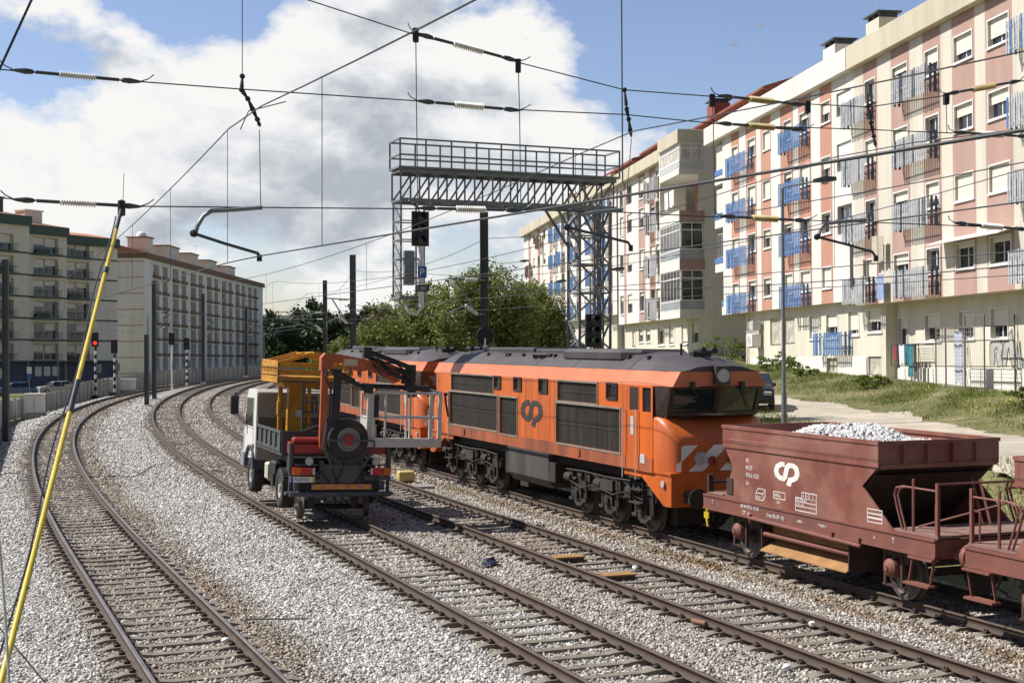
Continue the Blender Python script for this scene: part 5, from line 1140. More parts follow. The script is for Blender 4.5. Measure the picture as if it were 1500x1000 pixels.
b.prism([(.26, 1.46), (-.54, 1.46), (-.82, 1.96), (-.80, 2.3), (.50, 2.3), (.52, 1.96)], -.92, -.88, 'x'); b.build('spare_carrier', MT['tgrey'], tk)
# work platform on its mast
p = MB(); PX0, PX1, PY0, PY1 = 2.0, 4.5, -.95, 1.18
for z in (3.58, 3.80, 4.02): 
    for y in (PY0, PY1 - .06): p.box(PX0, PX1, y, y + .06, z, z + .13)
    for x in (PX0, PX1 - .06): p.box(x, x + .06, PY0, PY1, z, z + .13)
for k in range(5):
    x = PX0 + .05 + k * (PX1 - PX0 - .15) / 4
    for y in (PY0 + .01, PY1 - .06): p.box(x, x + .05, y, y + .05, 3.6, 4.12)
p.box(PX0, PX1, PY0, PY1, 3.70, 3.76).box(2.6, 4.2, PY0 + .3, PY1 - .3, 3.45, 3.6)
for k in range(9): p.box(PX0 + .1 + k * .27, PX0 + .22 + k * .27, PY1 - .1, PY1 + .02, 3.88, 3.98)
for x in (PX0 + .1, PX0 + 1.2, PX1 - .1): p.beam((x, PY1 - .05, 4.14), (x + .15, .1, 4.44), .06, .10); p.beam((x + .15, .1, 4.44), (x, PY0 + .05, 4.16), .06, .10)
p.beam((PX0 + .1, PY1 - .05, 4.16), (PX1, PY1 - .05, 4.20), .07); p.beam((PX0 + .1, .1, 4.46), (PX1, .1, 4.42), .07); p.beam((PX0, PY0, 4.2), (PX1, PY0, 4.2), .07)
p.build('work_platform', MT['mach'], tk)
p = MB().tube([(3.5, .78, 1.7), (3.5, .78, 3.55)], .07, 8).box(3.35, 3.7, .05, .55, 1.7, 3.5).box(3.3, 3.35, -.1, .0, 1.7, 3.5).beam((3.5, .78, 2.0), (3.5, .3, 2.0), .06).beam((3.4, -.4, 1.7), (3.5, .2, 3.3), .09).tube([(3.5, .78, 2.6), (3.5, .78, 3.0)], .10, 8); p.build('platform_mast', MT['mach'], tk)
MB().box(3.25, 3.4, .1, .35, 2.55, 2.75).build('control_box', MT['frame'], tk)
l = MB()
for y in (.42, -.38): l.beam((2.0, y, 1.75), (2.0, y, 3.62), .06, .06)
l.beam((2.0, 1.05, 3.62), (2.0, -.9, 3.62), .05)
for z in (2.05, 2.4, 2.75, 3.05, 3.35): l.beam((2.0, .42, z), (2.0, -.38, z), .04)
l.build('ladder', MT['dsteel'], tk)
# crane
k_ = MB().box(-1.0, -.86, .42, .60, 1.9, 4.05, bev=.02); k_.build('crane_column', MT['crane'], tk)
MB().tube([(-1.05, .20, 2.75), (-1.05, .18, 4.05)], .11, 12).tube([(-1.05, .19, 2.2), (-1.05, .18, 2.8)], .06, 10).build('lift_cylinder', MT['black'], tk, smooth=40)
b = MB().prism([(.62, 4.0), (.62, 4.34), (.52, 4.46), (.2, 4.45), (-.40, 4.36), (-1.35, 4.2), (-1.5, 4.05), (-1.52, 3.74), (-1.40, 3.70), (-1.2, 3.82), (-.72, 4.05), (-.5, 4.0), (-.3, 4.02), (-.25, 4.16), (.25, 4.22), (.36, 4.04)], -1.0, -.72, 'x', 0); b.build('crane_boom', MT['crane'], tk)
MB().box(-1.006, -1.0, -.36, .02, 4.14, 4.32).build('maker_plate', mat('pale_plate', (.5, .44, .28)), tk)
MB().tube([(-1.1, .35, 4.0), (-1.1, -.25, 3.72)], .085, 10).tube([(-1.1, -.2, 3.74), (-1.1, -.6, 3.52)], .05, 10).box(-1.16, -1.0, -.78, -.55, 3.42, 3.62).build('knuckle_cylinder', MT['black'], tk, smooth=40)
b = MB().beam((-.9, -.62, 4.56), (-1.0, -1.78, 4.16), .15, .13).beam((-.85, -.62, 4.42), (-.95, -1.72, 4.0), .14, .12).box(-1.08, -.86, -1.98, -1.74, 3.62, 4.22).box(-1.1, -.84, -2.02, -1.70, 3.5, 3.66).box(-1.04, -.9, -1.72, -1.62, 3.7, 4.1).beam((-.98, -1.9, 3.52), (-.98, -1.94, 3.34), .18, .2).box(-1.12, -.9, -.72, -.5, 4.35, 4.66); b.build('outer_boom', MT['black'], tk)
h = MB(); rr = random.Random(2)
for k in range(9):
    y0, z0 = -.6 - rr.uniform(0, .4), 4.45 - rr.uniform(0, .25); h.tube([(-1.12, y0, z0), (-1.2, y0 - .3, z0 - rr.uniform(.1, .35)), (-1.2, y0 - .6, z0 - rr.uniform(.15, .45)), (-1.1, -1.75 - rr.uniform(0, .2), 4.1 - rr.uniform(0, .5))], .018, 5)
for k in range(3): h.tube([(-1.1, .5 - .06 * k, 4.0), (-1.16, .55, 3.85), (-1.1, .3, 3.3), (-1.1, .3, 2.4)], .018, 5)
h.tube([(.2, -.4, 2.2), (.4, .3, 2.45), (-.2, .9, 2.3)], .05, 6); h.build('hose', MT['hose'], tk)
# basket
bk = empty('work_basket', (-1.05, -1.72, 1.98), parent=tk); b = MB(); BW = 1.04
b.box(-.05, .75, -BW, BW, 0, .20, bev=.015).box(-.06, -.03, -BW, BW, .0, .24)
b.tube([(.05, BW - .12, 0), (.05, BW - .12, 1.5)], .10, 10).tube([(.05, -BW + .30, .2), (.05, -BW + .30, 1.48)], .05, 8)
for y in (-BW + .05, BW - .02): b.beam((.0, y, .1), (.0, y, 1.48), .09, .09); b.beam((.7, y, .1), (.7, y, 1.48), .06, .06)
b.beam((0, -.15, .2), (0, -.15, 1.45), .07, .05); b.beam((.7, -.25, .2), (.7, -.25, 1.45), .05, .05); b.beam((.7, .35, .2), (.7, .35, 1.45), .05, .05); b.beam((0, .55, .2), (0, .55, 1.45), .05, .05)
for z in (.80, 1.46):
    for x in (0, .7): b.beam((x, -BW, z), (x, BW, z), .05, .06)
    for y in (-BW + .03, BW - .03): b.beam((0, y, z), (.7, y, z), .05, .05)
b.build('basket_frame', MT['alu'], bk); MB().box(-.01, .7, BW - .01, BW + .01, .2, .75).build('side_panel', MT['alu'], bk)
MB().tube([(.30, BW + .35, 1.64), (.30, BW - .2, 1.63), (.30, -BW + .3, 1.60)], .065, 8).tube([(.3, BW + .4, 1.62), (0, BW, 1.48)], .035, 6).tube([(.3, -BW + .3, 1.58), (0, -BW + .02, 1.48)], .035, 6).build('control_bar', MT['black'], bk)
MB().box(-.08, -.02, BW - .28, BW - .16, .8, 1.4).tube([(0, -BW - .08, 1.5), (0, -BW - .12, 1.2), (0, -BW - .2, .85)], .03, 6).box(-.03, .03, -BW - .15, -BW - .05, 1.42, 1.5).build('basket_controls', MT['black'], bk)

h = MB(); rr = random.Random(5)
for k in range(7): y = -1.1 + .33 * k; h.tube([(-.9, y, 1.62), (-1.0, y + rr.uniform(-.2, .2), 1.35), (-.98, y + rr.uniform(-.25, .25), 1.05), (-.8, y + rr.uniform(-.3, .3), .8)], .018, 5)
for k in range(3): h.tube([(-.95, .2 - .2 * k, .95), (-1.0, .1 - .2 * k, .55), (-.6, .3 - .3 * k, .45), (-.2, .2 - .2 * k, .6)], .022, 5)
h.build('rear_hose', MT['hose'], tk)
MB().box(-.93, -.78, .62, 1.2, 1.46, 1.50).box(-.93, -.78, -1.3, -.72, 1.46, 1.50).box(-.9, -.7, .9, 1.2, .8, 1.0).box(-.9, -.65, -1.25, -1.0, .8, 1.05).build('lamp_bracket', MT['tgrey'], tk)
b = MB()
for x in (5.12, 6.62): b.box(x, x + .012, 1.241, 1.246, 1.25, 3.05)
b.box(5.12, 6.62, 1.241, 1.246, 1.25, 1.262).box(5.12, 6.62, 1.241, 1.246, 2.08, 2.09); b.build('door_seam', MT['black'], tk)
for sg in (-1, 1): MB().box(.30, .33, sg * 1.08 - .2, sg * 1.08 + .2, .32, .95).build('mud_flap', MT['rubber'], tk)
# ------------------------------------------------------------------ signal gantry, masts, signals, overhead wires
def lattice(mb, p, q, wx, r=.035, step=1.1, mi=0):
    "square lattice post or boom between p and q; wx = two half-width vectors"
    p, q = Vector(p), Vector(q); a, b = Vector(wx[0]), Vector(wx[1]); n = max(1, round((q - p).length / step)); C4 = [a + b, -a + b, -a - b, a - b]
    for c in C4: mb.beam(p + c, q + c, r * 2, mi=mi)
    for k in range(n):
        u, v = p.lerp(q, k / n), p.lerp(q, (k + 1) / n)
        for i in range(4):
            c, d = C4[i], C4[(i + 1) % 4]; mb.beam(u + c, v + d, r * 1.2, mi=mi); mb.beam(v + c, v + d, r * 1.2, mi=mi)
G = thing('signal_gantry', 'grey lattice signal gantry with railed walkway reaching over the empty track', 'signal gantry')
D_L = Vector((-.925, -.380, 0)); D_A = Vector((-.380, .925, 0)); GB = Vector((3.55, 49.8, 0)); z0 = tz(GB.x, GB.y)
gp = lambda l, w, z: GB + D_L * l + D_A * w + Vector((0, 0, z - (.13 if z > 6.3 else 0)))
mb = MB(); lattice(mb, gp(.75, 0, z0 - .2), gp(.75, 0, 9.85), (D_L * .62, D_A * .5), .05, 1.05)
lattice(mb, gp(.35, .0, z0), gp(.35, .0, 9.8), (D_L * .12, D_A * .12), .03, 1.2); mb.build('tower', MT['steel'], G)
mb = MB(); L = 8.2
for w in (-.5, .5):
    for z, t in ((9.85, .13), (10.85, .12)): mb.beam(gp(-.1, w, z), gp(L, w, z), t, t)
    n = 12
    for k in range(n + 1):
        l = L * k / n; mb.beam(gp(l, w, 9.85), gp(l, w, 10.85), .06)
        if k < n: mb.beam(gp(l, w, 10.85), gp(L * (k + 1) / n, w, 9.85), .06)
for k in range(13): l = L * k / 12; mb.beam(gp(l, -.5, 9.85), gp(l, .5, 9.85), .06); mb.beam(gp(l, -.5, 10.85), gp(l, .5, 10.85), .06)
for w in (-.5, .5): mb.beam(gp(1.4, w, 8.5), gp(2.3, w, 9.8), .08); mb.beam(gp(1.4, w, 10.8), gp(.3, w, 8.9), .07)
mb.build('boom', MT['steel'], G)
mb = MB(); q = [gp(-.2, -.62, 10.94), gp(L + .1, -.62, 10.94), gp(L + .1, .62, 10.94), gp(-.2, .62, 10.94)]; mb.loft([q, [p + Vector((0, 0, .07)) for p in q]]); mb.build('walkway', MT['steel'], G)
mb = MB()
for w in (-.6, .6):
    for z in (11.4, 11.95): mb.beam(gp(-.2, w, z), gp(L + .05, w, z), .055)
    for k in range(10): l = -.2 + (L + .25) * k / 9; mb.beam(gp(l, w, 10.95), gp(l, w, 11.95), .06)
for l in (-.2, L + .05):
    for z in (11.4, 11.95): mb.beam(gp(l, -.6, z), gp(l, .6, z), .055)
mb.build('guard_rail', MT['steel'], G)
mb = MB(); c0 = 7.75
for l in (c0 - .42, c0 + .42):
    for w in (-.45, .45): mb.beam(gp(l, w, 6.45), gp(l, w, 9.85), .06)
for k in range(6):
    z = 6.5 + k * .66
    for w in (-.45, .45): mb.beam(gp(c0 - .42, w, z), gp(c0 + .42, w, z), .04)
    for l in (c0 - .42, c0 + .42): mb.beam(gp(l, -.45, z), gp(l, .45, z), .04); (k < 5) and mb.beam(gp(l, -.45, z), gp(l, .45, z + .66), .035)
q = [gp(c0 - .5, -.5, 6.42), gp(c0 + .5, -.5, 6.42), gp(c0 + .5, .5, 6.42), gp(c0 - .5, .5, 6.42)]; mb.loft([q, [p + Vector((0, 0, .06)) for p in q]])
for k in range(14):
    for a in range(22): 
        if (k + a) % 2 == 0: mb.beam(gp(c0 + .43, -.45 + .065 * k, 6.6 + .15 * a), gp(c0 + .43, -.45 + .065 * (k + 1), 6.6 + .15 * (a + 1)), .012)
mb.build('signal_cage', MT['steel'], G)
mb = MB(); mb.beam(gp(4.9 + .0, -.7, 9.8), gp(4.9, .9, 9.8), .1); mb = MB()
for k in range(7): mb.tube([gp(7.6 - k * .8, -.55, 9.78), gp(7.2 - k * .8, -.55, 9.70), gp(6.85 - k * .8, -.55, 9.78)], .03, 5)
mb.build('cable_loop', MT['steel'], G)
TOWARD = Matrix.Rotation(math.atan2(-.38, -.925) - math.pi, 4, 'Z')       # local -y faces along the railway towards the camera
def signal_head(parent, T, n, w, h, lens, name='signal_head', lit=None):
    mb = MB().at(T); mb.box(-w / 2, w / 2, -.03, .03, 0, h); mb.box(-w * .32, w * .32, .03, .28, .06, h - .06); o = mb.build(name, MT['black'], parent)
    for k in range(n):
        z = h * (k + .5) / n; r = min(w * .30, h / n * .36)
        mb = MB().at(T); N = 14; secs = []
        for d in (-.03, -.30):
            secs.append([(math.cos(math.pi * (1.08 - 1.16 * i / N)) * r, d * (1 if d > -.1 else (.55 + .45 * math.sin(math.pi * i / N))), z + math.sin(math.pi * (1.08 - 1.16 * i / N)) * r) for i in range(N + 1)])
        mb.loft(secs, closed=False); mb.build('lamp_hood', MT['black'], o)
        MB().at(T).lathe([(r * .85, -.03), (r * .85, -.045), (0, -.05)], (0, 0, z), 'y', 16).build('signal_lens', lit if (lit and k == 0) else MT['glass'], o)
    return o
sg = thing('railway_signal', 'black colour light signal hung in the cage at the left end of the gantry', 'signal', group='railway signals'); T = Matrix.Translation(gp(c0 - .22, -.62, 8.25)) @ TOWARD
signal_head(sg, T, 3, .62, 1.2, None); mb = MB(); mb.tube([gp(c0 - .26, -.6, 6.0), gp(c0 - .26, -.6, 8.25)], .095, 10); mb.tube([gp(c0 - .26, -.6, 6.0), gp(c0 - .1, -.6, 5.75), gp(c0 + .2, -.6, 5.85), gp(c0 + .3, -.5, 6.1)], .05, 8); mb.build('signal_post', MT['white'], sg, smooth=40)
T2 = Matrix.Translation(gp(c0 - .26, -.71, 7.15)) @ TOWARD; MB().at(T2).box(-.16, .16, -.02, .0, 0, .40).build('plate', mat('blue_plate', (.03, .14, .42), .4), sg)
text('P', .36, T2 @ Matrix.Translation((-.11, -.022, .07)) @ Matrix.Rotation(R(90), 4, 'X'), MT['white'], 'lettering', sg, .002)
T2 = Matrix.Translation(gp(c0 - .26, -.71, 6.68)) @ TOWARD; MB().at(T2).box(-.25, .25, -.02, .0, 0, .22).build('number_plate', MT['black'], sg); text('C1S0V', .17, T2 @ Matrix.Translation((-.22, -.022, .05)) @ Matrix.Rotation(R(90), 4, 'X'), MT['white'], 'lettering', sg, .002, sx=.8)
MB().at(Matrix.Translation(gp(c0 + .12, -.4, 6.9)) @ TOWARD).box(-.18, .18, -.1, .1, 0, 1.2, bev=.03).build('relay_box', MT['steel'], sg)
sg = thing('railway_signal', 'black three lamp signal head rising behind the locomotive roof by the gantry tower', 'signal', group='railway signals'); x, y, a = on(PATH4, 47.5); bx, by = 2.75, 45.2
signal_head(sg, Matrix.Translation((bx, by, 4.62)) @ TOWARD, 3, .58, 1.12, None); MB().tube([(bx + .05, by + .1, tz(bx, by) - .2), (bx + .05, by + .1, 5.2)], .07, 8).build('signal_post', MT['steel'], sg)
MT['mastgrey'] = mat('weathered_mast', (.105, .115, .12), .6, .2, .3, 3, dirt=(.05, .045, .04), dirt_amt=.5, streak=True)
# catenary masts
def mast(x, y, h, w, label, side=1, arms=True, group='overhead line masts', z=None, m='mastgrey', armside=None):
    zb = tz(x, y) if z is None else z; t = thing('catenary_mast', label, 'mast', (0, 0, 0), group=group)
    b = MB(); top = Vector((x, y, zb)) + UP * h
    for s in (-1, 1): b.beam((x + s * w / 2, y, zb - .3), top + Vector((s * w / 2, 0, 0)), .03, w * .8)
    b.beam((x, y, zb - .3), top, w * .95, .03); b.build('post', MT[m], t)
    MB().box(x - w, x + w, y - w, y + w, zb - .3, zb + .22, bev=.03).build('footing', MT['conc'], t)
    if arms:
        d, s = lateral(PATH2 if arms == 2 else PATH4 if arms == 4 else PATH1, [x], [y]); th = on(PATHS[arms - 1], float(s[0]))[2]; rd = Vector((math.cos(th), math.sin(th), 0)) * (-1 if d[0] > 0 else 1); off = abs(float(d[0])) - .25
        a = MB(); P0 = Vector((x, y, 0)); tip = P0 + rd * off; i = MB(); l1 = P0 + rd * .35
        a.tube([l1 + Vector((0, 0, 7.25)), tip + Vector((0, 0, 7.3))], .04, 6); a.tube([l1 + Vector((0, 0, 5.9)), P0 + rd * (off * .8) + Vector((0, 0, 7.25))], .04, 6); a.tube([P0 + rd * (off * .45) + Vector((0, 0, 6.3)), tip + Vector((0, 0, 5.95)), tip + Vector((0, 0, 5.6))], .025, 5)
        for zz in (7.25, 5.9): a.tube([P0 + Vector((0, 0, zz)), l1 + Vector((0, 0, zz))], .04, 6); i.tube([l1 + Vector((0, 0, zz)), l1 + rd * .5 + Vector((0, 0, zz + (.0 if zz > 7 else .35)))], .075, 8)
        a.build('cantilever', MT['steel'], t); i.split('insulator', MT['insul'], t, 'z')
    return t
q4 = lambda s, d: (lambda p: (p[0] + d * math.cos(p[2]), p[1] + d * math.sin(p[2])))(on(PATH4, s))
mast(-1.05, 53.0, 9.97 - tz(-1.05, 53), .30, 'thick grey overhead line mast in front of the dark green tree', arms=4); mast(-9.0, 76, 9.8 - tz(-9, 76), .30, 'grey overhead line mast between the pale bushes left of the gantry', arms=4)
mast(-15.2, 109, 9.9 - tz(-15.2, 109), .30, 'grey overhead line mast beyond the bushes, third along the right side', arms=4); mast(-19.2, 138, 9.6 - tz(-19.2, 138), .3, 'farthest overhead line mast right of the tracks before the dark wood', arms=4)
mast(-26.1, 69, 9.7, .28, 'dark grey overhead line mast at the left edge of the photo', arms=False); mast(-31.0, 116, 10.4, .32, 'tall dark overhead line mast between the two curves, beside a shorter post', arms=2, z=-.25)
mast(-28.55, 104.6, 5.7, .30, 'short dark post standing close in front of the tall mast between the curves', arms=False, z=-.25); mast(-37.6, 163, 11, .34, 'dark overhead line mast in front of the middle of the grey block', arms=2, z=-.2); mast(-38.9, 196, 10.5, .34, 'overhead line mast near the right end of the grey block', arms=1, z=-.2)
# colour light signals by the curve on the left
MT['redlamp'] = lamp_mat('red_signal_lamp', (.9, .02, .01), 2.5)
m = bpy.data.materials.new('black_white_bands'); m.use_nodes = True; t_ = m.node_tree; tcn = t_.nodes.new('ShaderNodeTexCoord'); sx = t_.nodes.new('ShaderNodeSeparateXYZ'); t_.links.new(tcn.outputs['Object'], sx.inputs[0])
r_ = ramp(t_, [(0, (.02, .02, .02)), (.5, (.7, .7, .68))], math_n(t_, 'FRACT', math_n(t_, 'MULTIPLY', sx.outputs[2], 1.35)), 'CONSTANT'); t_.links.new(r_.outputs[0], t_.nodes['Principled BSDF'].inputs['Base Color']); MT['bands'] = m
for px_, pyb, Y, n, lab, pm, lit in ((140, 578, 124, 2, 'signal showing a red lamp on a black and white banded post', 'bands', True), (168, 574, 130, 2, 'unlit black signal on a banded post, right of the red one', 'bands', False),
                             (252, 568, 143, 2, 'black signal on a plain pale pole in front of the grey block', 'white', False), (274, 565, 150, 2, 'black signal on a banded post, right of the pale pole', 'bands', False)):
    p = P(px_, pyb, Y); zb = -.35; top = {140: 505, 168: 515, 252: 503, 274: 510}[px_]; zt = P(px_, top, Y).z; t = thing('railway_signal', lab, 'signal', (p.x, p.y, zb), group='railway signals')
    MB().tube([(0, 0, 0), (0, 0, zt - zb)], .13 if pm == 'bands' else .10, 8).box(-.35, .35, -.3, .3, -.1, .25).build('signal_post', MT[pm], t); signal_head(t, Matrix.Translation((0, -.15, zt - zb - .15)) @ Matrix.Rotation(R(14), 4, 'Z'), n, .62, 1.3, None, lit=MT['redlamp'] if lit else None)
    MB().box(.12, .5, -.25, .1, 2.4, 3.2).build('relay_box', MT['steel'], t)

# --- wires
def cable(name, pts, r, label, cat='wire', group='overhead wires', m='wire'):
    o = MB().tube(pts, r, 5).build(name, MT[m]); return tag(o, label, cat, group)
HS = lambda x, y, k=19.0: P(x, y, k / (1 - .411 * (x - 750) / FPX))
def span(name, pts, label, ins, r=.009):
    t = thing(name, label, 'wire', group='cross span wires'); b = MB(); b.tube([HS(*p) for p in pts], r, 5); b.build('wire', MT['wire'], t)
    for x0, y0, x1, y1, m in ins:
        a, c = HS(x0, y0), HS(x1, y1); d = c - a; i = MB(); L = d.length; n = 14; u = d.normalized(); prof = []
        Mx = Matrix.Translation(a) @ u.to_track_quat('Z', 'Y').to_matrix().to_4x4(); prof = [(.026, 0)]
        for k in range(n): z = L * k / n; prof += [(.026, z), (.052, z + L / n * .3), (.026, z + L / n * .62)]
        i.at(Mx).lathe(prof + [(.026, L)], (0, 0, 0), 'z', 12); i.build('insulator', MT[m], t, smooth=50)
        for e, z, z2 in ((-1, 0, -.28), (1, L, L + .28)): f = MB().at(Mx); f.tube([(0, 0, z), (0, 0, z2)], .022, 6); f.lathe([(.0, z2), (.03, z2 + e * .04), (.038, z2 + e * .12), (.02, z2 + e * .24), (.0, z2 + e * .3)], (0, 0, 0), 'z', 8); f.tube([(0, 0, z2 + e * .25), (.02, .05, z2 + e * .36), (-.03, .10, z2 + e * .42)], .009, 4); f.build('end_fitting', MT['dsteel'], t)
    return t
span('cross_span', [(380, -28), (450, 0), (610, 52), (690, 72), (760, 92), (915, 132), (1118, 147), (1190, 153), (1273, 157), (1386, 140), (1440, 128), (1540, 112)], 'topmost cross span wire, dipping from the top edge towards the right block', [(664, 64, 708, 76, 'insul'), (1098, 145, 1134, 149, 'insul_o'), (1425, 131, 1458, 125, 'insul_o')])
span('cross_span', [(-60, 96), (0, 102), (130, 113), (180, 118), (355, 131), (610, 148), (690, 155), (760, 161), (915, 168), (1045, 181), (1115, 185), (1273, 190), (1440, 197), (1540, 201)], 'middle cross span wire running from the upper left edge across the sky', [(87, 109, 141, 114, 'insul'), (666, 153, 709, 157, 'insul'), (1097, 184, 1135, 187, 'insul_o'), (1437, 196, 1470, 198, 'insul')])
span('cross_span', [(-60, 287), (0, 290), (125, 298), (180, 302), (385, 304), (610, 306), (690, 306), (912, 311), (1045, 318), (1120, 320), (1190, 323), (1280, 326), (1413, 331), (1540, 336)], 'lowest cross span wire, level with the tip of the yellow pole', [(88, 296, 141, 299, 'insul'), (668, 306, 712, 307, 'insul'), (1102, 319, 1140, 321, 'insul_o'), (1437, 330, 1469, 333, 'insul')])
for lab_, pts in zip(('above the gantry railing, left of the white insulators', 'above the gantry railing, right of the white insulators', 'before the glazed corner bays', 'short one before the white block with blue racks', 'short one before the cream block'), ([(609, 47), (610, 148), (612, 306)], [(759, 92), (761, 161), (763, 307)], [(1043, 143), (1045, 181), (1047, 318)], [(1183, 153), (1184, 187)], [(1386, 141), (1387, 196)])):
    dr = thing('cross_span_tie', 'thin upright wire tie with black clamp, ' + lab_, 'wire tie', group='ties between the cross span wires'); MB().tube([HS(*p) for p in pts], .007, 4).build('tie', MT['wire'], dr); p = HS(*pts[0]); MB().box(p.x - .04, p.x + .04, p.y - .05, p.y + .05, p.z - .14, p.z + .05, bev=.01).build('clamp', MT['black'], dr)
def catenary(i, zc, zm, s0, s1, label, hang, step=11.0, phase=0, lat=0.0):
    "messenger and contact wire of one track; the messenger sags between supports at the hang positions"
    t = thing('overhead_line', label, 'overhead line', group='overhead lines along the tracks'); p = PATHS[i]; st = np.arange(s0, s1, 2.0)
    def mz(s):
        k = [h for h in hang]; lo = max([h for h in k if h <= s], default=k[0] - 55); hi = min([h for h in k if h > s], default=k[-1] + 55); u = (s - lo) / (hi - lo); return zm - 3.4 * u * (1 - u) * (1.0 if hi - lo > 30 else .3)
    cz = lambda s: zc + (.023 * min(0, s - hang[0]) if i == 0 else 0)
    q = lambda s, z: (lambda a: Vector((a[0] + lat * math.cos(a[2]), a[1] + lat * math.sin(a[2]), z)))(on(p, s))
    MB().tube([q(s, cz(s)) for s in st], .0085, 6).build('contact_wire', MT['wire'], t); MB().tube([q(s, mz(s)) for s in st], .009, 5).build('messenger_wire', MT['wire'], t)
    s = s0 + phase
    while s < min(s1, 150): MB().tube([q(s, mz(s)), q(s, cz(s))], .0045, 4).build('dropper', MT['wire'], t); s += step
    return t
sH = [float(lateral(PATHS[i], [x], [y])[1][0]) for i, (x, y) in enumerate(((-3.5, 17.6), (1.7, 19.7), (5.4, 21.3), (9.0, 23.2)))]
catenary(0, 5.86, 7.75, 2.0, 210, 'overhead line above the leftmost track, its contact wire sweeping close across the photo', [sH[0], sH[0] + 50, sH[0] + 100, sH[0] + 150], 4.9, 13.2)
catenary(1, 6.05, 7.85, 3.0, 210, 'overhead line above the crane truck track', [sH[1], sH[1] + 50, sH[1] + 100, sH[1] + 150], 12, 8.0)
catenary(2, 6.0, 7.85, 4.0, 210, 'overhead line above the empty track', [sH[2], sH[2] + 48, sH[2] + 100, sH[2] + 150], 12, 6.0, .3)
catenary(3, 5.95, 7.8, 6.0, 210, 'overhead line above the locomotives, cut off at the right edge', [sH[3], sH[3] + 36, sH[3] + 62, sH[3] + 98], 12, 6.0)
# registration arms and suspension hardware at the cross spans
def reg_arm(pts_up, pts_lo, label):
    t = thing('registration_arm', label, 'registration arm', group='registration arms'); MB().tube([HS(*p) for p in pts_up], .03, 7).build('drop_bracket', MT['steel'], t, smooth=50); MB().tube([HS(*p) for p in pts_lo], .022, 6).build('steady_arm', MT['dsteel'], t)
    b = MB(); p = HS(*pts_lo[-1]); b.box(p.x - .03, p.x + .03, p.y - .03, p.y + .03, p.z - .06, p.z + .03); p = HS(*pts_lo[0]); b.lathe([(.0, -.05), (.05, -.03), (.05, .03), (0, .05)], p, 'y', 8); b.build('clamp', MT['black'], t)
reg_arm([(384, 304), (345, 307), (310, 309), (298, 316), (289, 331), (286, 341)], [(284, 342), (330, 357), (378, 371), (380, 376)], 'registration arm under the left end of the lowest cross span, before the clouds')
reg_arm([(912, 307), (870, 311), (848, 315), (838, 322), (832, 331)], [(831, 333), (880, 345), (920, 355), (924, 362)], 'registration arm in front of the gantry tower'); reg_arm([(1268, 322), (1230, 325), (1212, 327), (1203, 333), (1199, 345)], [(1197, 347), (1240, 358), (1278, 369), (1283, 377)], 'registration arm in front of the white block with blue racks')
def suspension(pts, label):
    t = thing('suspension_clamp', label, 'wire fitting', group='suspension fittings of the overhead line'); b = MB()
    for k, (p, q) in enumerate(zip(pts, pts[1:])):
        A, B = HS(*p), HS(*q); b.tube([A, B], .014, 5); M_ = A.lerp(B, .5); b.tube([A.lerp(B, .2), A.lerp(B, .45), A.lerp(B, .8)], .016 + .018 * (k % 2), 6, 0, .03 - .012 * (k % 2)); b.lathe([(0, -.03), (.035, -.02), (.035, .02), (0, .03)], A, 'y', 8)
    b.build('hardware', MT['black'], t); return t
suspension([(355, 112), (354, 132), (363, 145), (370, 160), (377, 175), (381, 186)], 'black hanging clamp chain on the left, above the leftmost track'); suspension([(915, 132), (918, 160), (921, 175), (923, 190), (925, 201)], 'black hanging clamp chain before the blue sky right of centre'); suspension([(1272, 155), (1276, 180), (1280, 200), (1283, 216)], 'black hanging clamp chain in front of the right block')
cable('hanger', [HS(355, -60), HS(355, 112)], .006, 'thin wire hanging from the top edge to the left clamp chain'); cable('hanger', [HS(380, 190), HS(382, 304)], .006, 'thin double wire holding the left registration arm'); cable('hanger', [HS(925, 203), HS(917, 300)], .006, 'thin wire holding the registration arm by the gantry')
cable('bridle', [HS(352, 190), HS(364, 163), HS(419, 149)], .008, 'short slack wire looped beside the left clamp chain')
cable('hanger', [(0.642, 7.9, 7.6), P(912, 268, 7.85)], .0045, 'dark upright wire from the top edge to the near contact wire')
p0, p1 = P(60, -30, 12), P(-30, 165, 12); cable('stay_wire', [p0, p1], .012, 'short dark wire crossing the upper left corner')
# feeders strung along the right masts
for k, (z, lab) in enumerate(((8.9, 'upper feeder wire strung between the right hand masts'), (7.0, 'lower feeder wire strung between the right hand masts'))):
    A = [Vector((13.5, 14, z - .5)), Vector((-1.05, 53, z)), Vector((-9, 76, z)), Vector((-15.2, 109, z)), Vector((-19.2, 138, z))]; pts = []
    for a, b in zip(A, A[1:]): pts += [a.lerp(b, u / 8) - Vector((0, 0, 2.2 * (u / 8) * (1 - u / 8))) for u in range(8)]
    cable('feeder_wire', pts + [A[-1]], .012, lab)
# yellow earthing pole
ep = thing('earthing_pole', 'long yellow earthing pole hooked over the lowest wire at the left', 'earthing pole'); A, B = P(178, 306, 16.9), P(5, 985, 10.0); E_ = B + (B - A) * ((B.z + .45) / (A.z - B.z)); f = lambda t: A.lerp(B, t)
MB().tube([f(.075), f(.52)], .025, 10).tube([f(.565), f(1)], .026, 10).tube([f(1), E_], .026, 10).build('pole', MT['yellow'], ep, smooth=50)
MB().tube([f(.50), f(.57)], .031, 10).build('pole_joint', MT['black'], ep, smooth=50); MB().tube([f(.20), f(.215)], .034, 10).build('pole_ring', MT['black'], ep, smooth=50)
MB().tube([f(-.012), f(.08)], .024, 8).lathe([(.0, -.10), (.05, -.08), (.05, .1), (.0, .12)], A, 'z', 8).tube([A, A + Vector((.02, 0, .12)), A + Vector((.03, 0, .45))], .004, 4).build('hook', MT['black'], ep, smooth=50)
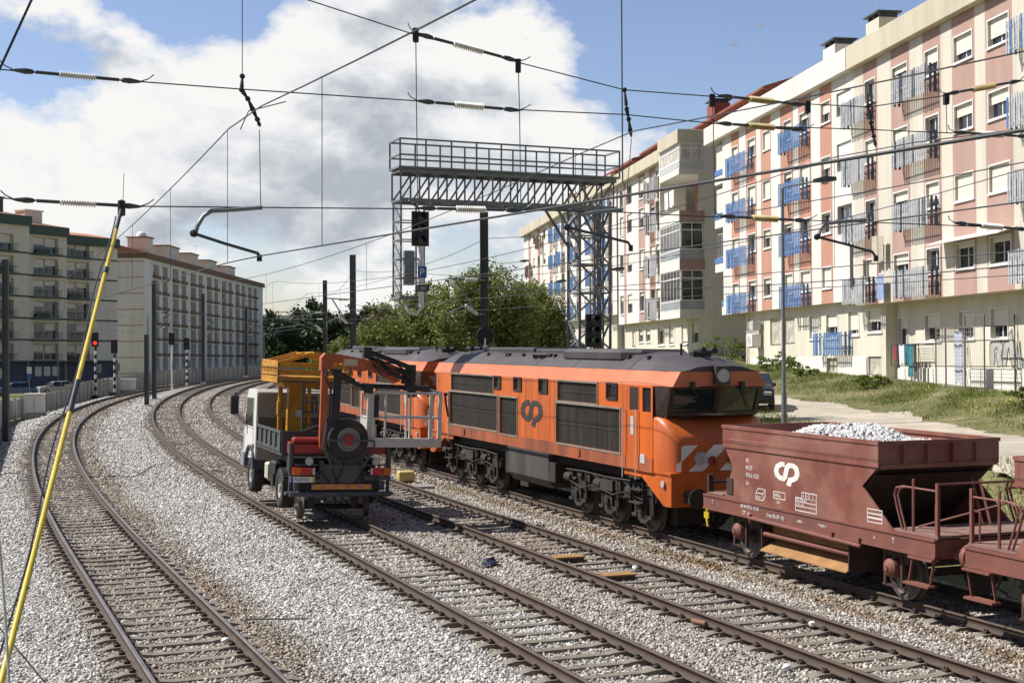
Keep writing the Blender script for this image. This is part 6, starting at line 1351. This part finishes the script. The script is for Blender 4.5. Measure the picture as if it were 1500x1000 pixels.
pts = [f(u) + Vector((-.045 + .02 * math.sin(u * 17), -.03, .02 * math.sin(u * 11))) for u in np.linspace(.03, 1.0, 30)]; MB().tube(pts, .009, 5).tube([f(.88) + Vector((-.3, 0, 0)), f(.88) + Vector((.05, -.04, 0)), f(.9) + Vector((-.2, 0, -.2)), f(1.0) + Vector((.35, 0, -.12))], .006, 4).build('earth_cable', MT['black'], ep)
cable('rope', [P(-4, 760, 9), P(3, 840, 9), P(9, 920, 9), P(15, 1030, 9)], .011, 'pale green rope hanging at the lower left edge', 'rope', None, 'frame')
# street lamps
def street_lamp(x, y, h, arm, label, rz=0, r=.075):
    zb = tz(x, y); t = thing('street_lamp', label, 'street lamp', group='street lamps', mat=upright((x, y, zb), rz)); MB().tube([(0, 0, -.2), (0, 0, h)], r, 10, r1=r * .75).tube([(0, 0, 0), (0, 0, 1.2)], r * 1.25, 10).build('post', MT['steel'], t, smooth=50)
    MB().tube([(0, 0, h), (arm * .5, 0, h + .12), (arm, 0, h + .25)], .03, 6).build('arm', MT['steel'], t); b = MB().loft([[(arm - .05, -.07, h + .2), (arm - .05, .07, h + .2), (arm - .05, .05, h + .32), (arm - .05, -.05, h + .32)], [(arm + .35, -.17, h + .22), (arm + .35, .17, h + .22), (arm + .35, .12, h + .42), (arm + .35, -.12, h + .42)], [(arm + .75, -.10, h + .27), (arm + .75, .10, h + .27), (arm + .75, .07, h + .4), (arm + .75, -.07, h + .4)]]); b.build('lamp_head', MT['dsteel'], t, smooth=50)
    MB().lathe([(.14, 0), (.12, -.07), (.0, -.1)], (arm + .38, 0, h + .22), 'z', 12).build('lamp_bowl', MT['lens'], t, smooth=50); return t
p = P(1149, 620, 46); street_lamp(p.x, 46, 10.1 - tz(p.x, 46), 1.15, 'tall grey street lamp beside the pale gravel road', .1)
street_lamp(4.6, 78, 6.2, 1.3, 'street lamp with a long arm behind the gantry tower', .2); street_lamp(2.2, 100, 5.9, 1.2, 'street lamp among the dark trees before the far block', .2); street_lamp(-1.0, 118, 8.6, 1.8, 'distant street lamp above the dark green tree', .15)
for x, y, h, lab in ((-56, 165, 6.5, 'thin street lamp before the dark blue ground floor at the far left'), (-42.2, 155, 8.5, 'thin street lamp beside the corner of the grey block'), (-44.5, 190, 8, 'street lamp before the middle of the grey block'), (-43.5, 235, 8, 'street lamp before the right end of the grey block')): street_lamp(x, y, h, 1.6, lab, .1, .09)
# ------------------------------------------------------------------ blocks on the left of the curve
MT['lcream'] = wallmat('left_cream_render', (.72, .66, .54)); MT['lwhite'] = wallmat('left_white_render', (.76, .71, .60)); MT['green_t'] = mat('dark_green_trim', (.05, .085, .06), .6, 0, .2, 2); MT['navy'] = wallmat('blue_grey_plinth', (.10, .105, .15)); MT['redt'] = mat('orange_roof_tile', (.42, .17, .09), .85, 0, .25, 2, .4)
MT['grey_r'] = wallmat('weathered_white_render', (.84, .80, .74), amt=.45); MT['brown_t'] = mat('rusty_brown_parapet', (.22, .13, .075), .8, 0, .35, 1.5, dirt=(.10, .07, .05), dirt_amt=.6); MT['loggia'] = mat('shaded_loggia_back', (.34, .32, .29), .9, 0, .3, .8)
AM = level((-65.6, 169, -.6), (.524, .852, 0))
LA = thing('apartment_building', 'cream seven storey block with dark green balcony trim at the far left', 'apartment building', group='apartment blocks left of the railway', mat=AM)
segs = [(-12, -3.2, 0, 21.9), (-3.2, 5.6, 0.0, 21.9), (5.6, 12.4, .9, 21.0), (12.4, 22, 1.8, 20.2)]
w_ = MB(); tr = MB(); pl = MB(); rf = MB(); 
FH = 2.82
for k, (a, b, y, h) in enumerate(segs):
    xc = (a + b) / 2 - (2.2 if k == 3 else 0); hw = 2.0; ops = [(xc - hw, xc + hw, 3.0 + j * FH + .25, 3.0 + j * FH + 2.35) for j in range(6)]
    wall_holes(w_, a, b, 3.0, h - 1.2, ops, y=y, depth=.55, mi=1 if k == 3 else 0, rev=0); w_._add([(b, y, 0), (b, y + 14, 0), (b, y + 14, h), (b, y, h)], [(0, 1, 2, 3)], 0); w_._add([(a, y, 0), (a, y + 14, 0), (a, y + 14, h), (a, y, h)], [(0, 1, 2, 3)], 0)
    w_.box(a, b, y + .6, y + 14, 3, h - 1.2, 0)
    pl.box(a, b, y + .5, y + 13, -1, 3.0, 0); tr.box(a - .05, b + .05, y - .5, y + 2, h - 1.25, h, 0)
    for j in range(6):
        z = 3.0 + j * FH; tr.box(a + .02, b - .02, y - .04, y + .3, z - .05, z + .17, 0); tr.box(xc - hw - .25, xc + hw + .25, y - .75, y, z - .02, z + .16, 0)
    rf.prism([(y - .4, h), (y + 6, h + 1.1), (y + 13, h)], a, b - .2, 'x')
    for j in range(6):
        z = 3.0 + j * FH + .25
        for i in range(2):
            x0 = xc - hw + i * hw + .08; window(LA, x0, x0 + hw - .16, z, z + 2.05, y=y + .38, drop=[.45, .3, .55, 0.0, .4][(k * 5 + j * 3 + i * 2) % 5], panes=2, surround=False, shutter='shut')
        b_ = MB()
        for i in range(17): b_.box(xc - hw - .2 + i * .26, xc - hw - .17 + i * .26, y - .72, y - .69, z - .1, z + .75)
        b_.box(xc - hw - .2, xc + hw + .2, y - .74, y - .68, z + .72, z + .78); 
        if (k * 5 + j) % 3 == 0: b_.box(xc - hw, xc + .1, y - .68, y - .6, z - .05, z + .5)
        b_.build('balcony_railing', MT['green_t'] if k < 3 else MT['dsteel'], LA)
w_.build('wall', [MT['lcream'], MT['lwhite']], LA); tr.build('floor_trim', MT['green_t'], LA); pl.build('ground_floor', MT['navy'], LA); rf.build('roof', MT['redt'], LA)
for x, z in ((-8, .8), (-6.2, .8), (-.5, .8), (1.0, .8), (7.5, 1), (8.9, 1), (10.3, 1)): window(LA, x, x + 1.15, z, z + 1.4, y=.35 if x < 5 else 1.25, drop=.9, surround=False)
for x, y, z, w, h, lb, m in ((-4, 5, 23, 2.6, 2.4, 'pale rooftop stair house on the left green trimmed block', 'lwhite'), (3.5, 4.5, 22.6, 1.6, 2.6, 'dark green rooftop box on the left block', 'green_t'), (9.5, 5, 22, 2.8, 2.0, 'white rooftop box beside the dark green one', 'lwhite')): c = thing('rooftop_box', lb, 'rooftop box', mat=AM @ Matrix.Translation((x, y, z - .8))); MB().box(-w / 2, w / 2, -1, 1, 0, h).build('box_wall', MT[m], c); MB().box(-w / 2 - .15, w / 2 + .15, -1.15, 1.15, h, h + .18).build('box_roof', MT['green_t'] if m == 'green_t' else MT['grey_r'], c)
GM = level((-60.2, 219, -.5), (.03, .9995, 0))
LB = thing('apartment_building', 'long weathered grey white block with brown balcony parapets behind the curve', 'apartment building', group='apartment blocks left of the railway', mat=GM)
LEN, HH = 90.0, 20.2; w_ = MB(); FL = 2.62; bays = []
x = 5.0; k = 0
while x < LEN - 4: bays.append((x, x + (3.0 if k % 2 else 3.6))); x += 6.1 if k % 2 else 5.6; k += 1
ops = [(a, b, .6 + j * FL + .2, .6 + j * FL + 2.3) for a, b in bays for j in range(7)]
wall_holes(w_, 0, LEN, -1.5, HH - .9, ops, y=0, depth=1.0, mi=0, rev=0); w_.box(0.0, LEN, 1.05, 13, -1.5, HH - .9, 1); w_.box(-.0, -.02, 0, 13, -1.5, HH - .8, 0); w_.build('wall', [MT['grey_r'], MT['loggia']], LB)
MB().box(-.3, LEN + .3, -.45, 13.3, HH - .9, HH, bev=.04).build('cornice', MT['brown_t'], LB)
MB().prism([(-.3, HH), (6.5, HH + 1.9), (13.2, HH)], .2, 15, 'x').build('roof', MT['redt'], LB)
PPM = {}
for a, b in bays:
    if b - a not in PPM: o = MB().box(-.15, b - a + .15, -.35, .12, -.05, .45).build('balcony_parapet', MT['brown_t']); PPM[b - a] = o.data; bpy.data.objects.remove(o)
    for j in range(7): inst(PPM[b - a], 'balcony_parapet', LB, (a, 0, .6 + j * FL - (.3 if j == 0 else 0)))
for a in range(0, 90, 1):
    pass
for j in range(8): MB().box(-.03, .0, .02, 13, .3 + j * FL, .46 + j * FL).build('floor_band', MT['orange_r'], LB)
for n_, (a, b) in enumerate(bays):
    for j in range(7):
        if n_ * 7 + j < 98: window(LB, a + .35, b - .5 - .4 * ((n_ + j) % 3), .6 + j * FL + .45, .6 + j * FL + 2.2, y=.7, drop=[.3, 0, .6, .1][(n_ * 3 + j) % 4], surround=False)
for x, h, w, lb in ((10, 3.2, 2.6, 'domed rooftop water tank house nearest on the grey block'), (24, 2.8, 7, 'long low rooftop house on the grey block'), (38, 2.6, 5.5, 'second rooftop house along the grey block'), (52, 2.3, 6, 'third rooftop house along the grey block'), (68, 2.2, 6, 'farthest rooftop house on the grey block')):
    c = thing('rooftop_house', lb, 'rooftop house', mat=GM @ Matrix.Translation((x, 3.5, HH))); MB().box(-w / 2, w / 2, -1.6, 2, 0, h).build('house_wall', MT['lwhite'], c); MB().box(-w / 2 - .2, w / 2 + .2, -1.8, 2.2, h, h + .2).build('house_roof', MT['brown_t'], c)
    if w < 3: MB().lathe([(.9, h + .2), (.85, h + .7), (.5, h + 1.1), (0, h + 1.2)], (0, 0, 0), 'z', 16).build('tank_dome', MT['grey_r'], c, smooth=50)
aerial(GM, 24, 3.5, HH + 2.9, 3.2, 'television aerial on the long low rooftop house'); aerial(GM, 45, 3.5, HH, 5.0, 'television aerial between two rooftop houses'); aerial(AM, -6, 5, 23, 7, 'tall television aerial on the far left roof')
# concrete panel fence along the curve
fence = thing('concrete_fence', 'pale concrete panel fence following the outside of the left curve', 'fence'); FP = [(-20, 50), (-27, 70), (-34, 89), (-39, 124), (-40.8, 137), (-43.6, 165), (-43.2, 185), (-41, 206), (-37, 240)]; nP = 0; mass = []
for (x0, y0), (x1, y1) in zip(FP, FP[1:]):
    n = round(math.hypot(x1 - x0, y1 - y0) / 2.1)
    for k in range(n):
        a = Vector((x0 + (x1 - x0) * k / n, y0 + (y1 - y0) * k / n, 0)); b = Vector((x0 + (x1 - x0) * (k + 1) / n, y0 + (y1 - y0) * (k + 1) / n, 0)); h = 1.35 if a.y < 110 else 1.75
        m_ = MB(); m_.beam(a + Vector((0, 0, -.5 + h / 2)), b + Vector((0, 0, -.5 + h / 2)), .07, h); m_.box(a.x - .09, a.x + .09, a.y - .09, a.y + .09, -.9, -.5 + h + .12)
        if nP < 99: m_.build('panel', MT['conc'], fence); nP += 1
def cabinet(px_, py_, Y, w, h, label): p = P(px_, py_, Y); c = thing('trackside_cabinet', label, 'cabinet', (p.x, p.y, -.55), .2, 'trackside cabinets'); MB().box(-w / 2 - .1, w / 2 + .1, -.35, .35, -.2, .5).build('plinth', MT['conc'], c); MB().box(-w / 2, w / 2, -.3, .3, .5, h, bev=.03).box(-w / 2 - .05, w / 2 + .05, -.36, .36, h, h + .08).build('casing', MT['grey_r'], c); MB().box(-.012, .012, -.315, -.30, .6, h - .1).build('door_seam', MT['dsteel'], c)
cabinet(51, 609, 93, 1.3, 1.75, 'grey trackside cabinet on a concrete plinth near the left mast'); cabinet(158, 580, 134, 1.1, 1.7, 'pale trackside cabinet beside the banded signal posts'); cabinet(188, 577, 138, 1.5, 1.6, 'wide grey trackside cabinet before the grey block corner')
# parked cars
MT['tint'] = MT['glass']
def car(M, col, label, kind='hatch', group='parked cars'):
    t = thing('parked_car', label, 'car', group=group, mat=M); pc = mat('car_paint', col, .25, .0, .05, 2, spec=.7)
    W2 = .86; lowr = [(-2.05, .30), (-2.1, .62), (-1.95, .88), (-1.1, .95), (1.75, .93), (2.0, .85), (2.05, .45), (1.95, .28)]
    sec = lambda y, s: [(x * (1 - .03 * s), y, z) for x, z in lowr]
    MB().loft([[(x * .97, -W2 + .03, z) for x, z in lowr], [(x, -W2 + .10 - .1, z) for x, z in lowr], [(x, W2, z) for x, z in lowr], [(x * .97, W2 - .03, z) for x, z in lowr]]).build('body', pc, t, smooth=50)
    cab = [(-1.15, .93), (-.55, 1.38), (-.2, 1.44), (1.0, 1.42), (1.55, 1.30), (1.85, .93)]
    MB().loft([[(x, -W2 + .04 + (z - .93) * .35, z) for x, z in cab], [(x, W2 - .04 - (z - .93) * .35, z) for x, z in cab]]).build('cabin_glass', MT['glass'], t, smooth=30)
    rf = MB().loft([[(x, -.60, z) for x, z in ((-.52, 1.395), (1.05, 1.445), (1.05, 1.47), (-.5, 1.43))], [(x, .60, z) for x, z in ((-.52, 1.395), (1.05, 1.445), (1.05, 1.47), (-.5, 1.43))]])
    for s in (-1, 1):
        for a, b in (((-1.15, .93), (-.5, 1.41)), ((.25, .93), (.25, 1.43)), ((1.05, 1.45), (1.8, .95))): rf.beam((a[0], s * (W2 - .03 - (a[1] - .93) * .35), a[1]), (b[0], s * (W2 - .03 - (b[1] - .93) * .35), b[1]), .07, .05)
    rf.build('roof', pc, t)
    for x in (-1.3, 1.3):
        for s in (-1, 1): w = MB().lathe([(.15, -.1), (.30, -.1), (.31, 0), (.30, .1), (.15, .1)], (x, s * (W2 - .08), .31), 'y', 20).build('wheel', MT['rubber'], t, smooth=40); MB().lathe([(.19, s * .09), (.18, s * .115), (.05, s * .10), (0, s * .10)], (x, s * (W2 - .08), .31), 'y', 16).build('rim', MT['frame'], w)
    for s in (-1, 1): MB().box(-2.1, -1.98, s * .62 - .16, s * .62 + .16, .62, .78, bev=.03).build('headlight', MT['lens'], t); MB().box(1.98, 2.06, s * .66 - .12, s * .66 + .12, .62, .82, bev=.02).build('tail_light', MT['lampr'], t)
    for s in (-1, 1): MB().box(-.75, -.60, s * (W2 + .02) - .08, s * (W2 + .02) + .08, .95, 1.08, bev=.03).build('wing_mirror', pc, t)
    MB().box(-2.12, -2.08, -.25, .25, .42, .53).build('number_plate', MT['white'], t); return t
def car_at(x, y, ang, z=None): return Matrix.Translation((x, y, tz(x, y) + .02 if z is None else z)) @ Matrix.Rotation(ang, 4, 'Z')
car(car_at(9.55, 53.4, R(80)), (.02, .021, .024), 'black car on the gravel road, mostly hidden behind the front locomotive')
car(car_at(4.3, 105, R(-80)), (.45, .46, .47), 'silver car parked before the far block, right of the dark trees'); car(car_at(5.0, 111.5, R(-80)), (.30, .31, .33), 'grey car parked just behind the silver one'); 
for x, y, c, lb in ((-53, 143, (.05, .12, .26), 'dark blue car behind the concrete fence, second from the left edge'), (-56.5, 141, (.08, .26, .42), 'bright blue van like car at the left edge behind the mast'), (-50, 147, (.35, .36, .38), 'pale car behind the concrete fence near the road sign')): car(car_at(x, y, R(35), -.85), c, lb)
rs = thing('road_sign', 'small white and blue road sign before the dark blue ground floor', 'road sign', (-50.5, 140, -.9)); MB().tube([(0, 0, 0), (0, 0, 3.0)], .04, 6).build('post', MT['steel'], rs); MB().box(-.25, .25, -.05, -.02, 2.1, 3.2).build('plate', MT['white'], rs); MB().box(-.25, .25, -.06, -.05, 2.1, 2.5).build('blue_field', mat('sign_blue', (.03, .12, .4)), rs)
tag(MB().box(-58, -44, 128, 155, -.98, -.93).build('street', mat('asphalt', (.05, .05, .052), .9, 0, .2, 2, .3)), kind='structure')
# ------------------------------------------------------------------ trees and grass
MT['bark'] = mat('bark', (.07, .055, .04), .95, 0, .3, 4, .6)
LM = {'dark': leaf_mat('dark_leaves', [(.05, .08, .018), (.14, .18, .042), (.24, .275, .08), (.32, .34, .15)]), 'light': leaf_mat('light_leaves', [(.055, .085, .015), (.11, .15, .028), (.17, .21, .045), (.22, .24, .08)]), 'wood': leaf_mat('wood_leaves', [(.016, .028, .012), (.038, .06, .02), (.075, .10, .035)], trans=.1), 'dry': leaf_mat('dry_leaves', [(.06, .06, .02), (.12, .10, .045), (.18, .14, .08)])}
def leaves(blobs, n, size, squash=1.0, seed=1):
    r = np.random.default_rng(seed); V = []
    wts = np.array([b[3] * b[4] * b[5] for b in blobs]); cnt = (n * wts / wts.sum()).astype(int)
    for b, c in zip(blobs, cnt):
        m = max(14, c // 34); d = r.normal(size=(m, 3)); d /= np.linalg.norm(d, axis=1)[:, None]; rad = r.uniform(.50, 1.04, (m, 1)) ** .7
        cl = np.array(b[:3]) + d * rad * np.array(b[3:6]); k = r.integers(0, m, c); p = cl[k] + r.normal(0, .115, (c, 3)) * np.array(b[3:6]) * .8
        q = r.normal(size=(c, 3)); q[:, 2] += .5; q /= np.linalg.norm(q, axis=1)[:, None]; t = np.cross(q, r.normal(size=(c, 3))); t /= np.linalg.norm(t, axis=1)[:, None]; bt = np.cross(q, t); s = size * r.uniform(.6, 1.4, (c, 1))
        V.append(np.stack([p - t * s, p + bt * s * .55, p + t * s, p - bt * s * .55], 1))
    V = np.concatenate(V).reshape(-1, 3); return V, np.arange(len(V)).reshape(-1, 4)
def tree(name, label, x, y, blobs, n, size, m, seed, trunk=.22, cat='tree', group=None, z=None):
    zb = tz(x, y) if z is None else z; t = thing(name, label, cat, (x, y, zb), group=group); v, f = leaves(blobs, n, size, seed=seed); np_mesh('crown', v, f, LM[m], t)
    b = MB(); r = random.Random(seed); top = max(q[2] for q in blobs)
    b.tube([(0, 0, -.3), (.1, .05, top * .3), (0, .1, top * .6)], trunk, 8, r1=trunk * .6)
    for q in blobs: b.tube([(0, .05, top * .25 + r.uniform(0, .2) * top), (q[0] * .5, q[1] * .5, q[2] * .75), (q[0] * .9, q[1] * .9, q[2] + q[5] * .3)], trunk * .45, 6, r1=.03)
    b.build('trunk', MT['bark'], t, smooth=50); return t
tree('broadleaf_tree', 'largest dark green round tree in the middle, behind the thick mast', -1.7, 88, [(-1.6, 0, 3.4, 2.0, 2.2, 2.7), (.6, .3, 4.0, 2.3, 2.3, 2.8), (2.1, 0, 3.0, 1.7, 2.0, 2.4), (0, -.6, 2.0, 3.2, 1.8, 2.0), (-.5, 0, 5.2, 1.4, 1.5, 1.5)], 32000, .10, 'dark', 11, group='trees beside the locomotives')
tree('broadleaf_tree', 'dark green tree at the right end of the row, before the far block', 1.9, 91, [(0, 0, 3.0, 1.8, 2.0, 2.5), (.9, 0, 2.0, 1.4, 1.8, 1.9), (-.6, .3, 4.2, 1.4, 1.5, 1.7)], 14000, .10, 'dark', 12, group='trees beside the locomotives')
tree('broadleaf_tree', 'mid green tree left of the thick mast, below the hanging signal', -5.8, 92, [(0, 0, 2.8, 2.0, 2, 2.3), (1.5, 0, 3.4, 1.7, 1.8, 2.1), (-1.2, 0, 2.3, 1.6, 1.6, 1.9), (.4, 0, 4.4, 1.2, 1.2, 1.3)], 16000, .10, 'dark', 13, group='trees beside the locomotives')
tree('leafy_bush', 'bright yellow green bush below the hanging signal', -7.6, 82, [(0, 0, 3.4, 1.7, 1.6, 2.2), (1.3, -.2, 2.8, 1.4, 1.3, 2.0), (-1.2, .2, 3.0, 1.2, 1.2, 2.0)], 11000, .09, 'light', 14, .1, 'bush', 'bushes beside the locomotives')
tree('leafy_bush', 'pale green loose bush behind the crane arm', -10.4, 86, [(0, 0, 3.6, 1.5, 1.5, 2.3), (1.0, 0, 4.6, 1.1, 1.2, 1.6), (-1.1, 0, 2.8, 1.3, 1.3, 2.0)], 11000, .095, 'light', 15, .1, 'bush', 'bushes beside the locomotives')
tree('leafy_bush', 'pale green bush left of the second mast, before the dark wood', -13.0, 94, [(0, 0, 2.8, 1.5, 1.5, 2.0), (1.3, 0, 3.4, 1.4, 1.4, 2.0), (-1.0, 0, 2.0, 1.1, 1.2, 1.8)], 10000, .095, 'light', 16, .1, 'bush', 'bushes beside the locomotives')
tree('leafy_bush', 'dry brownish bush between the two masts', -8.9, 88, [(0, 0, 3.2, 1.2, 1.2, 2.2), (.8, 0, 4.2, .9, .9, 1.4)], 5000, .09, 'dry', 17, .08, 'bush', 'bushes beside the locomotives')
tree('broadleaf_tree', 'dark tree rising behind the second mast', -9.5, 112, [(0, 0, 3.6, 2.4, 2.4, 2.2), (1.8, 0, 2.6, 1.9, 2, 2.0), (-1.7, 0, 2.4, 1.7, 1.8, 1.8)], 11000, .12, 'dark', 18, group='trees beside the locomotives')
# the far dark wood reads as one mass
r = np.random.default_rng(5); bl = []
for k in range(46):
    Y = r.uniform(300, 430); X = r.uniform(-.185, -.10) * Y + (r.uniform(0, 26) if k % 2 else 0); hgt = r.uniform(9, 14.5); bl.append((X, Y, hgt * .55 - 1, r.uniform(4, 7), r.uniform(4, 6), hgt * .55))
v, f = leaves(bl, 62000, .55, seed=6); tag(np_mesh('far_wood', v, f, LM['wood']), 'dark distant pine wood at the end of the curve', 'wood', kind='stuff')
def grass(name, pts, hgt, m, label, seed, flowers=False):
    r = np.random.default_rng(seed); n = len(pts); a = r.uniform(0, 6.28, n); w = r.uniform(.008, .02, n) * (1 + 1.5 * (hgt > .3)); h = hgt * r.uniform(.35, 1.2, n); lean = r.normal(0, .28, (n, 2)) * h[:, None]
    d = np.stack([np.cos(a) * w, np.sin(a) * w, np.zeros(n)], 1); tip = pts + np.concatenate([lean, h[:, None]], 1); v = np.stack([pts - d, pts + d, tip], 1).reshape(-1, 3)
    return tag(np_mesh(name, v, np.arange(len(v)).reshape(-1, 3), m), label, 'grass', kind='stuff')
MT['blade'] = leaf_mat('grass_blades', [(.065, .10, .02), (.14, .19, .04), (.24, .26, .085), (.36, .32, .16)], .8, .3); MT['petal'] = mat('yellow_petals', (.65, .50, .02), .7)
def on_ground(X, Y, extra=0): return np.stack([X, Y, terrain(X, Y) + extra], 1)
n = 90000; Y = r.uniform(30, 95, n); e = np.abs(r.normal(0, 1, n)) * 1.6 + r.uniform(-.3, 2.2, n); e = np.where(e > 5.0, r.uniform(.2, 4.8, n), e); X = 26.5 - .158 * Y - e / .987; k = wob(X, Y, 1.1) + r.normal(0, .3, n) > .1
grass('bank_grass', on_ground(X[k], Y[k]), .16, MT['blade'], 'tall rough grass along the foot of the right hand blocks', 21)
n = 52000; Y = r.uniform(18, 80, n); e = r.uniform(8.3, 13.5, n); X = 26.5 - .158 * Y - e / .987; k = (wob(X, Y, .9) + r.normal(0, .35, n) > -.1) & (lateral(PATH4, X, Y)[0] > 4.2)
grass('verge_grass', on_ground(X[k], Y[k]), .2, MT['blade'], 'grass verge between the red wagons and the gravel road', 22)
n = 16000; Y = r.uniform(60, 140, n); o = r.uniform(3.6, 7.5, n); X = np.interp(Y, PATH1[:, 1], PATH1[:, 0]) - o; k = wob(X, Y, .5) > .1
grass('left_verge_grass', on_ground(X[k], Y[k]), .3, MT['blade'], 'patchy grass between the left track and the concrete fence', 23)
n = 900; Y = r.uniform(36, 56, n); e = r.uniform(.8, 4.6, n); X = 26.5 - .158 * Y - e / .987; k = wob(X, Y, .8) > .25; p = on_ground(X[k], Y[k], .08) + np.array([0, 0, 1]) * r.uniform(0, .15, (k.sum(), 1)); q = r.normal(size=(len(p), 3)) * .02; q2 = r.normal(size=(len(p), 3)) * .02
tag(np_mesh('wild_flowers', np.stack([p - q, p + q2, p + q, p - q2], 1).reshape(-1, 3), np.arange(len(p) * 4).reshape(-1, 4), MT['petal']), 'small yellow wild flowers in the bank grass', 'flowers', kind='stuff')
for i, (x, y, s, lb) in enumerate(((14.2, 72, .9, 'clump of green weeds at the corner of the white block'), (15.4, 57.5, .6, 'low weed clump near the ground floor blue rack'), (17.6, 44.5, .8, 'weedy clump in front of the wire cage'), (18.2, 41.5, .7, 'weed clump with yellow flowers below the painted letters'), (13.2, 84, 1.3, 'green bush in the gap between the white and cream blocks'), (14.4, 66, .5, 'low weed clump by the basement windows'))): tree('weed_clump', lb, x, y, [(0, 0, s * .5, s * 1.2, s, s * .6), (s * .8, 0, s * .35, s * .8, s * .7, s * .4)], int(1600 * s), .07, 'light', 40 + i, .03, 'weeds', 'weed clumps by the right hand blocks')
# ------------------------------------------------------------------ small things by the tracks
def small(name, label, cat, x, y, z, rz, fn, m, **k): o = fn(MB()).build(name, m); o.location = (x, y, z); o.rotation_euler = (0, 0, rz); return tag(o, label, cat)
p = P(592, 686, 47.0); bx = thing('yellow_box', 'small yellow trackside box on the ballast beside the second locomotive', 'box', (p.x, 47.6, -.2), .35); MB().box(-.28, .28, -.2, .2, .06, .42, bev=.03).build('lid', mat('pale_yellow_paint', (.60, .46, .16), .5, 0, .12, 5, dirt=(.35, .27, .12)), bx); MB().box(-.26, .26, -.18, .18, -.05, .07).build('base', MT['black'], bx)
p = P(622, 703, 46.0); small('grey_lid', 'flat grey cable trough lid on the ballast right of the truck', 'lid', p.x, 45.6, -.19, .3, lambda b: b.box(-.35, .35, -.14, .14, 0, .1, bev=.02), MT['conc'])
for k, (px_, py_) in enumerate(((832, 815), (905, 841))):
    Y = (CAMH + .12) * FPX / (py_ - HOR); x = (px_ - 750) / FPX * Y; t = thing('yellow_plate', 'ochre plate between the empty rails, %s' % ('the farther of two' if k == 0 else 'the nearer of two, bolted to a dark block'), 'plate', (x, Y, -.16), .38, 'yellow plates between the empty rails'); MB().box(-.36, .36, -.16, .16, .03, .06).build('plate_top', mat('ochre_plate', (.33, .18, .05), .7, 0, .2, 4, dirt=(.15, .10, .06)), t); MB().box(-.34, .34, -.14, .14, -.08, .03).build('dark_block', MT['black'], t)
g = lambda px_, py_: (lambda Y: Vector(((px_ - 750) / FPX * Y, Y, -.165)))((CAMH + .165) * FPX / (py_ - HOR))
tag(MB().tube([g(*q) for q in ((-20, 700), (10, 693), (30, 693), (47, 694), (60, 696), (85, 697), (118, 698), (140, 698), (170, 697), (194, 698), (205, 694), (220, 684), (238, 676), (256, 672), (274, 673))], .02, 5).build('track_cable', MT['black']), 'thin black cable lying across the two left tracks', 'cable')
tag(MB().tube([g(362, 909) + Vector((0, 0, .03)), g(452, 908) + Vector((0, 0, .03))], .014, 6).build('steel_rod', MT['dsteel']), 'dark steel rod lying on the bright ballast in the foreground', 'rod')
tag(MB().tube([g(1014, 912) + Vector((0, 0, .04)), g(1034, 916) + Vector((0, 0, .04))], .045, 8).build('rusty_pipe', mat('rusty_pipe', (.24, .13, .07), .8)), 'short rusty pipe beside the sleepers of the empty track', 'pipe')
b = MB()
for k in range(5): q = g(715 + (k % 3) * 4, 828 - k); b.loft([[q + Vector((-.18 + .05 * k, -.1, .02 + .03 * k)), q + Vector((.1, -.12, .05)), q + Vector((.14, .1, .02)), q + Vector((-.12, .12, .06))], [q + Vector((-.14 + .05 * k, -.08, .04 + .03 * k)), q + Vector((.08, -.1, .09)), q + Vector((.12, .08, .04)), q + Vector((-.1, .1, .09))]])
tag(b.build('crumpled_bag', mat('blue_black_plastic', (.03, .035, .07), .35)), 'crumpled dark blue plastic bag on the ballast', 'bag')
for px_, py_, lb in ((727, 832, 'large white stone beside the right rail of the empty track'), (1190, 914, 'white stone on a sleeper of the empty track near the right'), (1153, 977, 'angular white stone in the foreground of the empty track'), (330, 938, 'pale stone resting against the inner rail of the leftmost track')):
    px_ = 930 if px_ == 727 else px_; q = g(px_, py_); o = MB().lathe([(0, -.05), (.055, -.03), (.075, .01), (.05, .05), (0, .065)], (0, 0, 0), 'z', 7).build('white_stone', MT['white']); o.location = q; o.rotation_euler = (.4, .3, px_); tag(o, lb, 'stone', 'bright stones among the sleepers')
# mesh fence behind the wagons
mf = thing('mesh_fence', 'grey wire mesh fence seen behind the end of the second wagon', 'fence'); b = MB(); w = MB()
for k in range(7):
    s = 4 + k * 2.0; x, y = q4(s, 5.2); z = tz(x, y); MB().tube([(x, y, z - .2), (x, y, z + 1.5)], .03, 6).build('fence_post', MT['steel'], mf)
    if k < 6:
        x2, y2 = q4(s + 2.0, 5.2); z2 = tz(x2, y2)
        for i in range(13): w.tube([(x, y, z + .1 + i * .11), (x2, y2, z2 + .1 + i * .11)], .005, 4)
        for i in range(16): u = i / 16; a = Vector((x, y, z)).lerp(Vector((x2, y2, z2)), u); w.tube([a + Vector((0, 0, .1)), a + Vector((0, 0, 1.45))], .005, 4)
w.build('wire_mesh', MT['steel'], mf)

md = thing('round_signal_back', 'round black signal disc with pale bracket low on the thick mast', 'signal', (-1.05, 52.7, 4.2)); MB().lathe([(.34, -.06), (.36, 0), (.34, .06)], (0, 0, .85), 'y', 24).build('disc', MT['black'], md); MB().tube([(0, -.12, .2), (0, -.12, .75)], .03, 6).box(-.2, .9, -.16, -.1, .18, .24).box(-.1, .1, 0, .2, .3, 1.0).build('bracket', MT['frame'], md)
bpy.context.view_layer.update()
